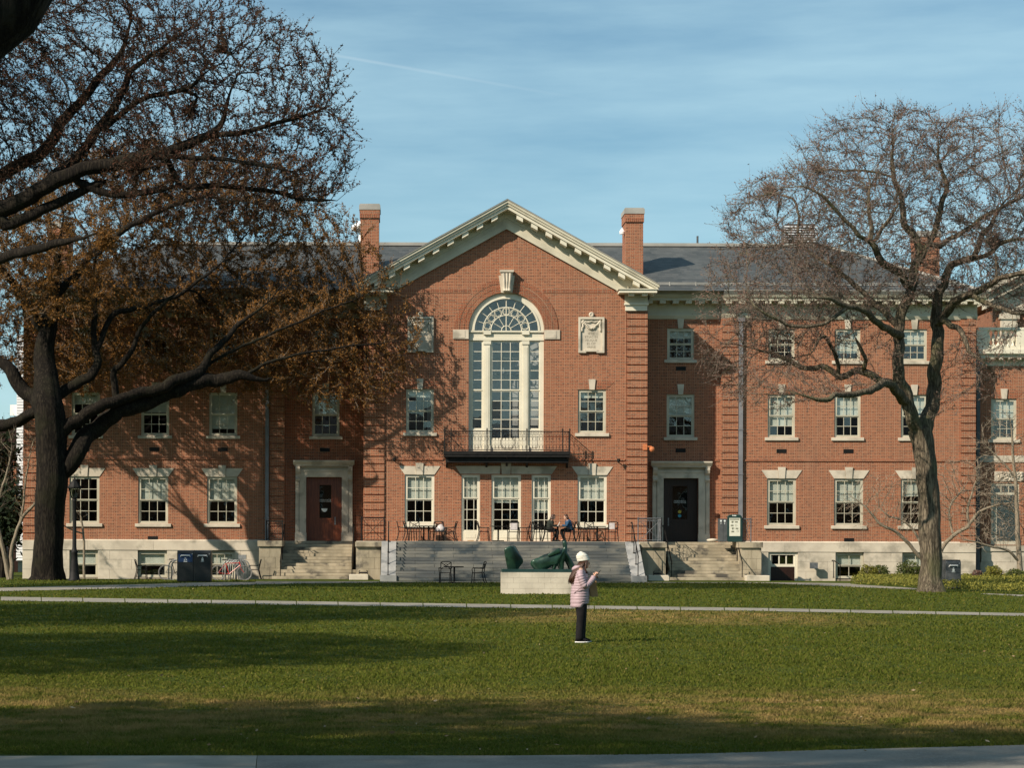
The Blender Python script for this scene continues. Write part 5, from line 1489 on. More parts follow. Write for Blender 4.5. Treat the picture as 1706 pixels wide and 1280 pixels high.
# ---- big elm on the left, trunk at the wing's corner
TA = 100.6
ea = thing('elm_tree', 'huge elm on the left, thick dark trunk, long limb reaching right, rusty orange buds', 'tree')
limbsA = [
 [(78, 974, TA, 31), (79, 964, TA, 27), (80, 945, TA, 25), (81, 900, TA, 24), (83, 850, TA, 25), (86, 800, TA, 26), (86, 750, TA, 25), (84, 710, TA, 25), (80, 670, TA, 23), (76, 630, TA+0.5, 19), (74, 590, TA+1, 16), (80, 545, TA+1, 13), (90, 490, TA+1, 10), (96, 430, TA+1, 7), (104, 370, TA, 4.5)],
 [(95, 800, TA, 16), (118, 768, TA+0.13, 15.5), (140, 738, TA+0.41, 15), (165, 708, TA+0.68, 14), (205, 684, TA+0.90, 13.5), (250, 668, TA+1.12, 13), (300, 648, TA+1.45, 12), (350, 634, TA+1.67, 11), (400, 628, TA+1.78, 9), (430, 632, TA+1.84, 7), (450, 630, TA+1.89, 6)],
 [(98, 722, TA, 13), (130, 698, TA+-0.09, 11), (180, 672, TA+0.18, 9.5), (240, 654, TA+0.57, 9), (290, 638, TA+1.01, 9.5), (330, 618, TA+1.45, 8), (352, 592, TA+1.73, 6), (367, 573, TA+2.00, 5), (400, 540, TA+2.33, 4), (450, 500, TA+2.55, 3)],
 [(70, 686, TA+0.35, 9), (100, 655, TA+0.68, 9), (135, 637, TA+0.90, 8.5), (160, 615, TA+1.12, 7.5), (158, 580, TA+1.23, 5.5), (157, 530, TA+1.34, 5), (157, 470, TA+1.45, 4), (158, 410, TA+1.45, 3)],
 [(72, 682, TA+0.13, 9), (40, 697, TA+0.79, 9), (0, 712, TA+1.23, 9.5), (-40, 722, TA+1.56, 9), (-110, 715, TA+2.00, 7)],
 [(78, 690, TA, 14), (52, 660, TA+0.3, 12), (28, 636, TA+0.6, 11), (0, 600, TA+1, 9), (-50, 560, TA+1, 7)],
 [(158, 592, TA+1.18, 5), (170, 562, TA+1.45, 4.6), (186, 528, TA+1.78, 4.6), (214, 517, TA+2.11, 4.2), (250, 508, TA+2.44, 3.6), (290, 494, TA+2.66, 3), (330, 470, TA+2.83, 2.4), (375, 430, TA+3.10, 1.8)],
 [(200, 686, TA+0.84, 7), (190, 650, TA+0.90, 6), (192, 620, TA+0.90, 5.5), (215, 590, TA+0.62, 4.5), (240, 540, TA+0.35, 3.5), (300, 480, TA, 2.6)],
 [(300, 648, TA+1.8, 3.5), (360, 600, TA+2.0, 3.0), (420, 570, TA+2.3, 2.5), (490, 540, TA+2.6, 2.0), (560, 510, TA+2.9, 1.5), (620, 490, TA+3.2, 1.0)],
 [(400, 628, TA+2.2, 3.0), (460, 600, TA+2.5, 2.5), (530, 585, TA+2.8, 2.0), (600, 575, TA+3.1, 1.5), (660, 570, TA+3.4, 1.0)],
 [(88, 500, TA+1, 7), (150, 430, TA+2, 6), (230, 370, TA+2, 4.5), (330, 330, TA+1.5, 3), (430, 340, TA+1, 2)],
 [(78, 560, TA+1, 8), (20, 470, TA+1, 6), (-40, 400, TA, 4)],
]
attrA = cloud([(170, 445, 270, 190, TA+5.5, 1.5), (380, 500, 230, 135, TA+5.7, 1.4), (560, 505, 110, 125, TA+4.5, 0.8), (640, 580, 66, 78, TA+4.6, 0.7), (540, 625, 140, 48, TA+4.0, 1.2), (-40, 480, 150, 160, TA+5, 2.0), (300, 340, 250, 115, TA+4.6, 2.0), (500, 425, 125, 85, TA+4.4, 1.2), (420, 610, 180, 46, TA+4.8, 1.6), (120, 610, 130, 40, TA+5.0, 1.6), (250, 505, 320, 115, TA+5.9, 0.8), (80, 430, 130, 110, TA-0.9, 0.8), (450, 560, 150, 70, TA+5.4, 0.8)], 0.41, 3, 0.05)
na = grow_tree(ea, limbsA, attrA, step=0.29, infl=2.6, kill=0.40, seed=5, mats=('bark_shaded', 'twig', 'buds_orange'), tip=0.009, twigs=4, buds=12, bs=(0.05, 0.13), up=0.22, bcl=0.02)
print('A', na, time.time()-t0)

# ---- elm standing outside the frame on the left, limbs sweeping in against the sky
TB = 80.0
eb = thing('elm_tree', 'dark elm rooted beyond the left edge, limbs fanning across the upper left sky', 'tree')

limbsB = [
 [(-330, 990, TB, 38), (-328, 930, TB, 32), (-325, 860, TB, 30), (-320, 780, TB, 30), (-316, 700, TB, 29), (-310, 620, TB, 27), (-300, 540, TB, 24), (-290, 460, TB, 20), (-280, 370, TB, 16), (-270, 270, TB, 12), (-255, 150, TB, 8), (-240, 20, TB, 4)],
 [(-310, 600, TB, 20), (-230, 520, TB-1, 18), (-120, 430, TB-2, 16), (0, 350, TB-3, 14.5), (60, 322, TB-3.4, 13.5), (95, 300, TB-3.6, 13), (150, 280, TB-3.8, 12), (240, 262, TB-4, 10.5), (300, 245, TB-4.2, 8.5), (345, 226, TB-4.3, 7), (372, 200, TB-4.4, 5.5), (382, 160, TB-4.5, 4), (400, 110, TB-4.5, 3)],
 [(-300, 560, TB, 17), (-200, 450, TB+1, 14), (-100, 350, TB+1, 12), (0, 290, TB+1, 10.5), (60, 262, TB+1, 10), (100, 210, TB+1, 8.5), (128, 176, TB+1, 7.5), (165, 130, TB+1, 6.5), (198, 92, TB+1, 5), (215, 45, TB+1, 4), (225, -10, TB+1, 3)],
 [(60, 322, TB-3.4, 9), (120, 268, TB-2.6, 8), (165, 215, TB-2.2, 7), (205, 150, TB-2, 6), (218, 120, TB-2, 5), (245, 95, TB-2, 4), (300, 60, TB-2, 3)],
 [(170, 218, TB-2.2, 5.5), (205, 185, TB-2.5, 5), (240, 165, TB-2.8, 4.5), (310, 146, TB-3, 3.6), (350, 116, TB-3, 2.6)],
 [(345, 226, TB-4.3, 5), (410, 218, TB-4.6, 4), (480, 200, TB-5, 3), (540, 180, TB-5.3, 2.2)],
 [(290, 312, TB-3.6, 5), (365, 310, TB-4, 4.6), (435, 316, TB-4.5, 4), (500, 330, TB-5, 3.4), (560, 335, TB-5.4, 2.4)],
 [(120, 300, TB-3.6, 7), (200, 325, TB-3.6, 6), (290, 312, TB-3.6, 5.2)],
 [(0, 380, TB-3, 10), (50, 360, TB-3.2, 9), (100, 335, TB-3.3, 8), (180, 300, TB-3.6, 6)],
 [(-230, 520, TB-1, 14), (-100, 460, TB-5, 12), (40, 420, TB-8, 8), (160, 390, TB-10, 5)],
 [(-290, 440, TB, 14), (-360, 300, TB, 10), (-440, 160, TB, 6)],
 [(-280, 370, TB, 10), (-150, 220, TB-3, 8), (-30, 100, TB-4, 5), (60, 20, TB-4, 3.5)],
 [(240, 262, TB-4, 5), (330, 262, TB-5, 4), (420, 272, TB-5.6, 3), (500, 290, TB-6, 2)],
]
attrB = cloud([(130, 130, 240, 190, TB-1, 4.2), (380, 165, 200, 150, TB-3.5, 3.4), (510, 250, 90, 105, TB-4.5, 2.6), (-160, 160, 260, 280, TB-1, 5.5), (360, 300, 200, 80, TB-4, 2.6), (-420, 320, 260, 280, TB, 5.5), (330, 30, 120, 60, TB-2, 2.2)], 0.43, 8, 0.14)
nb_ = grow_tree(eb, limbsB, attrB, step=0.30, infl=2.6, kill=0.45, seed=9, mats=('bark_shaded', 'twig_dark', 'buds_dark'), tip=0.009, twigs=4, buds=7, bs=(0.045, 0.11), up=0.18, tl=(0.25, 0.65), wander=0.5)
print('B', nb_, time.time()-t0)

# ---- elm on the right in front of the wing
TR = 82.0
er = thing('elm_tree', 'spreading elm on the right with a forked furrowed trunk and fine russet buds', 'tree')
limbsR = [
 [(1551, 990, TR, 25), (1551, 980, TR, 21), (1551, 962, TR, 18), (1551, 930, TR, 17), (1550, 880, TR, 17.5), (1548, 830, TR, 17), (1544, 780, TR, 16.5), (1538, 745, TR, 17), (1534, 715, TR, 18.5)],
 [(1532, 725, TR, 12), (1520, 695, TR-0.2, 11), (1508, 660, TR-0.5, 10.5), (1499, 620, TR-0.6, 10), (1495, 575, TR-0.6, 9), (1503, 530, TR-0.5, 9), (1510, 498, TR-0.5, 8.5), (1520, 470, TR-0.4, 8), (1529, 441, TR-0.4, 7.5), (1531, 417, TR-0.4, 6.5), (1523, 396, TR-0.3, 6), (1508, 376, TR-0.2, 5.5), (1505, 350, TR-0.2, 5), (1502, 330, TR, 4.5), (1491, 305, TR, 4), (1487, 270, TR, 3.4), (1486, 230, TR, 2.6), (1488, 195, TR, 1.8)],
 [(1540, 725, TR, 12), (1548, 693, TR+0.2, 11.5), (1557, 640, TR+0.4, 11), (1560, 580, TR+0.5, 10), (1562, 530, TR+0.5, 9), (1563, 490, TR+0.5, 7.5), (1572, 470, TR+0.6, 6.5), (1583, 446, TR+0.7, 6), (1600, 437, TR+0.8, 5.5), (1622, 424, TR+1, 5), (1634, 400, TR+1, 4.5), (1650, 376, TR+1.1, 4), (1661, 352, TR+1.2, 3.5), (1690, 320, TR+1.2, 2.6)],
 [(1531, 442, TR-0.4, 5.5), (1546, 405, TR-0.5, 5), (1563, 372, TR-0.6, 5), (1569, 334, TR-0.7, 4.4), (1577, 305, TR-0.7, 3.6), (1568, 280, TR-0.7, 3), (1562, 250, TR-0.7, 2.2), (1560, 215, TR-0.7, 1.5)],
 [(1516, 480, TR-0.5, 7), (1500, 458, TR-1, 6.8), (1474, 438, TR-1.5, 6.2), (1460, 418, TR-1.8, 5.5), (1448, 402, TR-2, 5), (1452, 372, TR-2, 3.6), (1448, 341, TR-2, 3), (1447, 300, TR-2, 2.2)],
 [(1448, 402, TR-2, 4), (1430, 393, TR-2.4, 3.6), (1416, 372, TR-2.6, 3.4), (1392, 350, TR-2.8, 3), (1368, 325, TR-3, 2.4), (1340, 310, TR-3.2, 1.8)],
 [(1455, 405, TR-2, 3.6), (1468, 385, TR-2, 3), (1490, 350, TR-2.4, 2.4), (1497, 340, TR-2.4, 1.8)],
 [(1560, 415, TR-0.4, 4.5), (1590, 395, TR-0.3, 4.2), (1620, 375, TR, 3.8), (1650, 355, TR, 3.4), (1700, 330, TR, 2.6)],
 [(1604, 436, TR+0.8, 4.5), (1640, 425, TR+0.4, 3.8), (1672, 405, TR, 3.2), (1710, 395, TR-0.5, 2.6)],
 [(1562, 540, TR+0.5, 7.5), (1580, 515, TR-0.2, 6.8), (1609, 493, TR-0.8, 6.2), (1634, 481, TR-1.2, 5.6), (1655, 472, TR-1.5, 5), (1674, 460, TR-1.8, 4.6), (1706, 455, TR-2, 4), (1760, 450, TR-2, 3)],
 [(1620, 490, TR-1, 4.5), (1640, 503, TR-1.4, 4), (1660, 513, TR-1.8, 3.6), (1686, 520, TR-2, 3.2), (1720, 522, TR-2, 2.4)],
 [(1568, 532, TR+0.4, 6), (1585, 540, TR-0.6, 5), (1600, 552, TR-1.4, 4.6), (1612, 575, TR-1.8, 4), (1620, 590, TR-2, 3), (1645, 610, TR-2.2, 2)],
 [(1506, 672, TR-0.5, 8.5), (1494, 650, TR-1.2, 7.5), (1480, 641, TR-1.7, 6.8), (1465, 642, TR-2.2, 6.2), (1449, 652, TR-2.6, 5.4), (1425, 657, TR-3, 5), (1396, 657, TR-3.5, 4.4), (1376, 668, TR-3.8, 3.8), (1352, 662, TR-4.1, 3), (1325, 655, TR-4.4, 2)],
 [(1500, 655, TR-0.6, 7), (1484, 640, TR-0.2, 6.6), (1461, 630, TR+0.2, 6), (1437, 620, TR+0.4, 6), (1418, 620, TR+0.5, 5.4), (1402, 627, TR+0.6, 5.6), (1378, 614, TR+0.7, 5), (1342, 613, TR+0.8, 4.2), (1313, 600, TR+0.9, 3.8), (1283, 588, TR+1, 3), (1239, 577, TR+1, 2)],
 [(1439, 622, TR+0.4, 4), (1442, 600, TR-0.2, 3.4), (1434, 585, TR-0.6, 3), (1425, 560, TR-0.8, 2.4)],
 [(1503, 560, TR-0.5, 7), (1485, 552, TR-1.4, 6.4), (1466, 540, TR-2, 5.6), (1440, 520, TR-2.6, 5), (1415, 510, TR-3.2, 4.4), (1385, 500, TR-3.6, 3.4), (1350, 495, TR-4, 2.4)],
 [(1496, 545, TR-0.5, 5.5), (1470, 518, TR-0.2, 5), (1440, 490, TR+0.3, 4.4), (1400, 455, TR+0.8, 3.8), (1365, 430, TR+1.2, 3), (1320, 400, TR+1.4, 2.2)],
 [(1415, 510, TR-3.2, 3.4), (1370, 540, TR-3.4, 3), (1330, 545, TR-3.6, 2.8), (1300, 534, TR-3.8, 2.6), (1262, 515, TR-4, 2.2), (1245, 492, TR-4, 1.6)],
 [(1400, 620, TR+0.6, 3.6), (1375, 560, TR, 3), (1350, 590, TR-0.5, 2)],
]
attrR = cloud([(1480, 272, 150, 92, TR, 3.8), (1345, 370, 140, 95, TR-0.6, 3.8), (1290, 480, 115, 110, TR-1, 3.2), (1230, 570, 65, 90, TR-1, 2.2), (1640, 300, 140, 120, TR+0.5, 4.0), (1740, 420, 110, 130, TR, 3.6), (1440, 440, 150, 100, TR-0.5, 3.2), (1600, 440, 90, 80, TR, 3), (1380, 600, 120, 55, TR-1.4, 1.8), (1290, 640, 90, 50, TR-2, 1.6), (1640, 590, 60, 70, TR-1.6, 1.4), (1570, 660, 45, 50, TR-1, 0.9)], 0.40, 13, 0.22, gs=0.55)
nr_ = grow_tree(er, limbsR, attrR, step=0.25, infl=2.2, kill=0.38, seed=14, mats=('bark', 'twig', 'buds_red', 'bark'), tip=0.0075, twigs=4, buds=5.5, bs=(0.035, 0.085), up=0.12, tl=(0.3, 0.75), twr=0.006, inert=1.1, jitter=0.08, smooth_n=8)
print('R', nr_, time.time()-t0)

# ---- near tree whose limb crosses the upper left corner
TN = 14.0
en = thing('near_tree', 'near black tree limb cutting off the top left corner of the view', 'tree')
limbsN = [[(-900, 1450, TN, 130), (-900, 1380, TN, 105), (-890, 1200, TN, 95), (-860, 900, TN, 90), (-800, 600, TN, 85), (-700, 380, TN, 80), (-560, 200, TN, 75), (-460, 60, TN, 70), (-420, -200, TN, 60), (-400, -700, TN, 45)],
          [(-740, 430, TN, 62), (-520, 270, TN, 60), (-300, 190, TN-0.3, 58), (-140, 120, TN-0.4, 56), (-30, 40, TN-0.5, 54), (30, -40, TN-0.6, 52), (110, -200, TN-0.6, 44), (160, -420, TN-0.5, 30)]]
attrN = cloud([(-300, -900, 1400, 500, TN, 4.0)], 0.85, 4, 0.1)
grow_tree(en, limbsN, attrN, step=0.4, infl=3, kill=0.8, seed=3, mats=('bark_shaded', 'twig_dark', 'buds_dark'), twigs=2, buds=2, tl=(0.2, 0.5))

# ---- other elms of the green, out of view on the sun's side: their shade lies across the lawn
kids_ = ((er, -20.5, 41.0, 0.85, 0, 'elm out of view between the other two, streaking the lawn beyond the middle with shade'),
         (ea, -14.5, 12.9, 0.78, 1, 'elm out of view nearest the viewer on the left, shading the near path edge'),
         (eb, -21.0, 24.5, 0.82, 1, 'elm out of view left of the lawn, shading its left half'),
         (eb, -30.0, 46.0, 0.85, 0, 'elm out of view furthest along the left side of the lawn'))
for (src, tx, ty, sc, rot, lab) in kids_:
    bx_, by_ = (Xp(-325, TB), TB) if src is eb else ((Xp(1551, TR), TR) if src is er else (Xp(79, TA), TA))
    c = copy_tree(src, lab, None, None, 'elms outside the view on the sunny side')
    s_ = -1 if rot else 1
    c.location = (tx-s_*bx_*sc, ty-s_*by_*sc, 0); c.scale = (sc, sc, sc); c.rotation_euler = (0, 0, math.pi if rot else 0)

# ---- small trees
def small_tree(name, label, limbs, ells, sp, seed, mats, **kw):
    t = thing(name, label, 'tree'); limbs = [[(q[0], q[1], q[2], q[3]*0.75) for q in l] for l in limbs]; a = dict(wander=0.35, step=0.2, infl=1.5, kill=0.3, tip=0.008, twigs=2, buds=2, tl=(0.15, 0.4), twr=0.007, bs=(0.02, 0.05), maxthin=0.03)
    a.update(kw); grow_tree(t, limbs, cloud(ells, sp, seed, 0.05, zmin=0.8), seed=seed, mats=mats, **a); return t
TC = 104.5
small_tree('crabapple_tree', 'low bare crabapple with pale branches beside the right elm trunk', [
 [(1566, 978, TC, 6), (1566, 945, TC, 5), (1568, 920, TC, 5)],
 [(1566, 930, TC, 4.5), (1560, 903, TC, 4), (1545, 912, TC, 0.1)],
 [(1566, 940, TC, 4.5), (1535, 930, TC-0.6, 4.2), (1512, 905, TC-0.8, 4), (1495, 888, TC-0.9, 3.6), (1470, 876, TC-1, 3.2), (1455, 860, TC-1, 2.6), (1438, 842, TC-1, 2), (1415, 825, TC-1, 1.4)],
 [(1540, 925, TC-0.5, 3), (1525, 890, TC-0.3, 2.8), (1508, 870, TC-0.3, 2.4), (1480, 860, TC-0.3, 1.8), (1465, 845, TC-0.3, 1.2)],
 [(1567, 920, TC, 4.6), (1575, 905, TC, 4.4), (1590, 892, TC-0.2, 4.2), (1610, 880, TC-0.4, 4), (1617, 870, TC-0.5, 3.6), (1635, 852, TC-0.6, 3), (1660, 842, TC-0.8, 2.4), (1690, 838, TC-1, 1.8)],
 [(1614, 872, TC-0.5, 2.8), (1612, 850, TC-0.5, 2.4), (1620, 820, TC-0.5, 2), (1628, 795, TC-0.5, 1.4)],
 [(1588, 893, TC-0.2, 2.6), (1582, 865, TC, 2.2), (1585, 840, TC, 2), (1605, 815, TC, 1.5)],
 ], [(1480, 840, 85, 50, TC-0.8, 1.2), (1600, 820, 70, 60, TC-0.3, 1.4), (1680, 860, 60, 50, TC-0.8, 1.1)], 0.30, 21, ('bark_pale', 'twig_pale', 'buds_pale'))
TS = 103.0
small_tree('birch_tree', 'slender pale birch at the right edge in front of the pavilion', [
 [(1702, 968, TS, 6), (1698, 930, TS, 5.5), (1695, 880, TS, 5), (1693, 820, TS, 4), (1688, 760, TS, 3), (1684, 700, TS, 2)],
 [(1696, 935, TS, 3.2), (1680, 918, TS-0.3, 2.6), (1655, 912, TS-0.5, 2.2), (1630, 905, TS-0.6, 1.8), (1600, 898, TS-0.8, 1.2)],
 [(1694, 800, TS, 2.6), (1670, 770, TS, 2), (1640, 740, TS, 1.4)],
 ], [(1670, 770, 55, 90, TS, 1.2), (1640, 890, 50, 30, TS-0.5, 0.8)], 0.30, 23, ('bark_pale', 'twig_pale', 'buds_pale'))
TQ = 101.5
small_tree('magnolia_tree', 'small pale-barked tree leaning behind the big trunk at the far left', [
 [(18, 975, TQ, 6), (10, 940, TQ, 5), (2, 900, TQ, 4.6), (-10, 850, TQ, 3.6), (-14, 790, TQ, 2.4)],
 [(18, 974, TQ, 5.5), (19, 940, TQ, 5), (19, 920, TQ, 4.6), (26, 890, TQ, 4.2), (38, 862, TQ, 4), (52, 846, TQ, 3.6), (64, 830, TQ, 2.6), (70, 800, TQ, 1.6)],
 [(34, 870, TQ, 3), (40, 830, TQ, 2.4), (44, 790, TQ, 2), (52, 750, TQ, 1.4)],
 [(-8, 850, TQ, 3), (8, 800, TQ, 2.4), (20, 750, TQ, 1.8)],
 ], [(20, 780, 50, 90, TQ, 1.3), (55, 790, 26, 60, TQ, 0.8)], 0.36, 27, ('bark_pale', 'twig', 'buds_orange'))
small_tree('birch_tree', 'small bare tree rising behind the lamp post beside the big elm', [
 [(140, 968, 106.5, 3), (140, 920, 106.5, 2.6), (138, 880, 106.5, 2.2), (132, 850, 106.5, 1.6)],
 [(139, 890, 106.5, 1.8), (112, 880, 106.3, 1.4), (104, 872, 106.3, 1.0)]], [(138, 860, 24, 18, 106.5, 0.4)], 0.4, 31, ('bark_pale', 'twig', 'buds_orange'), buds=3)
print('small', time.time()-t0)

# ================================================================ SHRUBS, GROUND COVER, GRASS
def leaf_clump(name, centers, sizes, mat, ls=(0.05, 0.10), seed=0, parent=None, flat=0.0, kind='stuff', upn=0.3):
    rng = np.random.RandomState(seed); Cs = np.array(centers); k = len(Cs)
    a = rng.normal(0, 1, (k, 3)); a[:, 2] = a[:, 2]*(1-flat)+upn; a /= np.linalg.norm(a, axis=1, keepdims=True)
    b = np.cross(a, rng.normal(0, 1, (k, 3))); b /= np.linalg.norm(b, axis=1, keepdims=True)
    s = rng.uniform(ls[0], ls[1], k)[:, None]; s2 = s*0.45
    V = np.stack([Cs-a*s*0.5, Cs+b*s2*0.5, Cs+a*s*0.5, Cs-b*s2*0.5], axis=1).reshape(-1, 3)
    return setup_np(name, V, np.arange(k*4).reshape(-1, 4), 4, M[mat], parent, False, kind)
def shrub(label, px, Y, w, h, mat, n, seed, dens=1):
    rng = np.random.RandomState(seed); x = Xp(px, Y); t = thing('shrub', label, 'shrub', (0, 0, 0))
    s = MB()
    for i in range(9):
        a = rng.rand()*6.28; r = rng.rand()*w*0.5
        s.tube([(x+rng.normal()*0.05, Y+rng.normal()*0.05, gz(Y)-0.02), (x+math.cos(a)*r*0.6, Y+math.sin(a)*r*0.5, h*0.5), (x+math.cos(a)*r, Y+math.sin(a)*r*0.8, h*0.85)], [0.02, 0.014, 0.007], 5)
    s.build('stem', M['bark'], t)
    P = rng.normal(0, 1, (n, 3)); P /= np.linalg.norm(P, axis=1, keepdims=True); P *= (rng.rand(n)**0.25)[:, None]
    lump = np.array([1+0.35*mnoise.noise(Vector(p)*1.6+Vector((seed, 0, 0))) for p in P])[:, None]
    P = P*lump*[w/2, w/2*0.8, h*0.55]+[x, Y, h*0.5]
    P = P[P[:, 2] > gz(Y)+0.02]
    leaf_clump('foliage', P, None, mat, (0.07, 0.13), seed, t)
    return t
for i, (px, Y, w, h, lab, mt) in enumerate((
    (1447, 104.8, 0.95, 0.75, 'glossy yellowish-green rhododendron beside the basement window', 'leaf_gold'),
    (1466, 105.2, 0.95, 0.75, 'dark green rhododendron just right of the yellowish one', 'leaf_dark'),
    (1514, 104.4, 1.35, 0.95, 'darkest rhododendron, half hidden by the right elm trunk', 'leaf_dark'),
    (1655, 101.6, 0.85, 0.75, 'yellow-green shrub in front of the pavilion base', 'leaf_gold'),
    (1692, 101.2, 1.1, 0.6, 'dark shrub at the right edge of the planting bed', 'leaf_dark'),
    (1628, 102.5, 0.5, 0.55, 'thin reddish shrub at the foot of the dark downpipe', 'buds_red'))):
    shrub(lab, px, Y, w, h, mt, 1500, 40+i)
rng = np.random.RandomState(77)
P = []
poly = [(1424, 960), (1440, 976), (1535, 984), (1620, 988), (1730, 992), (1730, 962), (1600, 962)]
def inpoly(x, y, pl):
    c = False; j = len(pl)-1
    for i in range(len(pl)):
        if (pl[i][1] > y) != (pl[j][1] > y) and x < (pl[j][0]-pl[i][0])*(y-pl[i][1])/(pl[j][1]-pl[i][1])+pl[i][0]: c = not c
        j = i
    return c
bed = [G(1416, 973.2), G(1422, 975), G(1527, 981), G(1537, 983.6), G(1620, 987.5), G(1730, 990), Vector((Xp(1740, 108), 108, 0)), Vector((Xp(1440, 108.5), 108.5, 0)), Vector((Xp(1437, 105.2), 105.2, 0))]
bl = [(p.x, p.y) for p in bed]
while len(P) < 30000:
    x = rng.uniform(16, 32); y = rng.uniform(80, 108.4)
    if inpoly(x, y, bl):
        hmax = 0.34+0.14*mnoise.noise(Vector((x*0.9, y*0.9, 0)))
        P.append((x, y, gz(y)+hmax*rng.rand()**0.5))
gc = leaf_clump('ground_cover', P, None, 'leaf_gold', (0.06, 0.13), 5, None, upn=0.5); tag(gc, 'yellow-green ground cover spreading over the bed at the foot of the right wing', 'ground cover')
sheet('planting_bed', bed, M['lawn'], 0.006)

CLEAR.append([(p.x, p.y) for p in bed])
# grass blades, denser close to the camera, each a single bent blade
def grass(n, seed):
    rng = np.random.RandomState(seed)
    u = rng.rand(n); Y = 1/(1/19.0-(1/19.0-1/102.0)*u)          # density falls with distance
    px = rng.uniform(-40, 1746, n); X = (px-CX)*Y/F
    hgt = rng.uniform(0.012, 0.030, n)*(0.8+Y/60); wd = rng.uniform(0.004, 0.008, n)*(0.7+Y/22)
    cl = np.sin(X*2.1+1.7*np.sin(Y*0.9))*np.sin(Y*1.3+2.2*np.sin(X*0.7+1.0))+0.6*np.sin(X*5.3+2*np.sin(Y*3.1))*np.sin(Y*4.1+X)
    hgt *= np.clip(1+0.45*cl, 0.45, 2.0)
    a = rng.rand(n)*6.28; lean = rng.normal(0, 0.6, (n, 2))*hgt[:, None]
    keep = np.ones(n, bool)
    # leave the paths clear
    up_ = np.array([[p.x, p.y] for p in up]); lo_ = np.array([[p.x, p.y] for p in lo])
    yu = np.interp(X, up_[:, 0], up_[:, 1]); yl = np.interp(X, lo_[:, 0], lo_[:, 1])
    rag = rng.rand(n)*0.14-0.04
    keep &= ~((Y > yl+rag) & (Y < yu-rag))
    for pl in CLEAR:
        c = np.zeros(n, bool); j = len(pl)-1
        for i in range(len(pl)):
            (xi, yi), (xj, yj) = pl[i], pl[j]
            c ^= ((yi > Y) != (yj > Y)) & (X < (xj-xi)*(Y-yi)/((yj-yi) if abs(yj-yi) > 1e-9 else 1e-9)+xi); j = i
        keep &= ~c
    ne = np.array([[q.x, q.y] for q in (G(0, 1262), G(850, 1262), G(1150, 1259), G(1400, 1252), G(1706, 1244), Vector((16, 21.6, 0)))])
    keep &= Y > np.interp(X, ne[:, 0], ne[:, 1])-0.04
    X, Y, hgt, wd, a, lean = X[keep], Y[keep], hgt[keep], wd[keep], a[keep], lean[keep]; n = len(X)
    dx, dy = np.cos(a)*wd, np.sin(a)*wd; z = np.zeros(n)
    V = np.stack([np.stack([X-dx, Y-dy, z-0.002], 1), np.stack([X+dx, Y+dy, z-0.002], 1), np.stack([X+lean[:, 0], Y+lean[:, 1], hgt], 1)], axis=1).reshape(-1, 3)
    return V, np.arange(n*3).reshape(-1, 3)
V, Q = grass(360000, 3)
g_ = setup_np('grass', V, Q, 3, M['blade'], None, False); tag(g_, 'short mown grass blades of the lawn, worn and straw-coloured near the path', 'grass')
# scattered bits of leaf and blossom on the lawn
rng = np.random.RandomState(5); P = []
for _ in range(150):
    Y = 1/(1/19.3-(1/19.3-1/95.0)*rng.rand()); P.append(((rng.uniform(0, 1706)-CX)*Y/F, Y, 0.03))
lf = leaf_clump('fallen_leaves', P, None, 'dead_leaf', (0.03, 0.08), 6, None, flat=0.8, upn=0.1); tag(lf, 'scattered dry leaves and scraps lying on the grass', 'leaves')
print('veg', time.time()-t0)

# ================================================================ NEIGHBOURING BUILDINGS
YP = 109.75
PV = thing('brick_pavilion', 'lower brick link at the right edge with a white balustrade on its roof', 'building')
ph = []
r_, hl = window(1650.6, 1693.3, 661.5, 729.5, YP, head='brick', blind=0.5, rows=(2, 2), parent=PV); ph.append(hl)
dh = rpx(1651, 1698, 802.5, 905, YP); ph.append(dh)
PX0, PX1 = Xp(1622, YP), Xp(1900, YP)
poly_wall(rect(PX0, PX1, Zp(906, YP), Zp(607, YP)), ph, YP, 0.2).build('wall', M['brick'], PV)
def pb(a, b, t, bt, y0, y1, mt, nm, par=PV):
    s = MB(); s.box(Xp(a, YP), Xp(b, YP), y0, y1, Zp(bt, YP), Zp(t, YP)); return s.build(nm, M['cream' if mt == 'white' else mt], par)  # white parts drawn in cream: partial tree shade put into the colour
pb(1626, 1900, 756.5, 767.5, YP-0.05, YP+0.1, 'stone', 'string_course')
pb(1626, 1900, 594, 607, YP-0.06, YP+0.3, 'cream_grey', 'frieze')
pb(1626, 1900, 590, 594, YP-0.45, YP+0.3, 'cream_grey', 'cornice'); pb(1624, 1900, 581, 588, YP-0.6, YP+0.3, 'white', 'cornice'); pb(1624, 1900, 588, 590, YP-0.5, YP+0.3, 'cream', 'cornice')
for i in range(14):
    s = MB(); x = Xp(1630, YP)+0.45*i; s.box(x, x+0.2, YP-0.44, YP-0.07, Zp(594, YP)-0.1, Zp(594, YP)+0.02); s.build('modillion', M['cream'], PV)
pb(1626, 1900, 543.5, 548, YP-0.3, YP+0.15, 'white', 'balustrade_rail'); pb(1626, 1900, 574, 581, YP-0.3, YP+0.15, 'white', 'balustrade_plinth')
for px in (1632, 1698): pb(px-8, px+10, 547.5, 574.5, YP-0.28, YP+0.12, 'white', 'balustrade_pier')
bme = MB().lathe([(0.11, 0), (0.11, 0.07), (0.05, 0.12), (0.055, 0.18), (0.12, 0.33), (0.10, 0.45), (0.045, 0.62), (0.05, 0.70), (0.10, 0.76), (0.10, 0.81)], (0, 0, 0), 10).mesh('baluster', [M['cream']], True)
for i in range(22):
    px = 1645+i*8.2
    if px > 1688 and px < 1710: continue
    link('baluster', bme, PV, (Xp(px, YP), YP-0.08, Zp(574, YP)-0.01))
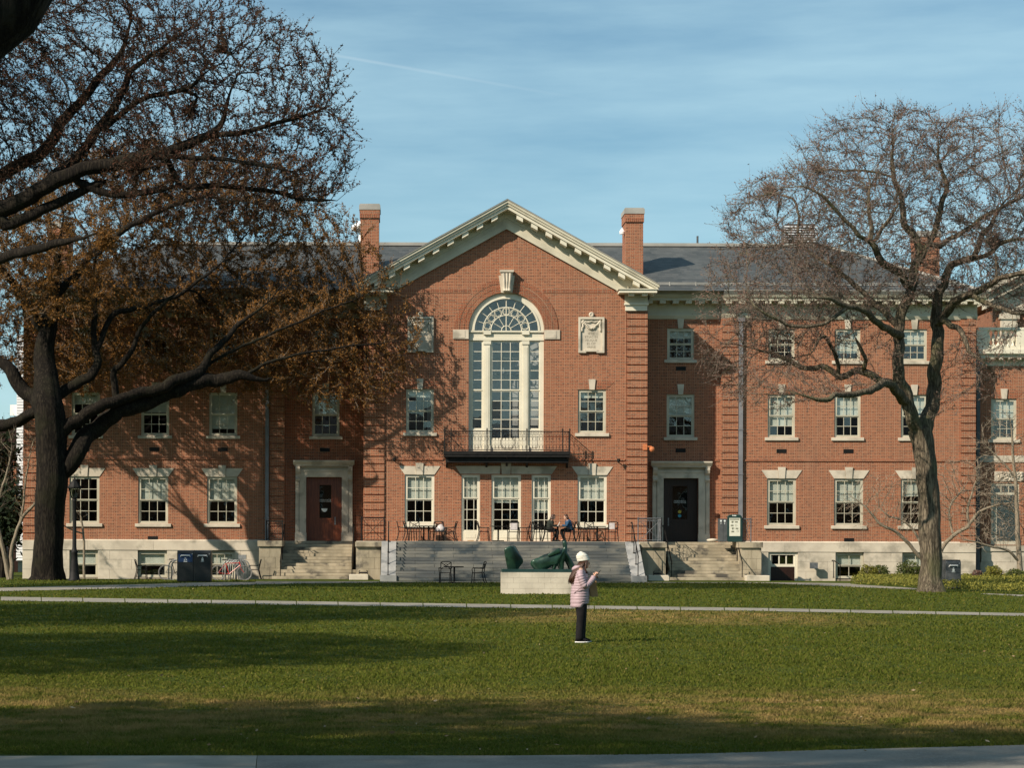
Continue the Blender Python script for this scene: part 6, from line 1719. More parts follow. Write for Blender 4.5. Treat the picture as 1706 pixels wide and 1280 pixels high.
# carved panel
s = MB(); s.box(Xp(1656, YP), Xp(1704, YP), YP-0.05, YP, Zp(799, YP), Zp(783, YP)); cpn = s.build('carved_panel', M['stone'], PV)
s = MB(); rng = np.random.RandomState(2)
for i in range(46):
    x = Xp(1658+rng.rand()*44, YP); z = Zp(785+rng.rand()*12, YP); s.lathe([(0.02, -0.06), (0.07, -0.02), (0.05, 0.03)], (x, YP-0.05, z), 6, 'Y')
s.build('foliage_relief', M['stone'], cpn)
# pavilion door
s = MB()
dx0, dx1, dz0, dz1 = dh[0][0], dh[1][0], dh[0][1], dh[2][1]
for b in ((dx0, dx0+0.13, dz0, dz1), (dx1-0.13, dx1, dz0, dz1), (dx0+0.13, dx1-0.13, dz1-0.12, dz1), (dx0+0.13, dx1-0.13, Zp(822, YP), Zp(818, YP)), (dx0+0.13, dx1-0.13, dz0, dz0+0.18)): s.box(b[0], b[1], YP+0.05, YP+0.15, b[2], b[3])
w3 = (dx1-dx0-0.26)/3
for i in (1, 2): s.box(dx0+0.13+w3*i-0.02, dx0+0.13+w3*i+0.02, YP+0.07, YP+0.11, Zp(818, YP), dz1-0.12)
dd = s.build('glazed_door', M['trim'], PV)
for i in range(3): s = MB(); s.box(dx0+0.13+w3*i+0.02, dx0+0.13+w3*(i+1)-0.02, YP+0.08, YP+0.085, Zp(818, YP), dz1-0.12); s.build('pane', M['glass'], dd)
s = MB(); s.box(dx0+0.13, dx1-0.13, YP+0.09, YP+0.095, dz0+0.18, Zp(822, YP)); s.build('pane', M['glass'], dd)
s = MB(); s.box(dx0+0.16, dx0+0.30, YP+0.07, YP+0.09, dz0+0.2, Zp(823, YP)); s.build('door_stile', M['trim'], dd)
s = MB(); s.box(Xp(1624, YP), Xp(1660, YP)-0.3, YP-0.14, YP-0.02, 0.0, 0.01); 
s = MB(); s.add([(PX0, YP+2.5, -0.1), (PX1, YP+2.5, -0.1), (PX1, YP+2.5, 11), (PX0, YP+2.5, 11)], [(0, 1, 2, 3)]); s.build('room_interior', M['interior'], PV)
s = MB(); s.box(PX0, PX1, YP+0.05, YP+9, Zp(585, YP), Zp(581, YP)); s.build('flat_roof', M['lead'], PV)
poly_wall(rect(PX0, PX1, -0.15, Zp(906, YP)), [], YP-0.02, 0.1).build('base_backing', M['stone_dark'], PV)
zz = [-0.12, Zp(951, YP), Zp(934, YP), Zp(916, YP)]
for i in range(3):
    L = 1.45; x = PX0+0.35-(0.7 if i % 2 else 0)
    while x < PX1-0.5:
        a = max(x, PX0+0.3); s = MB(); s.box(a+0.006, x+L-0.006, YP-0.14-random.uniform(0, 0.01), YP+0.02, zz[i]+0.005, zz[i+1]-0.005); s.build('base_stone', M['stone'], PV); x += L
pb(1634, 1900, 908, 916, YP-0.2, YP+0.05, 'stone', 'base_coping')
x = Xp(1629.5, YP-0.6); s = MB(); s.box(x-0.09, x+0.09, YP-0.6, YP-0.45, -0.1, Zp(600, YP)); s.box(x-0.18, x+0.18, YP-0.7, YP-0.4, Zp(607, YP), Zp(596, YP)); s.build('downpipe', M['pipe_dark'], PV)

# temple-fronted hall further back on the right
YH = 150.0
HB = thing('stone_hall', 'old hall behind the right wing with a sloping stone pediment and pilasters', 'building')
hx0 = Xp(1636, YH); hx1 = hx0+26; hz = Zp(493, YH); sl_ = 0.52
s = MB(); s.box(hx0+0.9, hx1, YH, YH+18, 0, hz-0.8); s.build('wall', M['brick_old'], HB)
for i in range(6):
    xx = hx0+1.2+i*2.55
    s = MB(); s.box(xx, xx+1.1, YH-0.35, YH, 0, hz-0.9); s.box(xx-0.12, xx+1.22, YH-0.45, YH, hz-1.5, hz-1.15); s.build('pilaster', M['stone'], HB)
    s = MB(); s.box(xx+1.4, xx+2.3, YH-0.03, YH, hz-5.2, hz-2.2); s.build('window', M['interior'], HB)
s = MB(); s.box(hx0+0.8, hx1, YH-0.4, YH+0.2, hz-0.9, hz); s.build('entablature', M['stone'], HB)
for k, (d0, d1, yy) in enumerate(((0, 0.35, 1.5), (0.36, 0.62, 1.25), (0.63, 0.95, 1.0), (1.1, 1.4, 0.6))):
    s = MB(); L = 13
    s.prism([(hx0, hz-d1+0.55), (hx0+L, hz-d1+0.55+sl_*L), (hx0+L, hz-d0+0.55+sl_*L), (hx0, hz-d0+0.55)], YH-yy, YH+0.2); s.build('raking_cornice', M['stone'], HB)
    s = MB(); s.prism([(hx0+L, hz-d1+0.55+sl_*L), (hx0+2*L, hz-d1+0.55), (hx0+2*L, hz-d0+0.55), (hx0+L, hz-d0+0.55+sl_*L)], YH-yy, YH+0.2); s.build('raking_cornice', M['stone'], HB)
s = MB(); s.prism([(hx0+1.2, hz), (hx0+25, hz), (hx0+13, hz+sl_*11.6)], YH-0.1, YH+18); s.build('tympanum', M['stone_dirty'], HB)

# white clapboard house glimpsed at the far left
YL = 130.0
CH = thing('clapboard_house', 'narrow sliver of a white clapboard house past the left corner of the brick building', 'building')
cx0, cx1 = Xp(-60, YL), Xp(60, YL)
s = MB(); s.box(Xp(27, YL), cx1, YL+0.05, YL+10, 0.6, Zp(560, YL)); s.build('wall', M['clapboard'], CH)
me = MB().prism_x([(0, 0), (0.05, 0), (0.05, 0.16), (0.035, 0.16)], Xp(27, YL), cx1).mesh('clapboard', [M['clapboard']])
for i in range(80): link('clapboard', me, CH, (0, YL, 0.62+i*0.165))
s = MB(); s.box(Xp(22.5, YL), Xp(27, YL), YL-0.1, YL+5, 2.6, Zp(845, YL)+2.6); s.build('red_shutter', M['brick_red'], CH)
s = MB(); s.box(cx0, Xp(27, YL), YL+0.6, YL+10, -0.5, Zp(700, YL)); s.build('porch_wall', M['wood_dark'], CH)
s = MB(); s.box(Xp(14, YL), Xp(27, YL), YL+0.4, YL+0.6, Zp(694, YL), Zp(676, YL)); s.build('window_board', M['white'], CH)

# evergreen hedge and far trees closing the left gap and the horizon
def leafy_tree(name, label, px, Y, w, h, mat, n, seed, z0=0.3, trunk=True):
    t = thing(name, label, 'tree' if 'tree' in name else 'hedge'); rng = np.random.RandomState(seed); x = Xp(px, Y)
    if trunk: s = MB(); s.tube([(x, Y, -0.1), (x+0.1, Y, h*0.4), (x, Y, h*0.8)], [w*0.05, w*0.04, w*0.015], 8); s.build('trunk', M['bark_shaded'], t)
    cc = rng.normal(0, 1, (14, 3)); cc /= np.linalg.norm(cc, axis=1, keepdims=True); cc *= rng.rand(14, 1)**0.5*0.7
    P = cc[rng.randint(0, 14, n)]+rng.normal(0, 0.17, (n, 3))
    P = P*[w/2, w/2, h/2]+[x, Y, z0+h/2]; P = P[P[:, 2] > 0.0]
    leaf_clump('crown', P, None, mat, (0.18, 0.42), seed, t); return t
leafy_tree('evergreen_tree', 'dark evergreen filling the gap at the far left below the white house', 4, 112, 3.6, 6.0, 'leaf_evergreen', 5000, 61)
leafy_tree('evergreen_tree', 'dark evergreen just outside the left edge behind the lawn', -50, 115, 6, 9, 'leaf_evergreen', 6000, 62)
for i, (px, Y, w, h) in enumerate(((-160, 150, 14, 15), (-330, 170, 16, 17), (1800, 190, 14, 13), (1960, 180, 16, 15), (2140, 170, 15, 14), (-520, 180, 18, 17))):
    leafy_tree('far_tree', ('bare grey-brown tree far beyond the left side of the building, number %s from the wall' % ('one', 'two', '', '', '', 'three')[i]) if px < 0 else ('bare grey-brown tree far beyond the right side, number %s from the pavilion' % ('', '', 'one', 'two', 'three')[i]), px, Y, w, h, 'buds_dark', 5000, 70+i)

# long brick hall across the green behind the camera, seen only in the window glass
OH = thing('facing_hall', 'long brick hall across the green behind the viewer, mirrored in the window panes', 'building')
s = MB(); s.box(-70, 70, -62, -50, 0, 13.5); s.build('wall', M['brick_old'], OH)
s = MB(); s.prism_x([(-63, 13.5), (-49, 13.5), (-56, 18)], -71, 71); s.build('roof', M['slate'], OH)
wme = MB().box(-0.75, 0.75, 0, 0.06, 0, 2.3).mesh('window', [M['white']]); gme = MB().box(-0.62, 0.62, 0.06, 0.08, 0.12, 2.18).mesh('pane', [M['interior']])
for r_ in range(3):
    for i in range(30):
        o = link('window', wme, OH, (-66+i*4.55, -50.0, 1.8+r_*3.9)); link('pane', gme, o)

# ================================================================ STREET FURNITURE
def lamp_post():
    Y = 99.0; x = Xp(124, Y); k = Y/F
    t = thing('lamp_post', 'black cast iron lamp post with a tapered lantern beside the big elm trunk', 'lamp post', (x, Y, 0))
    z = lambda py: Zp(py, Y)
    s = MB(); s.lathe([(0.30, -0.02), (0.30, 0.05), (0.24, 0.12), (0.20, 0.5), (0.16, 0.9), (0.14, 1.25), (0.17, 1.3), (0.12, 1.38), (0.095, 1.5), (0.085, 2.6), (0.075, z(834)-0.1), (0.12, z(834)-0.02), (0.08, z(833))], (0, 0, 0), 14); s.build('post', M['iron'], t, True)
    zb, zt_ = z(831.5), z(815)
    s = MB(); s.mat(M['iron'])
    for i in range(8):
        a = i*math.pi/4+0.39; s.tube([(0.14*math.cos(a), 0.14*math.sin(a), zb), (0.28*math.cos(a), 0.28*math.sin(a), zt_)], 0.016, 4)
    s.ring((0, 0, zb), 0.14, 0.02, 8, 'Z', 4); s.ring((0, 0, zt_), 0.285, 0.025, 8, 'Z', 4)
    s.lathe([(0.08, zb-0.08), (0.15, zb)], (0, 0, 0), 8); s.build('lantern_frame', None, t)
    s = MB(); s.lathe([(0.135, zb), (0.272, zt_)], (0, 0, 0), 8); s.build('lantern_glass', M['lamp_glass'], t)
    s = MB(); s.lathe([(0.31, zt_), (0.31, zt_+0.05), (0.27, zt_+0.10), (0.16, zt_+0.27), (0.10, zt_+0.31), (0.10, zt_+0.36), (0.03, zt_+0.42), (0.035, zt_+0.48), (0.005, zt_+0.53)], (0, 0, 0), 8); s.build('lantern_cap', M['iron'], t)
lamp_post()
# distant grey street lamp at the far left
Y = 118; x = Xp(13, Y)
t = thing('street_lamp', 'slim grey street lamp with a curved neck at the far left behind the pale tree', 'street lamp', (x, Y, 0))
s = MB(); s.lathe([(0.2, 0), (0.16, 1.2), (0.09, 1.4), (0.06, Zp(850, Y))], (0, 0, 0), 10); s.build('post', M['pipe'], t)
s = MB(); s.tube([(0, 0, Zp(850, Y)), (0, 0, Zp(842, Y)), (-0.15, 0, Zp(838, Y)), (-0.4, 0, Zp(837, Y))], 0.04, 6); s.build('neck', M['pipe'], t)

def waste_bin(label, px, Y, w, h, mat, d=0.75, emblem='white', group=None, band=None, z0=0.0, bar=True):
    t = thing('waste_bin', label, 'waste bin', (Xp(px, Y), Y, z0), 0, group)
    s = MB(); s.prism_x([(0, 0.03), (d, 0.03), (d, h), (0.05, h), (0, h-0.07)], -w/2, w/2); b = s.build('body', M[mat], t); bevel(b, 0.02, 2)
    s = MB(); s.prism_x([(0.03, h), (d, h), (d, h+0.035), (0.07, h+0.03)], -w/2+0.01, w/2-0.01); s.build('lid', M['bin_grey'] if mat != 'bin_grey' else M['bin_black'], t)
    s = MB(); s.box(-w/2+0.06, w/2-0.06, -0.012, 0.0, h-0.48, h-0.12); s.build('hopper_door', M[band or mat], t)
    s = MB(); s.tube([(-w*0.28, -0.012, h-0.24), (-w*0.26, -0.07, h-0.19), (w*0.26, -0.07, h-0.19), (w*0.28, -0.012, h-0.24)], 0.024, 6); s.build('handle', M['white'] if bar else M['steel'], t)
    s = MB(); s.lathe([(0.03, 0), (0.03, 0.015)], (w/2-0.07, -0.015, h-0.12), 8, 'Y'); s.build('lock', M['steel'], t)
    s = MB()     # emblem: bin pictogram
    if band == 'blue':
        for k in range(3):
            a = R(90+120*k); s.prism([(0.075*math.cos(a-0.5), h-0.36+0.075*math.sin(a-0.5)), (0.075*math.cos(a+0.5), h-0.36+0.075*math.sin(a+0.5)), (0.03*math.cos(a+1.2), h-0.36+0.03*math.sin(a+1.2))], -0.018, -0.012)
        s.box(-0.08, 0.08, -0.018, -0.012, h-0.47, h-0.445)
    else:
        s.box(-0.045, 0.045, -0.018, -0.012, h-0.42, h-0.33); s.lathe([(0.03, 0), (0.03, 0.006)], (0.0, -0.018, h-0.29), 8, 'Y'); s.box(-0.07, 0.07, -0.018, -0.012, h-0.46, h-0.44)
    s.build('emblem', M['sticker'], t)
    s = MB(); s.box(-w/2+0.04, w/2-0.04, -0.006, 0, 0.1, h-0.52); s.build('front_panel', M[mat], t)
    s = MB(); s.box(-w/2+0.03, w/2-0.03, 0.03, d-0.03, 0, 0.03); s.build('base', M['iron'], t)
    return t
YBn = 97.2
waste_bin('black waste bin with a blue panel, left one of the pair by the wing', 309, YBn, 28*YBn/F, 52*YBn/F-0.02, 'bin_black', band='blue', group='street waste bins')
waste_bin('black waste bin with a plain panel, right one of the pair by the left wing', 337.5, YBn, 28*YBn/F, 52*YBn/F-0.02, 'bin_black', group='street waste bins')
YBr = 87.0
waste_bin('grey waste bin with a white handle beside the right elm trunk', 1588.5, YBr, 25.5*YBr/F, 47.5*YBr/F, 'bin_grey', d=0.65, group='street waste bins')
waste_bin('second grey waste bin half hidden between the right elm trunk and the front bin', 1570, YBr+0.9, 25*YBr/F, 46.5*YBr/F, 'bin_grey', d=0.65, group='street waste bins')

# menu board / sorting station on the right steps
YK = 106.0
kx0, kx1 = Xp(1211.5, YK), Xp(1237, YK); kw = kx1-kx0; kz0 = ZT; kh = Zp(855.5, YK)-ZT
t = thing('sorting_station', 'dark green sorting station with an illustrated white poster at the top of the right steps', 'waste station', (kx0, YK, kz0))
s = MB(); s.prism([(0.02, 0), (kw-0.02, 0), (kw, kh*0.5), (kw-0.03, kh-0.1), (kw-0.12, kh-0.03), (kw/2, kh), (0.1, kh-0.03), (0.02, kh-0.1), (0, kh*0.5)], 0, 0.16); b = s.build('board', M['bin_green'], t); bevel(b, 0.015, 2)
pz0, pz1 = kh-Zp(861.8, YK)*0+0, 0
z_ = lambda py: Zp(py, YK)-ZT
px0, px1 = Xp(1215, YK)-kx0, Xp(1233, YK)-kx0
s = MB(); s.box(px0, px1, -0.012, 0.0, z_(892), z_(862)); po = s.build('poster', M['poster'], t)
s = MB(); s.box(px0+0.025, px1-0.045, -0.016, -0.012, z_(865), z_(863.2))
for (ux, uy, kind) in ((1220, 868.5, 0), (1226.7, 868.5, 1), (1219.5, 874.3, 1), (1226.5, 874.3, 2), (1220.5, 879.5, 0), (1227.6, 879.5, 1), (1220.7, 884.5, 1), (1229, 883.8, 2)):
    xx, z2 = Xp(ux, YK)-kx0, z_(uy)
    if kind == 1:
        s.box(xx-0.065, xx+0.065, -0.016, -0.012, z2-0.035, z2+0.035)
    elif kind == 0:
        s.prism([(xx-0.03, z2-0.05), (xx+0.03, z2-0.05), (xx+0.045, z2+0.05), (xx-0.045, z2+0.05)], -0.016, -0.012); s.box(xx+0.06, xx+0.075, -0.016, -0.012, z2-0.03, z2+0.04)
    else:
        s.ring((xx, -0.014, z2), 0.045, 0.006, 12, 'Y', 4)
s.build('poster_print', M['ink'], po)
s = MB(); s.lathe([(0.03, 0), (0.03, 0.004)], (Xp(1220.8, YK)-kx0, -0.006, z_(857.8)), 10, 'Y'); s.box(Xp(1222, YK)-kx0, Xp(1226.5, YK)-kx0, -0.006, 0.0, z_(858.6), z_(857.2)); s.build('logo', M['sticker'], t)
s = MB(); s.box(-0.36, -0.01, 0.05, 0.75, 0, kh-0.22); o = s.build('bin_cabinet', M['bin_grey'], t); bevel(o, 0.015)
s = MB(); s.box(-0.37, -0.19, 0.03, 0.05, 0.04, kh-0.27); s.box(-0.18, -0.0, 0.03, 0.05, 0.04, kh-0.27); s.build('cabinet_door', M['bin_grey'], t)
s = MB(); 
for k in (-0.3, -0.12): s.lathe([(0.05, -0.02), (0.04, 0.02)], (k, 0.03, kh-0.33), 8, 'Y'); s.lathe([(0.025, -0.02), (0.02, 0.02)], (k, 0.03, kh-0.45), 8, 'Y')
s.build('sign_lamps', M['sticker'], t)
s = MB(); s.lathe([(0.05, 0), (0.2, 0.03), (0.25, 0.09), (0.2, 0.14), (0.05, 0.17)], (0, 0, 0), 10, 'Z', 1.2, 0.8); o = s.build('rag_bundle', M['stone'], None, True); o.location = (Xp(1187, 107.8), 107.8, ZT); tag(o, 'crumpled pale bundle lying on the landing right of the right door', 'bundle')
# small things at the foot of steps
for lab, px in (('dark iron boot scraper at the foot of the left steps', 605.5), ('dark iron boot scraper at the foot of the right steps', 1096)):
    X = Xp(px, 103.6); s = MB(); s.tube([(X-0.2, 103.55, 0.26), (X-0.2, 103.55, 0.42), (X-0.14, 103.55, 0.45)], 0.02, 5); s.tube([(X+0.2, 103.55, 0.26), (X+0.2, 103.55, 0.42), (X+0.14, 103.55, 0.45)], 0.02, 5); s.box(X-0.2, X+0.2, 103.54, 103.56, 0.3, 0.38); o = s.build('boot_scraper', M['iron']); tag(o, lab, 'boot scraper')

# ---- cafe furniture
def make_chair(name='garden_chair', mat='iron'):
    t = thing(name, 'chair', 'chair'); m = M[mat]
    s = MB(); s.box(-0.24, 0.24, -0.24, 0.22, 0.44, 0.465)
    for i in range(6): s.box(-0.22+i*0.076, -0.19+i*0.076, -0.23, 0.21, 0.465, 0.472)
    s.build('seat', m, t)
    for sx in (-1, 1):
        for nm, pts in (('leg', [(sx*0.23, -0.22, 0.45), (sx*0.24, -0.25, 0.0)]), ('leg', [(sx*0.23, 0.21, 0.45), (sx*0.24, 0.26, 0.22), (sx*0.245, 0.33, 0.0)])):
            s = MB(); s.tube(pts, 0.021, 5); s.build(nm, m, t)
        s = MB(); s.tube([(sx*0.24, -0.20, 0.45), (sx*0.26, -0.23, 0.62), (sx*0.265, -0.18, 0.66), (sx*0.265, 0.1, 0.65), (sx*0.25, 0.22, 0.68)], 0.019, 5); s.build('armrest', m, t)
    s = MB()
    for sx in (-1, 1): s.tube([(sx*0.22, 0.21, 0.45), (sx*0.225, 0.25, 0.7), (sx*0.225, 0.31, 0.92)], 0.021, 5)
    s.tube([(-0.225, 0.31, 0.92), (-0.12, 0.32, 0.945), (0.12, 0.32, 0.945), (0.225, 0.31, 0.92)], 0.02, 5); s.tube([(-0.22, 0.24, 0.62), (0.22, 0.24, 0.62)], 0.016, 5)
    s.tube([(-0.22, 0.24, 0.62), (0.22, 0.31, 0.91)], 0.016, 5); s.tube([(0.22, 0.24, 0.62), (-0.22, 0.31, 0.91)], 0.016, 5)
    pts = [(0.09*math.cos(a), 0.278, 0.765+0.085*math.sin(a)) for a in [i*math.pi/6 for i in range(13)]]; s.tube(pts, 0.010, 4, False)
    s.build('backrest', m, t)
    s = MB(); s.tube([(-0.235, -0.24, 0.14), (-0.235, 0.28, 0.14)], 0.010, 4); s.tube([(0.235, -0.24, 0.14), (0.235, 0.28, 0.14)], 0.010, 4); s.tube([(-0.235, 0.02, 0.14), (0.235, 0.02, 0.14)], 0.010, 4); s.build('stretcher', m, t)
    return t
def make_table():
    t = thing('cafe_table', 'table', 'table')
    s = MB(); s.lathe([(0.40, 0.70), (0.42, 0.71), (0.42, 0.735), (0.40, 0.74)], (0, 0, 0), 24); s.build('tabletop', M['iron'], t)
    s = MB(); s.lathe([(0.05, 0.06), (0.04, 0.12), (0.04, 0.7)], (0, 0, 0), 12); s.build('pedestal', M['iron'], t)
    s = MB()
    s.box(-0.28, 0.28, -0.035, 0.035, 0, 0.05); s.box(-0.035, 0.035, -0.28, 0.28, 0.0, 0.045); s.build('base', M['iron'], t)
    return t
ch0 = make_chair(); tb0 = make_table()
g1 = 'black wrought iron garden chairs'; g2 = 'black iron cafe tables'
firstc = [True]; firstt = [True]
def chair(px, Y, z, rz, label, py=None):
    loc = (Xp(px, Y), Y, z)
    if firstc[0]:
        firstc[0] = False; ch0.location = loc; ch0.rotation_euler = (0, 0, R(rz)); ch0['label'] = label; ch0['group'] = g1; return ch0
    return copy_tree(ch0, label, loc, R(rz), g1)
def table(px, Y, z, label):
    loc = (Xp(px, Y), Y, z)
    if firstt[0]:
        firstt[0] = False; tb0.location = loc; tb0['label'] = label; tb0['group'] = g2; return tb0
    return copy_tree(tb0, label, loc, 0, g2)
zt = ZT
# rz: 0 faces the viewer (backrest away), 180 back to the viewer, 90 faces right, -90 faces left
chair(672, 104.5, zt, 90, 'leftmost terrace chair, facing right beside the tall handrail')
chair(684, 105.6, zt, 75, 'terrace chair behind the leftmost one, against the brick wall')
chair(692, 104.6, zt, 170, 'dark terrace chair with its back to the steps, left of the first table')
table(706, 104.9, zt, 'first cafe table from the left on the terrace')
table(714, 105.7, zt, 'cafe table just behind the first one, nearer the wall')
chair(733, 105.0, zt, 10, 'terrace chair loaded with a white plastic bag')
chair(750, 104.7, zt, -100, 'terrace chair facing left beside the one with the white bag')
chair(727, 105.9, zt, -20, 'terrace chair tucked under the window between the first tables')
chair(806, 104.6, zt, 95, 'terrace chair in front of the brick pier left of the middle garden door')
table(830, 105.0, zt, 'cafe table in front of the middle garden door')
chair(855, 104.7, zt, 185, 'terrace chair with a folded white cloth, in front of the middle door')
chair(873, 105.1, zt, -95, 'terrace chair facing left before the second brick pier')
chair(889, 104.9, zt, 200, 'dark terrace chair before the right garden door')
chair(901, 105.4, zt, 140, 'dark terrace chair just left of the seated person in dark green')
c_l = chair(915, 104.9, zt, 90, 'chair holding the seated person in the dark green jacket')
table(929, 104.9, zt, 'cafe table between the two seated people')
c_r = chair(948, 104.9, zt, -90, 'chair holding the seated person in the blue jacket')
chair(961, 105.6, zt, 60, 'empty terrace chair right behind the person in blue')
chair(973, 104.8, zt, 100, 'terrace chair facing the rightmost terrace table')
table(995, 105.0, zt, 'rightmost cafe table on the terrace under the window')
chair(1019, 104.8, zt, -170, 'rightmost terrace chair, with a pale paper on its back')
chair(984, 105.8, zt, 10, 'terrace chair behind the rightmost table against the wall')
chair(742, 96.2, 0, 185, 'lawn chair with its crossed back towards the viewer, below the steps')
table(757, 96.0, 0, 'small table standing on the lawn edge below the granite steps')
chair(797, 96.2, 0, -80, 'lawn chair facing left, right of the small lawn table')
chair(236, 106.0, -0.05, 90, 'black chair facing right before a basement window of the left wing')
rc = chair(424, 104.2, 0, -90, 'thin chair half hidden behind the sandstone pier right of the red bicycle')
def bag(name, label, px, Y, z, w, h, mat='bag_white', d=0.12):
    s = MB(); s.sections([((0, 0, 0), w*0.42, d), ((0, 0, h*0.25), w*0.5, d*1.2), ((0.02, 0, h*0.55), w*0.47, d), ((-0.01, 0, h*0.8), w*0.3, d*0.7), ((0.03, 0, h), w*0.14, d*0.3)], 12)
    o = s.build(name, M[mat], None, True); o.location = (Xp(px, Y), Y, z); tag(o, label, 'bag'); return o
bag('plastic_bag', 'white plastic bag sitting on the terrace chair left of the garden doors', 734, 104.95, zt+0.473, 0.40, 0.34)
bag('plastic_bag', 'second white bag bulging beside it on the same chair', 728.5, 104.9, zt+0.473, 0.26, 0.2)
s = MB(); s.box(-0.17, 0.17, -0.02, 0.02, 0, 0.32); o = s.build('folded_cloth', M['bag_white']); o.location = (Xp(856, 104.4), 104.36, zt+0.55); bevel(o, 0.01); tag(o, 'folded white cloth hung on the chair back by the middle garden door', 'cloth')
s = MB(); s.box(-0.13, 0.13, -0.008, 0.008, 0, 0.3); o = s.build('paper_notice', M['bag_white']); o.location = (Xp(1019.5, 104.4), 104.42, zt+0.6); tag(o, 'pale paper notice tied to the rightmost terrace chair', 'notice')
s = MB(); s.box(-0.15, 0.15, -0.12, 0.12, 0, 0.05); o = s.build('doormat_block', M['paper']); o.location = (Xp(784, 106.3), 106.25, zt); tag(o, 'small brown block lying at the foot of the left garden door', 'block')

# ---- bicycles and racks
def wheel(s, c, r): 
    s.mat(M['rubber']); s.ring(c, r, 0.02, 28, 'Y', 6); s.mat(M['steel']); s.ring(c, r-0.03, 0.01, 24, 'Y', 4)
    for i in range(12):
        a = i*math.pi/6; s.tube([c, (c[0]+(r-0.03)*math.cos(a), c[1], c[2]+(r-0.03)*math.sin(a))], 0.0025, 3)
    s.lathe([(0.03, -0.04), (0.03, 0.04)], c, 8, 'Y')
def bicycle(label, px0, Y, mat, wb, sgn=1):
    t = thing('bicycle', label, 'bicycle', (Xp(px0, Y), Y, gz(Y)))
    r = 0.34
    for x in (0, wb*sgn): s = MB(); wheel(s, (x, 0, r), r); s.build('wheel', None, t)
    s = MB(); X = lambda v: v*sgn*wb/1.05
    bb, seat, head, ax = (X(0.44), 0, 0.29), (X(0.30), 0, 0.78), (X(0.86), 0, 0.80), (0, 0, r)
    s.tube([bb, seat], 0.018, 6); s.tube([bb, (X(0.88), 0, 0.70)], 0.02, 6); s.tube([seat, head], 0.018, 6); s.tube([ax, bb], 0.011, 5); s.tube([ax, seat], 0.010, 5); s.tube([(X(0.90), 0, 0.64), (X(0.85), 0, 0.86)], 0.022, 6)
    s.build('frame', M[mat], t)
    s = MB(); s.tube([(X(0.89), 0, 0.66), (X(0.93), 0, 0.5), (wb*sgn, 0, r)], 0.013, 5); s.build('fork', M[mat], t)
    s = MB(); s.tube([(X(0.85), 0, 0.86), (X(0.84), 0, 0.96)], 0.014, 5); s.tube([(X(0.80), -0.26, 0.97), (X(0.87), -0.1, 0.98), (X(0.87), 0.1, 0.98), (X(0.80), 0.26, 0.97)], 0.013, 5); s.build('handlebar', M['iron'], t)
    s = MB(); s.tube([(X(0.30), 0, 0.78), (X(0.28), 0, 0.93)], 0.013, 5); s.box(min(X(0.16), X(0.40)), max(X(0.16), X(0.40)), -0.07, 0.07, 0.93, 0.975); s.build('saddle', M['iron'], t)
    s = MB(); s.ring(bb, 0.09, 0.008, 14, 'Y', 4); s.tube([bb, (X(0.44)+0.15, -0.06, 0.2)], 0.01, 4); s.box(X(0.44)+0.11, X(0.44)+0.2, -0.14, -0.05, 0.19, 0.21); s.build('crankset', M['steel'], t)
    return t
bicycle('dark bicycle with pale wheels leaning in the rack left of the black bins', 276.5, 102.6, 'iron', 1.02)
rb_ = bicycle('red framed bicycle locked in the rack right of the black bins', 363.5, 101.5, 'red', 1.22)
s = MB(); s.box(-0.18, 0.18, -0.14, 0.14, 0, 0.2); o = s.build('bicycle_basket', M['steel']); o.location = (Xp(404, 101.5), 101.5, 0.98); tag(o, 'wire basket and reflector on the handlebar of the red bicycle', 'basket')
hoop = MB().tube([(0, -0.3, 0), (0, -0.3, 0.75), (0, -0.22, 0.9), (0, 0, 0.97), (0, 0.22, 0.9), (0, 0.3, 0.75), (0, 0.3, 0)], 0.03, 8).mesh('hoop', [M['steel']], True)
def hoop_me(w, h): 
    return MB().tube([(-w, 0, 0), (-w, 0, h-w*1.0)]+[(w*math.cos(a), 0, h-w+w*math.sin(a)) for a in [math.pi-i*math.pi/8 for i in range(1, 8)]]+[(w, 0, h-w), (w, 0, 0)], 0.028, 8).mesh('hoop', [M['steel']], True)
hm = hoop_me(0.30, 0.93)
for j, (pxs_, lab) in enumerate((((382, 386, 390.5, 395, 399, 403.5), 'galvanised hoop bicycle rack holding the red bicycle'), ((292, 296), 'galvanised hoop bicycle rack partly behind the black bins'))):
    t = thing('bicycle_rack', lab, 'bicycle rack')
    for i, px in enumerate(pxs_):
        Y = 101.9+0.0*i; link('hoop', hm, t, (Xp(px, Y), Y+0.25*(i % 3), 0))
    s = MB(); s.box(Xp(pxs_[0], 101.9)-0.3, Xp(pxs_[-1], 101.9)+0.3, 101.8, 102.5, 0, 0.02); s.build('foot_plate', M['steel'], t)

# ---- bronze sculpture on its block plinth
YSc = 77.0
sx0, sx1 = Xp(835, YSc), Xp(959, YSc); sz = Zp(953.5, YSc)
PL = thing('stone_plinth', 'low pale block plinth on the lawn carrying the green bronze sculpture', 'plinth')
s = MB(); s.box(sx0+0.03, sx1-0.03, YSc+0.03, YSc+1.15, 0, sz-0.02); s.build('core', M['stone_dark'], PL)
for r_ in range(4):
    n = 6; L = (sx1-sx0)/n; off = 0.5*L if r_ % 2 else 0; h = sz/4
    xs = sorted(set([sx0, sx1]+[sx0+off+L*i for i in range(1 if not off else 0, n)]))
    for a, b in zip(xs[:-1], xs[1:]):
        s = MB(); s.box(a+0.002, b-0.002, YSc-random.uniform(0, 0.006), YSc+0.3, h*r_+0.002, h*(r_+1)-0.002); s.build('block', M['stone'], PL)
    s = MB(); s.box(sx1-0.02, sx1+0.004, YSc+0.3, YSc+1.18, h*r_+0.002, h*(r_+1)-0.002); s.build('block', M['stone'], PL)
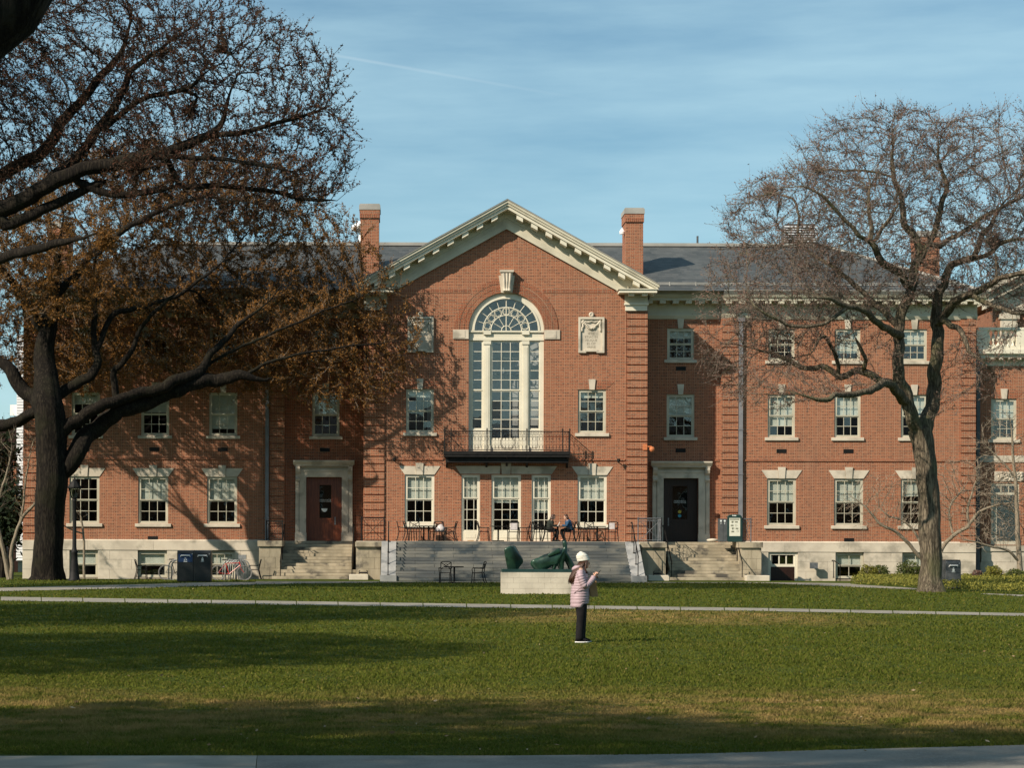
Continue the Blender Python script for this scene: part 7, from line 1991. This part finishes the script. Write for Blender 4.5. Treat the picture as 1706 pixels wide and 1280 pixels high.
SC = thing('bronze_sculpture', 'dark green abstract bronze of three smooth rounded forms on the low plinth', 'sculpture')
s = MB(); s.box(sx0+0.04, sx1-0.06, YSc+0.05, YSc+1.1, sz, sz+0.11); s.build('base_slab', M['bin_green'], SC)
def skinform(name, verts, edges, radii, mat, parent, sub=2, scale=None):
    me = bpy.data.meshes.new(name); me.from_pydata([tuple(v) for v in verts], edges, []); me.materials.append(mat)
    o = link(name, me, parent); m = o.modifiers.new('skin', 'SKIN'); m.use_smooth_shade = True
    for i, r_ in enumerate(radii):
        sv = me.skin_vertices[0].data[i]; sv.radius = r_ if isinstance(r_, tuple) else (r_, r_)
        sv.use_root = (i == 0)
    sb = o.modifiers.new('sub', 'SUBSURF'); sb.levels = sub; sb.render_levels = sub
    return o
def sp(px, py, dy=0.0): return (Xp(px, YSc+0.5+dy), YSc+0.5+dy, Zp(py, YSc+0.5+dy))
zb_ = 950.5
# a leaning, faceted upright mass
def hull(name, pts, parent, mat, bw=0.06):
    bm = bmesh.new(); [bm.verts.new(p) for p in pts]; bmesh.ops.convex_hull(bm, input=bm.verts)
    me = bpy.data.meshes.new(name); bm.to_mesh(me); bm.free(); me.materials.append(mat)
    o = link(name, me, parent); b = o.modifiers.new('b', 'BEVEL'); b.width = bw; b.segments = 3; b.limit_method = 'ANGLE'; b.angle_limit = R(15)
    me.polygons.foreach_set('use_smooth', [True]*len(me.polygons)); return o
f1 = hull('upright_form', [sp(839.5, 914, -0.3), sp(852, 909, -0.3), sp(846, 951, -0.1), sp(861, 951, -0.1), sp(839.5, 918, 0.3), sp(853.5, 908, 0.3), sp(858.5, 909, 0.1), sp(871, 931, 0.0), sp(873.5, 935, 0.05), sp(864, 942, 0.1), sp(846, 951, 0.3), sp(861, 951, 0.3)], SC, M['bronze'])
# a long sloping mass resting on three feet
f2 = skinform('sloping_form', [sp(884, 935), sp(893, 945.5), sp(899, 950), sp(912, 934), sp(925, 924), sp(936, 920), sp(925, 938), sp(922, 950), sp(933, 937), sp(936, 950)], [(0, 1), (1, 2), (1, 3), (3, 4), (4, 5), (4, 6), (6, 7), (5, 8), (8, 9)],
              [(0.10, 0.14), (0.16, 0.24), (0.10, 0.12), (0.20, 0.30), (0.19, 0.30), (0.13, 0.2), (0.13, 0.2), (0.05, 0.09), (0.11, 0.16), (0.05, 0.09)], M['bronze'], SC)
f2b = hull('saddle_form', [sp(912, 924, -0.2), sp(932, 912, -0.2), sp(934, 920, -0.2), sp(914, 928, -0.2), sp(913, 923, 0.25), sp(931, 913, 0.25), sp(934, 921, 0.25), sp(915, 929, 0.25)], SC, M['bronze'], 0.03)
# a tall jointed neck leaning against it
f3 = skinform('leaning_form', [sp(940, 900, 0.1), sp(941, 906, 0.1), sp(942, 914, 0.08), sp(938, 921, 0.05), sp(946, 932, 0.15), sp(952, 943, 0.2), sp(954, 951, 0.22)], [(0, 1), (1, 2), (2, 3), (3, 4), (4, 5), (5, 6)],
              [(0.08, 0.08), (0.085, 0.09), (0.075, 0.08), (0.14, 0.16), (0.10, 0.13), (0.12, 0.14), (0.12, 0.14)], M['bronze'], SC)

# ================================================================ PEOPLE
def hand(parent, wrist, d, n, mat, curl=0.5, side=1, scale=1.0):
    """palm plus five separate fingers; d: direction of the hand, n: back-of-hand normal"""
    wrist, d, n = Vector(wrist), Vector(d).normalized(), Vector(n).normalized(); t = d.cross(n).normalized()*side; n = t.cross(d).normalized()*side
    V = [wrist, wrist+d*0.045*scale, wrist+d*0.085*scale]; E = [(0, 1), (1, 2)]; Rr = [(0.026, 0.018), (0.036, 0.016), (0.036, 0.014)]
    o = skinform('hand', V, E, [(a*scale, b*scale) for a, b in Rr], mat, parent, 1)
    for i, (off, ln) in enumerate(((-0.028, 0.066), (-0.010, 0.076), (0.009, 0.072), (0.027, 0.056))):
        b0 = wrist+d*0.075*scale+t*off*scale
        p1 = b0+(d*math.cos(curl)-n*math.sin(curl))*ln*0.45*scale; p2 = p1+(d*math.cos(curl*2)-n*math.sin(curl*2))*ln*0.33*scale; p3 = p2+(d*math.cos(curl*2.8)-n*math.sin(curl*2.8))*ln*0.25*scale
        s = MB(); s.tube([b0, p1, p2, p3], [0.0095*scale, 0.0088*scale, 0.008*scale, 0.006*scale], 6); f = s.build('finger', mat, o, True)
    b0 = wrist+d*0.03*scale-t*0.03*scale; p1 = b0+(d*0.6-t*0.7-n*0.3).normalized()*0.032*scale; p2 = p1+(d*0.9-t*0.1-n*0.5).normalized()*0.028*scale
    s = MB(); s.tube([b0, p1, p2], [0.012*scale, 0.0105*scale, 0.008*scale], 6); s.build('thumb', mat, o, True)
    return o

def head(parent, c, yaw, tilt, mat, s=1.0):
    """head facing +X before yaw; returns transform; part of the body mesh family"""
    Mx = Matrix.Translation(c) @ Matrix.Rotation(yaw, 4, 'Z') @ Matrix.Rotation(tilt, 4, 'Y') @ Matrix.Scale(s, 4)
    def add(name, fn, mat, smooth=True, par=parent):
        m = MB(); fn(m); m.v = [tuple(Mx @ Vector(v)) for v in m.v]; return m.build(name, mat, par, smooth)
    prof = []
    def skull(m):
        # horizontal sections from chin to crown: (x centre, z, rx, ry)
        for_ = [(0.045, -0.118, 0.022, 0.02), (0.035, -0.105, 0.048, 0.04), (0.02, -0.08, 0.068, 0.055), (0.006, -0.05, 0.084, 0.066), (-0.002, -0.02, 0.092, 0.072), (-0.004, 0.01, 0.097, 0.076), (-0.008, 0.045, 0.099, 0.077), (-0.012, 0.08, 0.090, 0.070), (-0.014, 0.105, 0.068, 0.052), (-0.014, 0.12, 0.03, 0.025)]
        m.sections([((x, 0, z), rx, ry) for x, z, rx, ry in for_], 18)
        m.prism([(0.088, -0.045), (0.118, -0.04), (0.098, 0.005), (0.088, 0.005)], -0.013, 0.013)   # nose
        m.prism([(0.078, -0.078), (0.094, -0.074), (0.095, -0.066), (0.08, -0.062)], -0.022, 0.022)  # lips
        for sy in (-1, 1): m.lathe([(0.012, -0.008), (0.026, 0), (0.02, 0.012)], (-0.005, sy*0.078, -0.015), 8, 'Y', 0.8, 1.2)
    h = add('head', skull, mat)
    def eyes(m):
        for sy in (-1, 1): m.lathe([(0.004, -0.006), (0.010, 0), (0.004, 0.006)], (0.088, sy*0.032, 0.0), 8, 'X')
    add('eyes', eyes, M['phone'], True, h)
    return Mx, h

# standing woman in profile, facing right
YWm = 40.35; wx = Xp(967, YWm)
P0 = thing('person', 'woman in a pale pink quilted coat and cream knit hat standing on the lawn', 'person', (wx, YWm, 0))
hgt = 149*YWm/F*0.985
k = hgt/1.66
def v(x, y, z): return (x*k, y*k, z*k)
body = skinform('body', [v(0, 0, 0.92), v(0.0, 0, 1.15), v(0.0, 0, 1.34), v(0.03, 0, 1.42), v(0.055, 0, 1.49),
    v(0, -0.09, 0.88), v(0.01, -0.10, 0.50), v(-0.02, -0.10, 0.09), v(0.08, -0.11, 0.035), v(0, 0.09, 0.88), v(0.04, 0.11, 0.50), v(0.03, 0.12, 0.09), v(0.14, 0.12, 0.035),
    v(-0.01, -0.17, 1.34), v(0.04, -0.23, 1.10), v(0.22, -0.12, 1.19), v(0.26, -0.09, 1.24), v(-0.01, 0.17, 1.34), v(0.06, 0.23, 1.10), v(0.23, 0.12, 1.16), v(0.28, 0.07, 1.21)],
    [(0, 1), (1, 2), (2, 3), (3, 4), (0, 5), (5, 6), (6, 7), (7, 8), (0, 9), (9, 10), (10, 11), (11, 12), (2, 13), (13, 14), (14, 15), (15, 16), (2, 17), (17, 18), (18, 19), (19, 20)],
    [x*k if not isinstance(x, tuple) else (x[0]*k, x[1]*k) for x in [0.12, 0.11, 0.12, 0.055, 0.055, 0.085, 0.06, 0.04, 0.035, 0.085, 0.06, 0.04, 0.035, 0.06, 0.045, 0.032, 0.026, 0.06, 0.045, 0.032, 0.026]], M['skin'], P0)
Mx, hd = head(P0, Vector(v(0.075, 0, 1.52)), 0.0, R(8), M['skin'], k)
# trousers
def legs(side, pts, rs): 
    s = MB(); s.sections([((x*k, y*k, z*k), rx*k, ry*k) for (x, y, z), (rx, ry) in zip(pts, rs)], 14); return s
s = MB()
for pts in (([(0.0, -0.085, 0.93), (0.0, -0.09, 0.80), (0.01, -0.10, 0.62), (0.01, -0.10, 0.48), (-0.01, -0.105, 0.28), (-0.02, -0.105, 0.10), (-0.015, -0.105, 0.045)]), ([(0.02, 0.085, 0.93), (0.025, 0.09, 0.80), (0.035, 0.10, 0.62), (0.045, 0.11, 0.48), (0.04, 0.12, 0.28), (0.035, 0.12, 0.10), (0.04, 0.12, 0.045)])):
    s.sections([((x*k, y*k, z*k), rx*k, ry*k) for (x, y, z), (rx, ry) in zip(pts, [(0.125, 0.10), (0.125, 0.10), (0.10, 0.09), (0.085, 0.08), (0.078, 0.075), (0.075, 0.07), (0.078, 0.07)])], 14)
s.build('trousers', M['trousers'], P0, True)
for cx_, cy_ in ((0.03, -0.105), (0.09, 0.12)):
    s = MB(); s.mat(M['trousers']); s.sections([((cx_*k, cy_*k, 0.022*k), 0.135*k, 0.05*k), (((cx_-0.01)*k, cy_*k, 0.05*k), 0.125*k, 0.048*k), (((cx_-0.04)*k, cy_*k, 0.085*k), 0.075*k, 0.044*k)], 14)
    s.mat(M['white']); s.sections([((cx_*k, cy_*k, -0.002*k), 0.138*k, 0.052*k), ((cx_*k, cy_*k, 0.022*k), 0.138*k, 0.052*k)], 14); s.build('shoe', None, P0, True)
# quilted coat: rings of stitched channels
s = MB(); secs = []
prof = [(0.70, -0.02, 0.168, 0.205), (0.74, -0.016, 0.180, 0.215), (0.80, -0.012, 0.185, 0.22), (0.90, -0.005, 0.188, 0.22), (1.0, 0.0, 0.183, 0.215), (1.1, 0.0, 0.175, 0.21), (1.2, -0.003, 0.165, 0.205), (1.28, -0.006, 0.15, 0.20), (1.35, -0.006, 0.125, 0.17), (1.40, 0.005, 0.085, 0.10), (1.45, 0.02, 0.075, 0.075)]
zs_ = np.linspace(0.71, 1.45, 66)
for i, z in enumerate(zs_):
    x = np.interp(z, [q[0] for q in prof], [q[1] for q in prof]); rx = np.interp(z, [q[0] for q in prof], [q[2] for q in prof]); ry = np.interp(z, [q[0] for q in prof], [q[3] for q in prof])
    puff = 0.012*abs(math.sin(math.pi*i/4.4))**0.8-0.018
    secs.append(((x*k, 0, z*k), (rx+puff)*k, (ry+puff)*k))
s.sections(secs, 28)
# hem dips at the back
s.v = [(x, y, z-(0.055*k*max(0, min(1, (0.82*k-z)/(0.12*k))))*(1 if x < 0.02 else -0.2)) for x, y, z in s.v]
coat = s.build('coat', M['coat'], P0, True)
def sleeve(pts, name='sleeve'):
    P = catmull([list(v(*p[:3]))+[p[3]*k] for p in pts], 0.011); s = MB()
    s.tube([tuple(p[:3]) for p in P], [p[3]-0.006+0.011*abs(math.sin(math.pi*i/4.0)) for i, p in enumerate(P)], 14); return s.build(name, M['coat'], coat, True)
sleeve([(-0.015, -0.175, 1.345, 0.07), (-0.01, -0.225, 1.25, 0.068), (0.04, -0.235, 1.12, 0.062), (0.085, -0.225, 1.08, 0.06), (0.16, -0.17, 1.13, 0.055), (0.225, -0.12, 1.20, 0.05), (0.245, -0.10, 1.245, 0.046)])
sleeve([(-0.01, 0.175, 1.34, 0.07), (0.0, 0.225, 1.24, 0.068), (0.06, 0.23, 1.11, 0.062), (0.15, 0.17, 1.12, 0.055), (0.235, 0.10, 1.17, 0.05), (0.255, 0.085, 1.19, 0.046)])
s = MB(); s.tube([v(-0.13, -0.16, 0.93), v(-0.05, -0.235, 1.0), v(0.04, -0.245, 1.07)], [0.006*k]*3, 5); s.tube([v(0.155, -0.10, 0.66), v(0.165, -0.10, 0.9), v(0.16, -0.1, 1.02)], [0.007*k]*3, 5); s.build('pocket_zip', M['coat_dark'], coat)
s = MB(); s.tube([v(0.0, -0.09, 1.43), v(-0.09, -0.06, 1.41), v(-0.12, 0, 1.38), v(-0.09, 0.06, 1.41), v(0.0, 0.09, 1.43)], [0.03*k, 0.04*k, 0.045*k, 0.04*k, 0.03*k], 8); s.build('hood', M['coat'], coat, True)
hand(P0, v(0.245, -0.10, 1.25), (0.55, 0.1, 0.75), (-0.6, -0.6, 0.4), M['skin'], 0.7, 1, k*1.0)
hand(P0, v(0.26, 0.08, 1.20), (0.75, -0.3, 0.5), (-0.3, 0.8, 0.4), M['skin'], 0.7, -1, k*1.0)
s = MB(); s.box(-0.004, 0.004, -0.035, 0.035, -0.07, 0.07); o = s.build('phone', M['phone']); o.location = (wx+0.335*k, YWm-0.03, 1.305*k); o.rotation_euler = (0, R(35), 0); tag(o, 'dark phone held up in the hands of the woman in pink', 'phone')
# hat
def hatf(m):
    secs = []
    for i in range(15):
        t = i/14; z = -0.012+0.17*t; rr = 0.112*(1-max(0, (t-0.35)/0.65)**2.2*0.9)+0.004*math.sin(i*1.9)
        secs.append(((-0.02-0.03*t, 0, z+0.0), rr, rr*0.86))
    m.sections(secs, 24)
m = MB(); hatf(m); m.v = [tuple(Mx @ Matrix.Rotation(R(-14), 4, 'Y') @ (Vector(q)+Vector((0, 0, 0.045)))) for q in m.v]; hat = m.build('knit_hat', M['knit'], P0, True)
m = MB(); m.sections([((-0.015, 0, -0.02+0.012*i), 0.116+0.004*math.sin(i*1.3), 0.098+0.003*math.sin(i*1.3)) for i in range(6)], 24); m.v = [tuple(Mx @ Matrix.Rotation(R(-14), 4, 'Y') @ (Vector(q)+Vector((0, 0, 0.04)))) for q in m.v]; m.build('hat_brim', M['knit'], hat, True)
# long hair falling behind and blown back
s = MB(); rng = np.random.RandomState(4)
for i in range(70):
    a = rng.uniform(-2.2, 2.2); y0 = 0.075*math.sin(a*0.7); x0_ = 0.035-0.10*math.cos(a*0.7)*0.9
    e = rng.uniform(-0.03, 0.03)
    s.tube([v(0.06+x0_, y0, 1.54), v(0.0+x0_, y0*1.25-0.01, 1.44), v(-0.085+x0_*0.7+e, y0*1.3-0.03, 1.34+e), v(-0.13+x0_*0.6+e, y0*1.2-0.04, 1.24), v(-0.165+x0_*0.5+e*1.5, y0*1.0-0.04, 1.14+rng.uniform(-0.05, 0.06))], [0.016*k, 0.022*k, 0.022*k, 0.018*k, 0.004*k], 5)
for sy in (-1, 1):
    for j in range(6): s.tube([v(0.10+0.006*j, sy*0.078, 1.55), v(0.10, sy*0.085, 1.47-0.01*j), v(0.085, sy*0.10, 1.38), v(0.09+0.01*j, sy*0.10, 1.30)], [0.012*k, 0.018*k, 0.015*k, 0.004*k], 5)
s.build('hair', M['hair'], P0, True)
# paper bag hanging from her far arm
s = MB(); s.add([v(0.20, 0.02, 0.86), v(0.34, 0.02, 0.86), v(0.34, 0.16, 0.86), v(0.20, 0.16, 0.86), v(0.16, 0.02, 1.15), v(0.30, 0.02, 1.17), v(0.30, 0.16, 1.17), v(0.16, 0.16, 1.15)], [(0, 3, 2, 1), (0, 1, 5, 4), (1, 2, 6, 5), (2, 3, 7, 6), (3, 0, 4, 7)])
s.tube([v(0.18, 0.09, 1.15), v(0.20, 0.10, 1.20), v(0.26, 0.10, 1.20), v(0.28, 0.09, 1.16)], 0.004, 4)
o = s.build('paper_bag', M['paper']); o.location = (wx, YWm, 0); tag(o, 'brown paper bag hanging from the arm of the woman in pink', 'bag')

def sitter(label, px, Y, z, sgn, jacket, hairlen, laptop=False):
    """seated, facing sgn*X"""
    P_ = thing('person', label, 'person', (Xp(px, Y), Y, z)); S = sgn
    def u(x, y, zz): return (x*S, y, zz)
    skinform('body', [u(0, 0, 0.54), u(0.04, 0, 0.78), u(0.11, 0, 0.98), u(0.15, 0, 1.06), u(0.17, 0, 1.12),
       u(0.05, -0.1, 0.53), u(0.42, -0.12, 0.52), u(0.36 if S > 0 else 0.30, -0.12, 0.10), u(0.46, -0.12, 0.04), u(0.05, 0.1, 0.53), u(0.40, 0.12, 0.52), u(0.22, 0.12, 0.12), u(0.28, 0.12, 0.04),
       u(0.10, -0.17, 0.96), u(0.18, -0.20, 0.74), u(0.40, -0.12, 0.78), u(0.10, 0.17, 0.96), u(0.18, 0.2, 0.74), u(0.40, 0.12, 0.79)],
       [(0, 1), (1, 2), (2, 3), (3, 4), (0, 5), (5, 6), (6, 7), (7, 8), (0, 9), (9, 10), (10, 11), (11, 12), (2, 13), (13, 14), (14, 15), (2, 16), (16, 17), (17, 18)],
       [0.13, 0.13, 0.13, 0.055, 0.055, 0.09, 0.062, 0.045, 0.04, 0.09, 0.062, 0.045, 0.04, 0.065, 0.045, 0.03, 0.065, 0.045, 0.03], M['skin'], P_, 1)
    s = MB(); s.tube([u(-0.02, 0, 0.50), u(0.0, 0, 0.60), u(0.04, 0, 0.78), u(0.09, 0, 0.93), u(0.12, 0, 1.02), u(0.14, 0, 1.06)], [0.16, 0.165, 0.16, 0.165, 0.12, 0.07], 16)
    j = s.build('jacket', M[jacket], P_, True)
    for sy in (-1, 1):
        s = MB(); s.tube([u(0.09, sy*0.15, 0.98), u(0.12, sy*0.2, 0.88), u(0.17, sy*0.21, 0.76), u(0.26, sy*0.17, 0.755), u(0.37, sy*0.125, 0.785)], [0.07, 0.065, 0.058, 0.052, 0.042], 10); s.build('sleeve', M[jacket], j, True)
        hand(P_, u(0.38, sy*0.12, 0.785), u(1, -sy*0.3, 0.05), (0, 0, 1), M['skin'], 0.4, sy*S)
    s = MB()
    for sy, kx, fx in ((-1, 0.42, 0.36 if S > 0 else 0.30), (1, 0.40, 0.22)):
        s.tube([u(-0.02, sy*0.09, 0.54), u(0.2, sy*0.11, 0.545), u(kx, sy*0.12, 0.53), u(kx+0.0, sy*0.12, 0.45), u((kx+fx)/2, sy*0.12, 0.28), u(fx, sy*0.12, 0.09)], [0.11, 0.10, 0.08, 0.075, 0.06, 0.052], 10)
    s.build('trousers', M['trousers'], P_, True)
    for fx, sy in ((0.36 if S > 0 else 0.30, -1), (0.22, 1)):
        s = MB(); s.sections([((S*(fx+0.06), sy*0.12, 0.0), 0.13, 0.047), ((S*(fx+0.06), sy*0.12, 0.03), 0.13, 0.047), ((S*(fx+0.02), sy*0.12, 0.09), 0.07, 0.042)], 12); s.build('shoe', M['iron'], P_, True)
    Mh, h_ = head(P_, Vector(u(0.205, 0, 1.175)), 0 if S > 0 else math.pi, R(16), M['skin'])
    s = MB(); s.sections([((-0.035, 0, -0.03), 0.085, 0.085), ((-0.03, 0, 0.03), 0.095, 0.088), ((-0.022, 0, 0.08), 0.098, 0.084), ((-0.018, 0, 0.12), 0.075, 0.062), ((-0.018, 0, 0.138), 0.03, 0.03)], 16)
    s.v = [tuple(Mh @ Vector(q)) for q in s.v]; hr = s.build('hair', M['hair'], P_, True)
    s = MB(); rng = np.random.RandomState(11 if S > 0 else 12)
    for i in range(26):
        a = rng.uniform(1.4, 4.9); x_, y_ = 0.08*math.cos(a), 0.085*math.sin(a)
        s.tube([tuple(Mh @ Vector((x_-0.02, y_, 0.03))), tuple(Mh @ Vector((x_-0.04, y_*1.1, -0.08))), tuple(Mh @ Vector((x_-0.02, y_*1.1, -0.10-hairlen)))], [0.02, 0.022, 0.006], 5)
    s.build('hair_strands', M['hair'], hr, True)
    return P_
sitter('seated person in a dark green jacket facing right at the terrace table', 914.5, 104.9, ZT, 1, 'dark_jacket', 0.12)
sitter('seated person in a blue jacket facing left at the terrace table', 949.5, 104.9, ZT, -1, 'denim', 0.06)
s = MB(); s.box(-0.16, 0.16, -0.11, 0.11, 0, 0.015); s.add([(0.13, -0.11, 0.015), (0.23, -0.11, 0.2), (0.23, 0.11, 0.2), (0.13, 0.11, 0.015), (0.14, -0.11, 0.012), (0.24, -0.11, 0.196), (0.24, 0.11, 0.196), (0.14, 0.11, 0.012)], [(0, 1, 2, 3), (7, 6, 5, 4), (0, 4, 5, 1), (1, 5, 6, 2), (2, 6, 7, 3)])
o = s.build('laptop', M['sticker']); o.location = (Xp(924.5, 104.85), 104.85, ZT+0.742); tag(o, 'open silver laptop on the table between the two seated people', 'laptop')
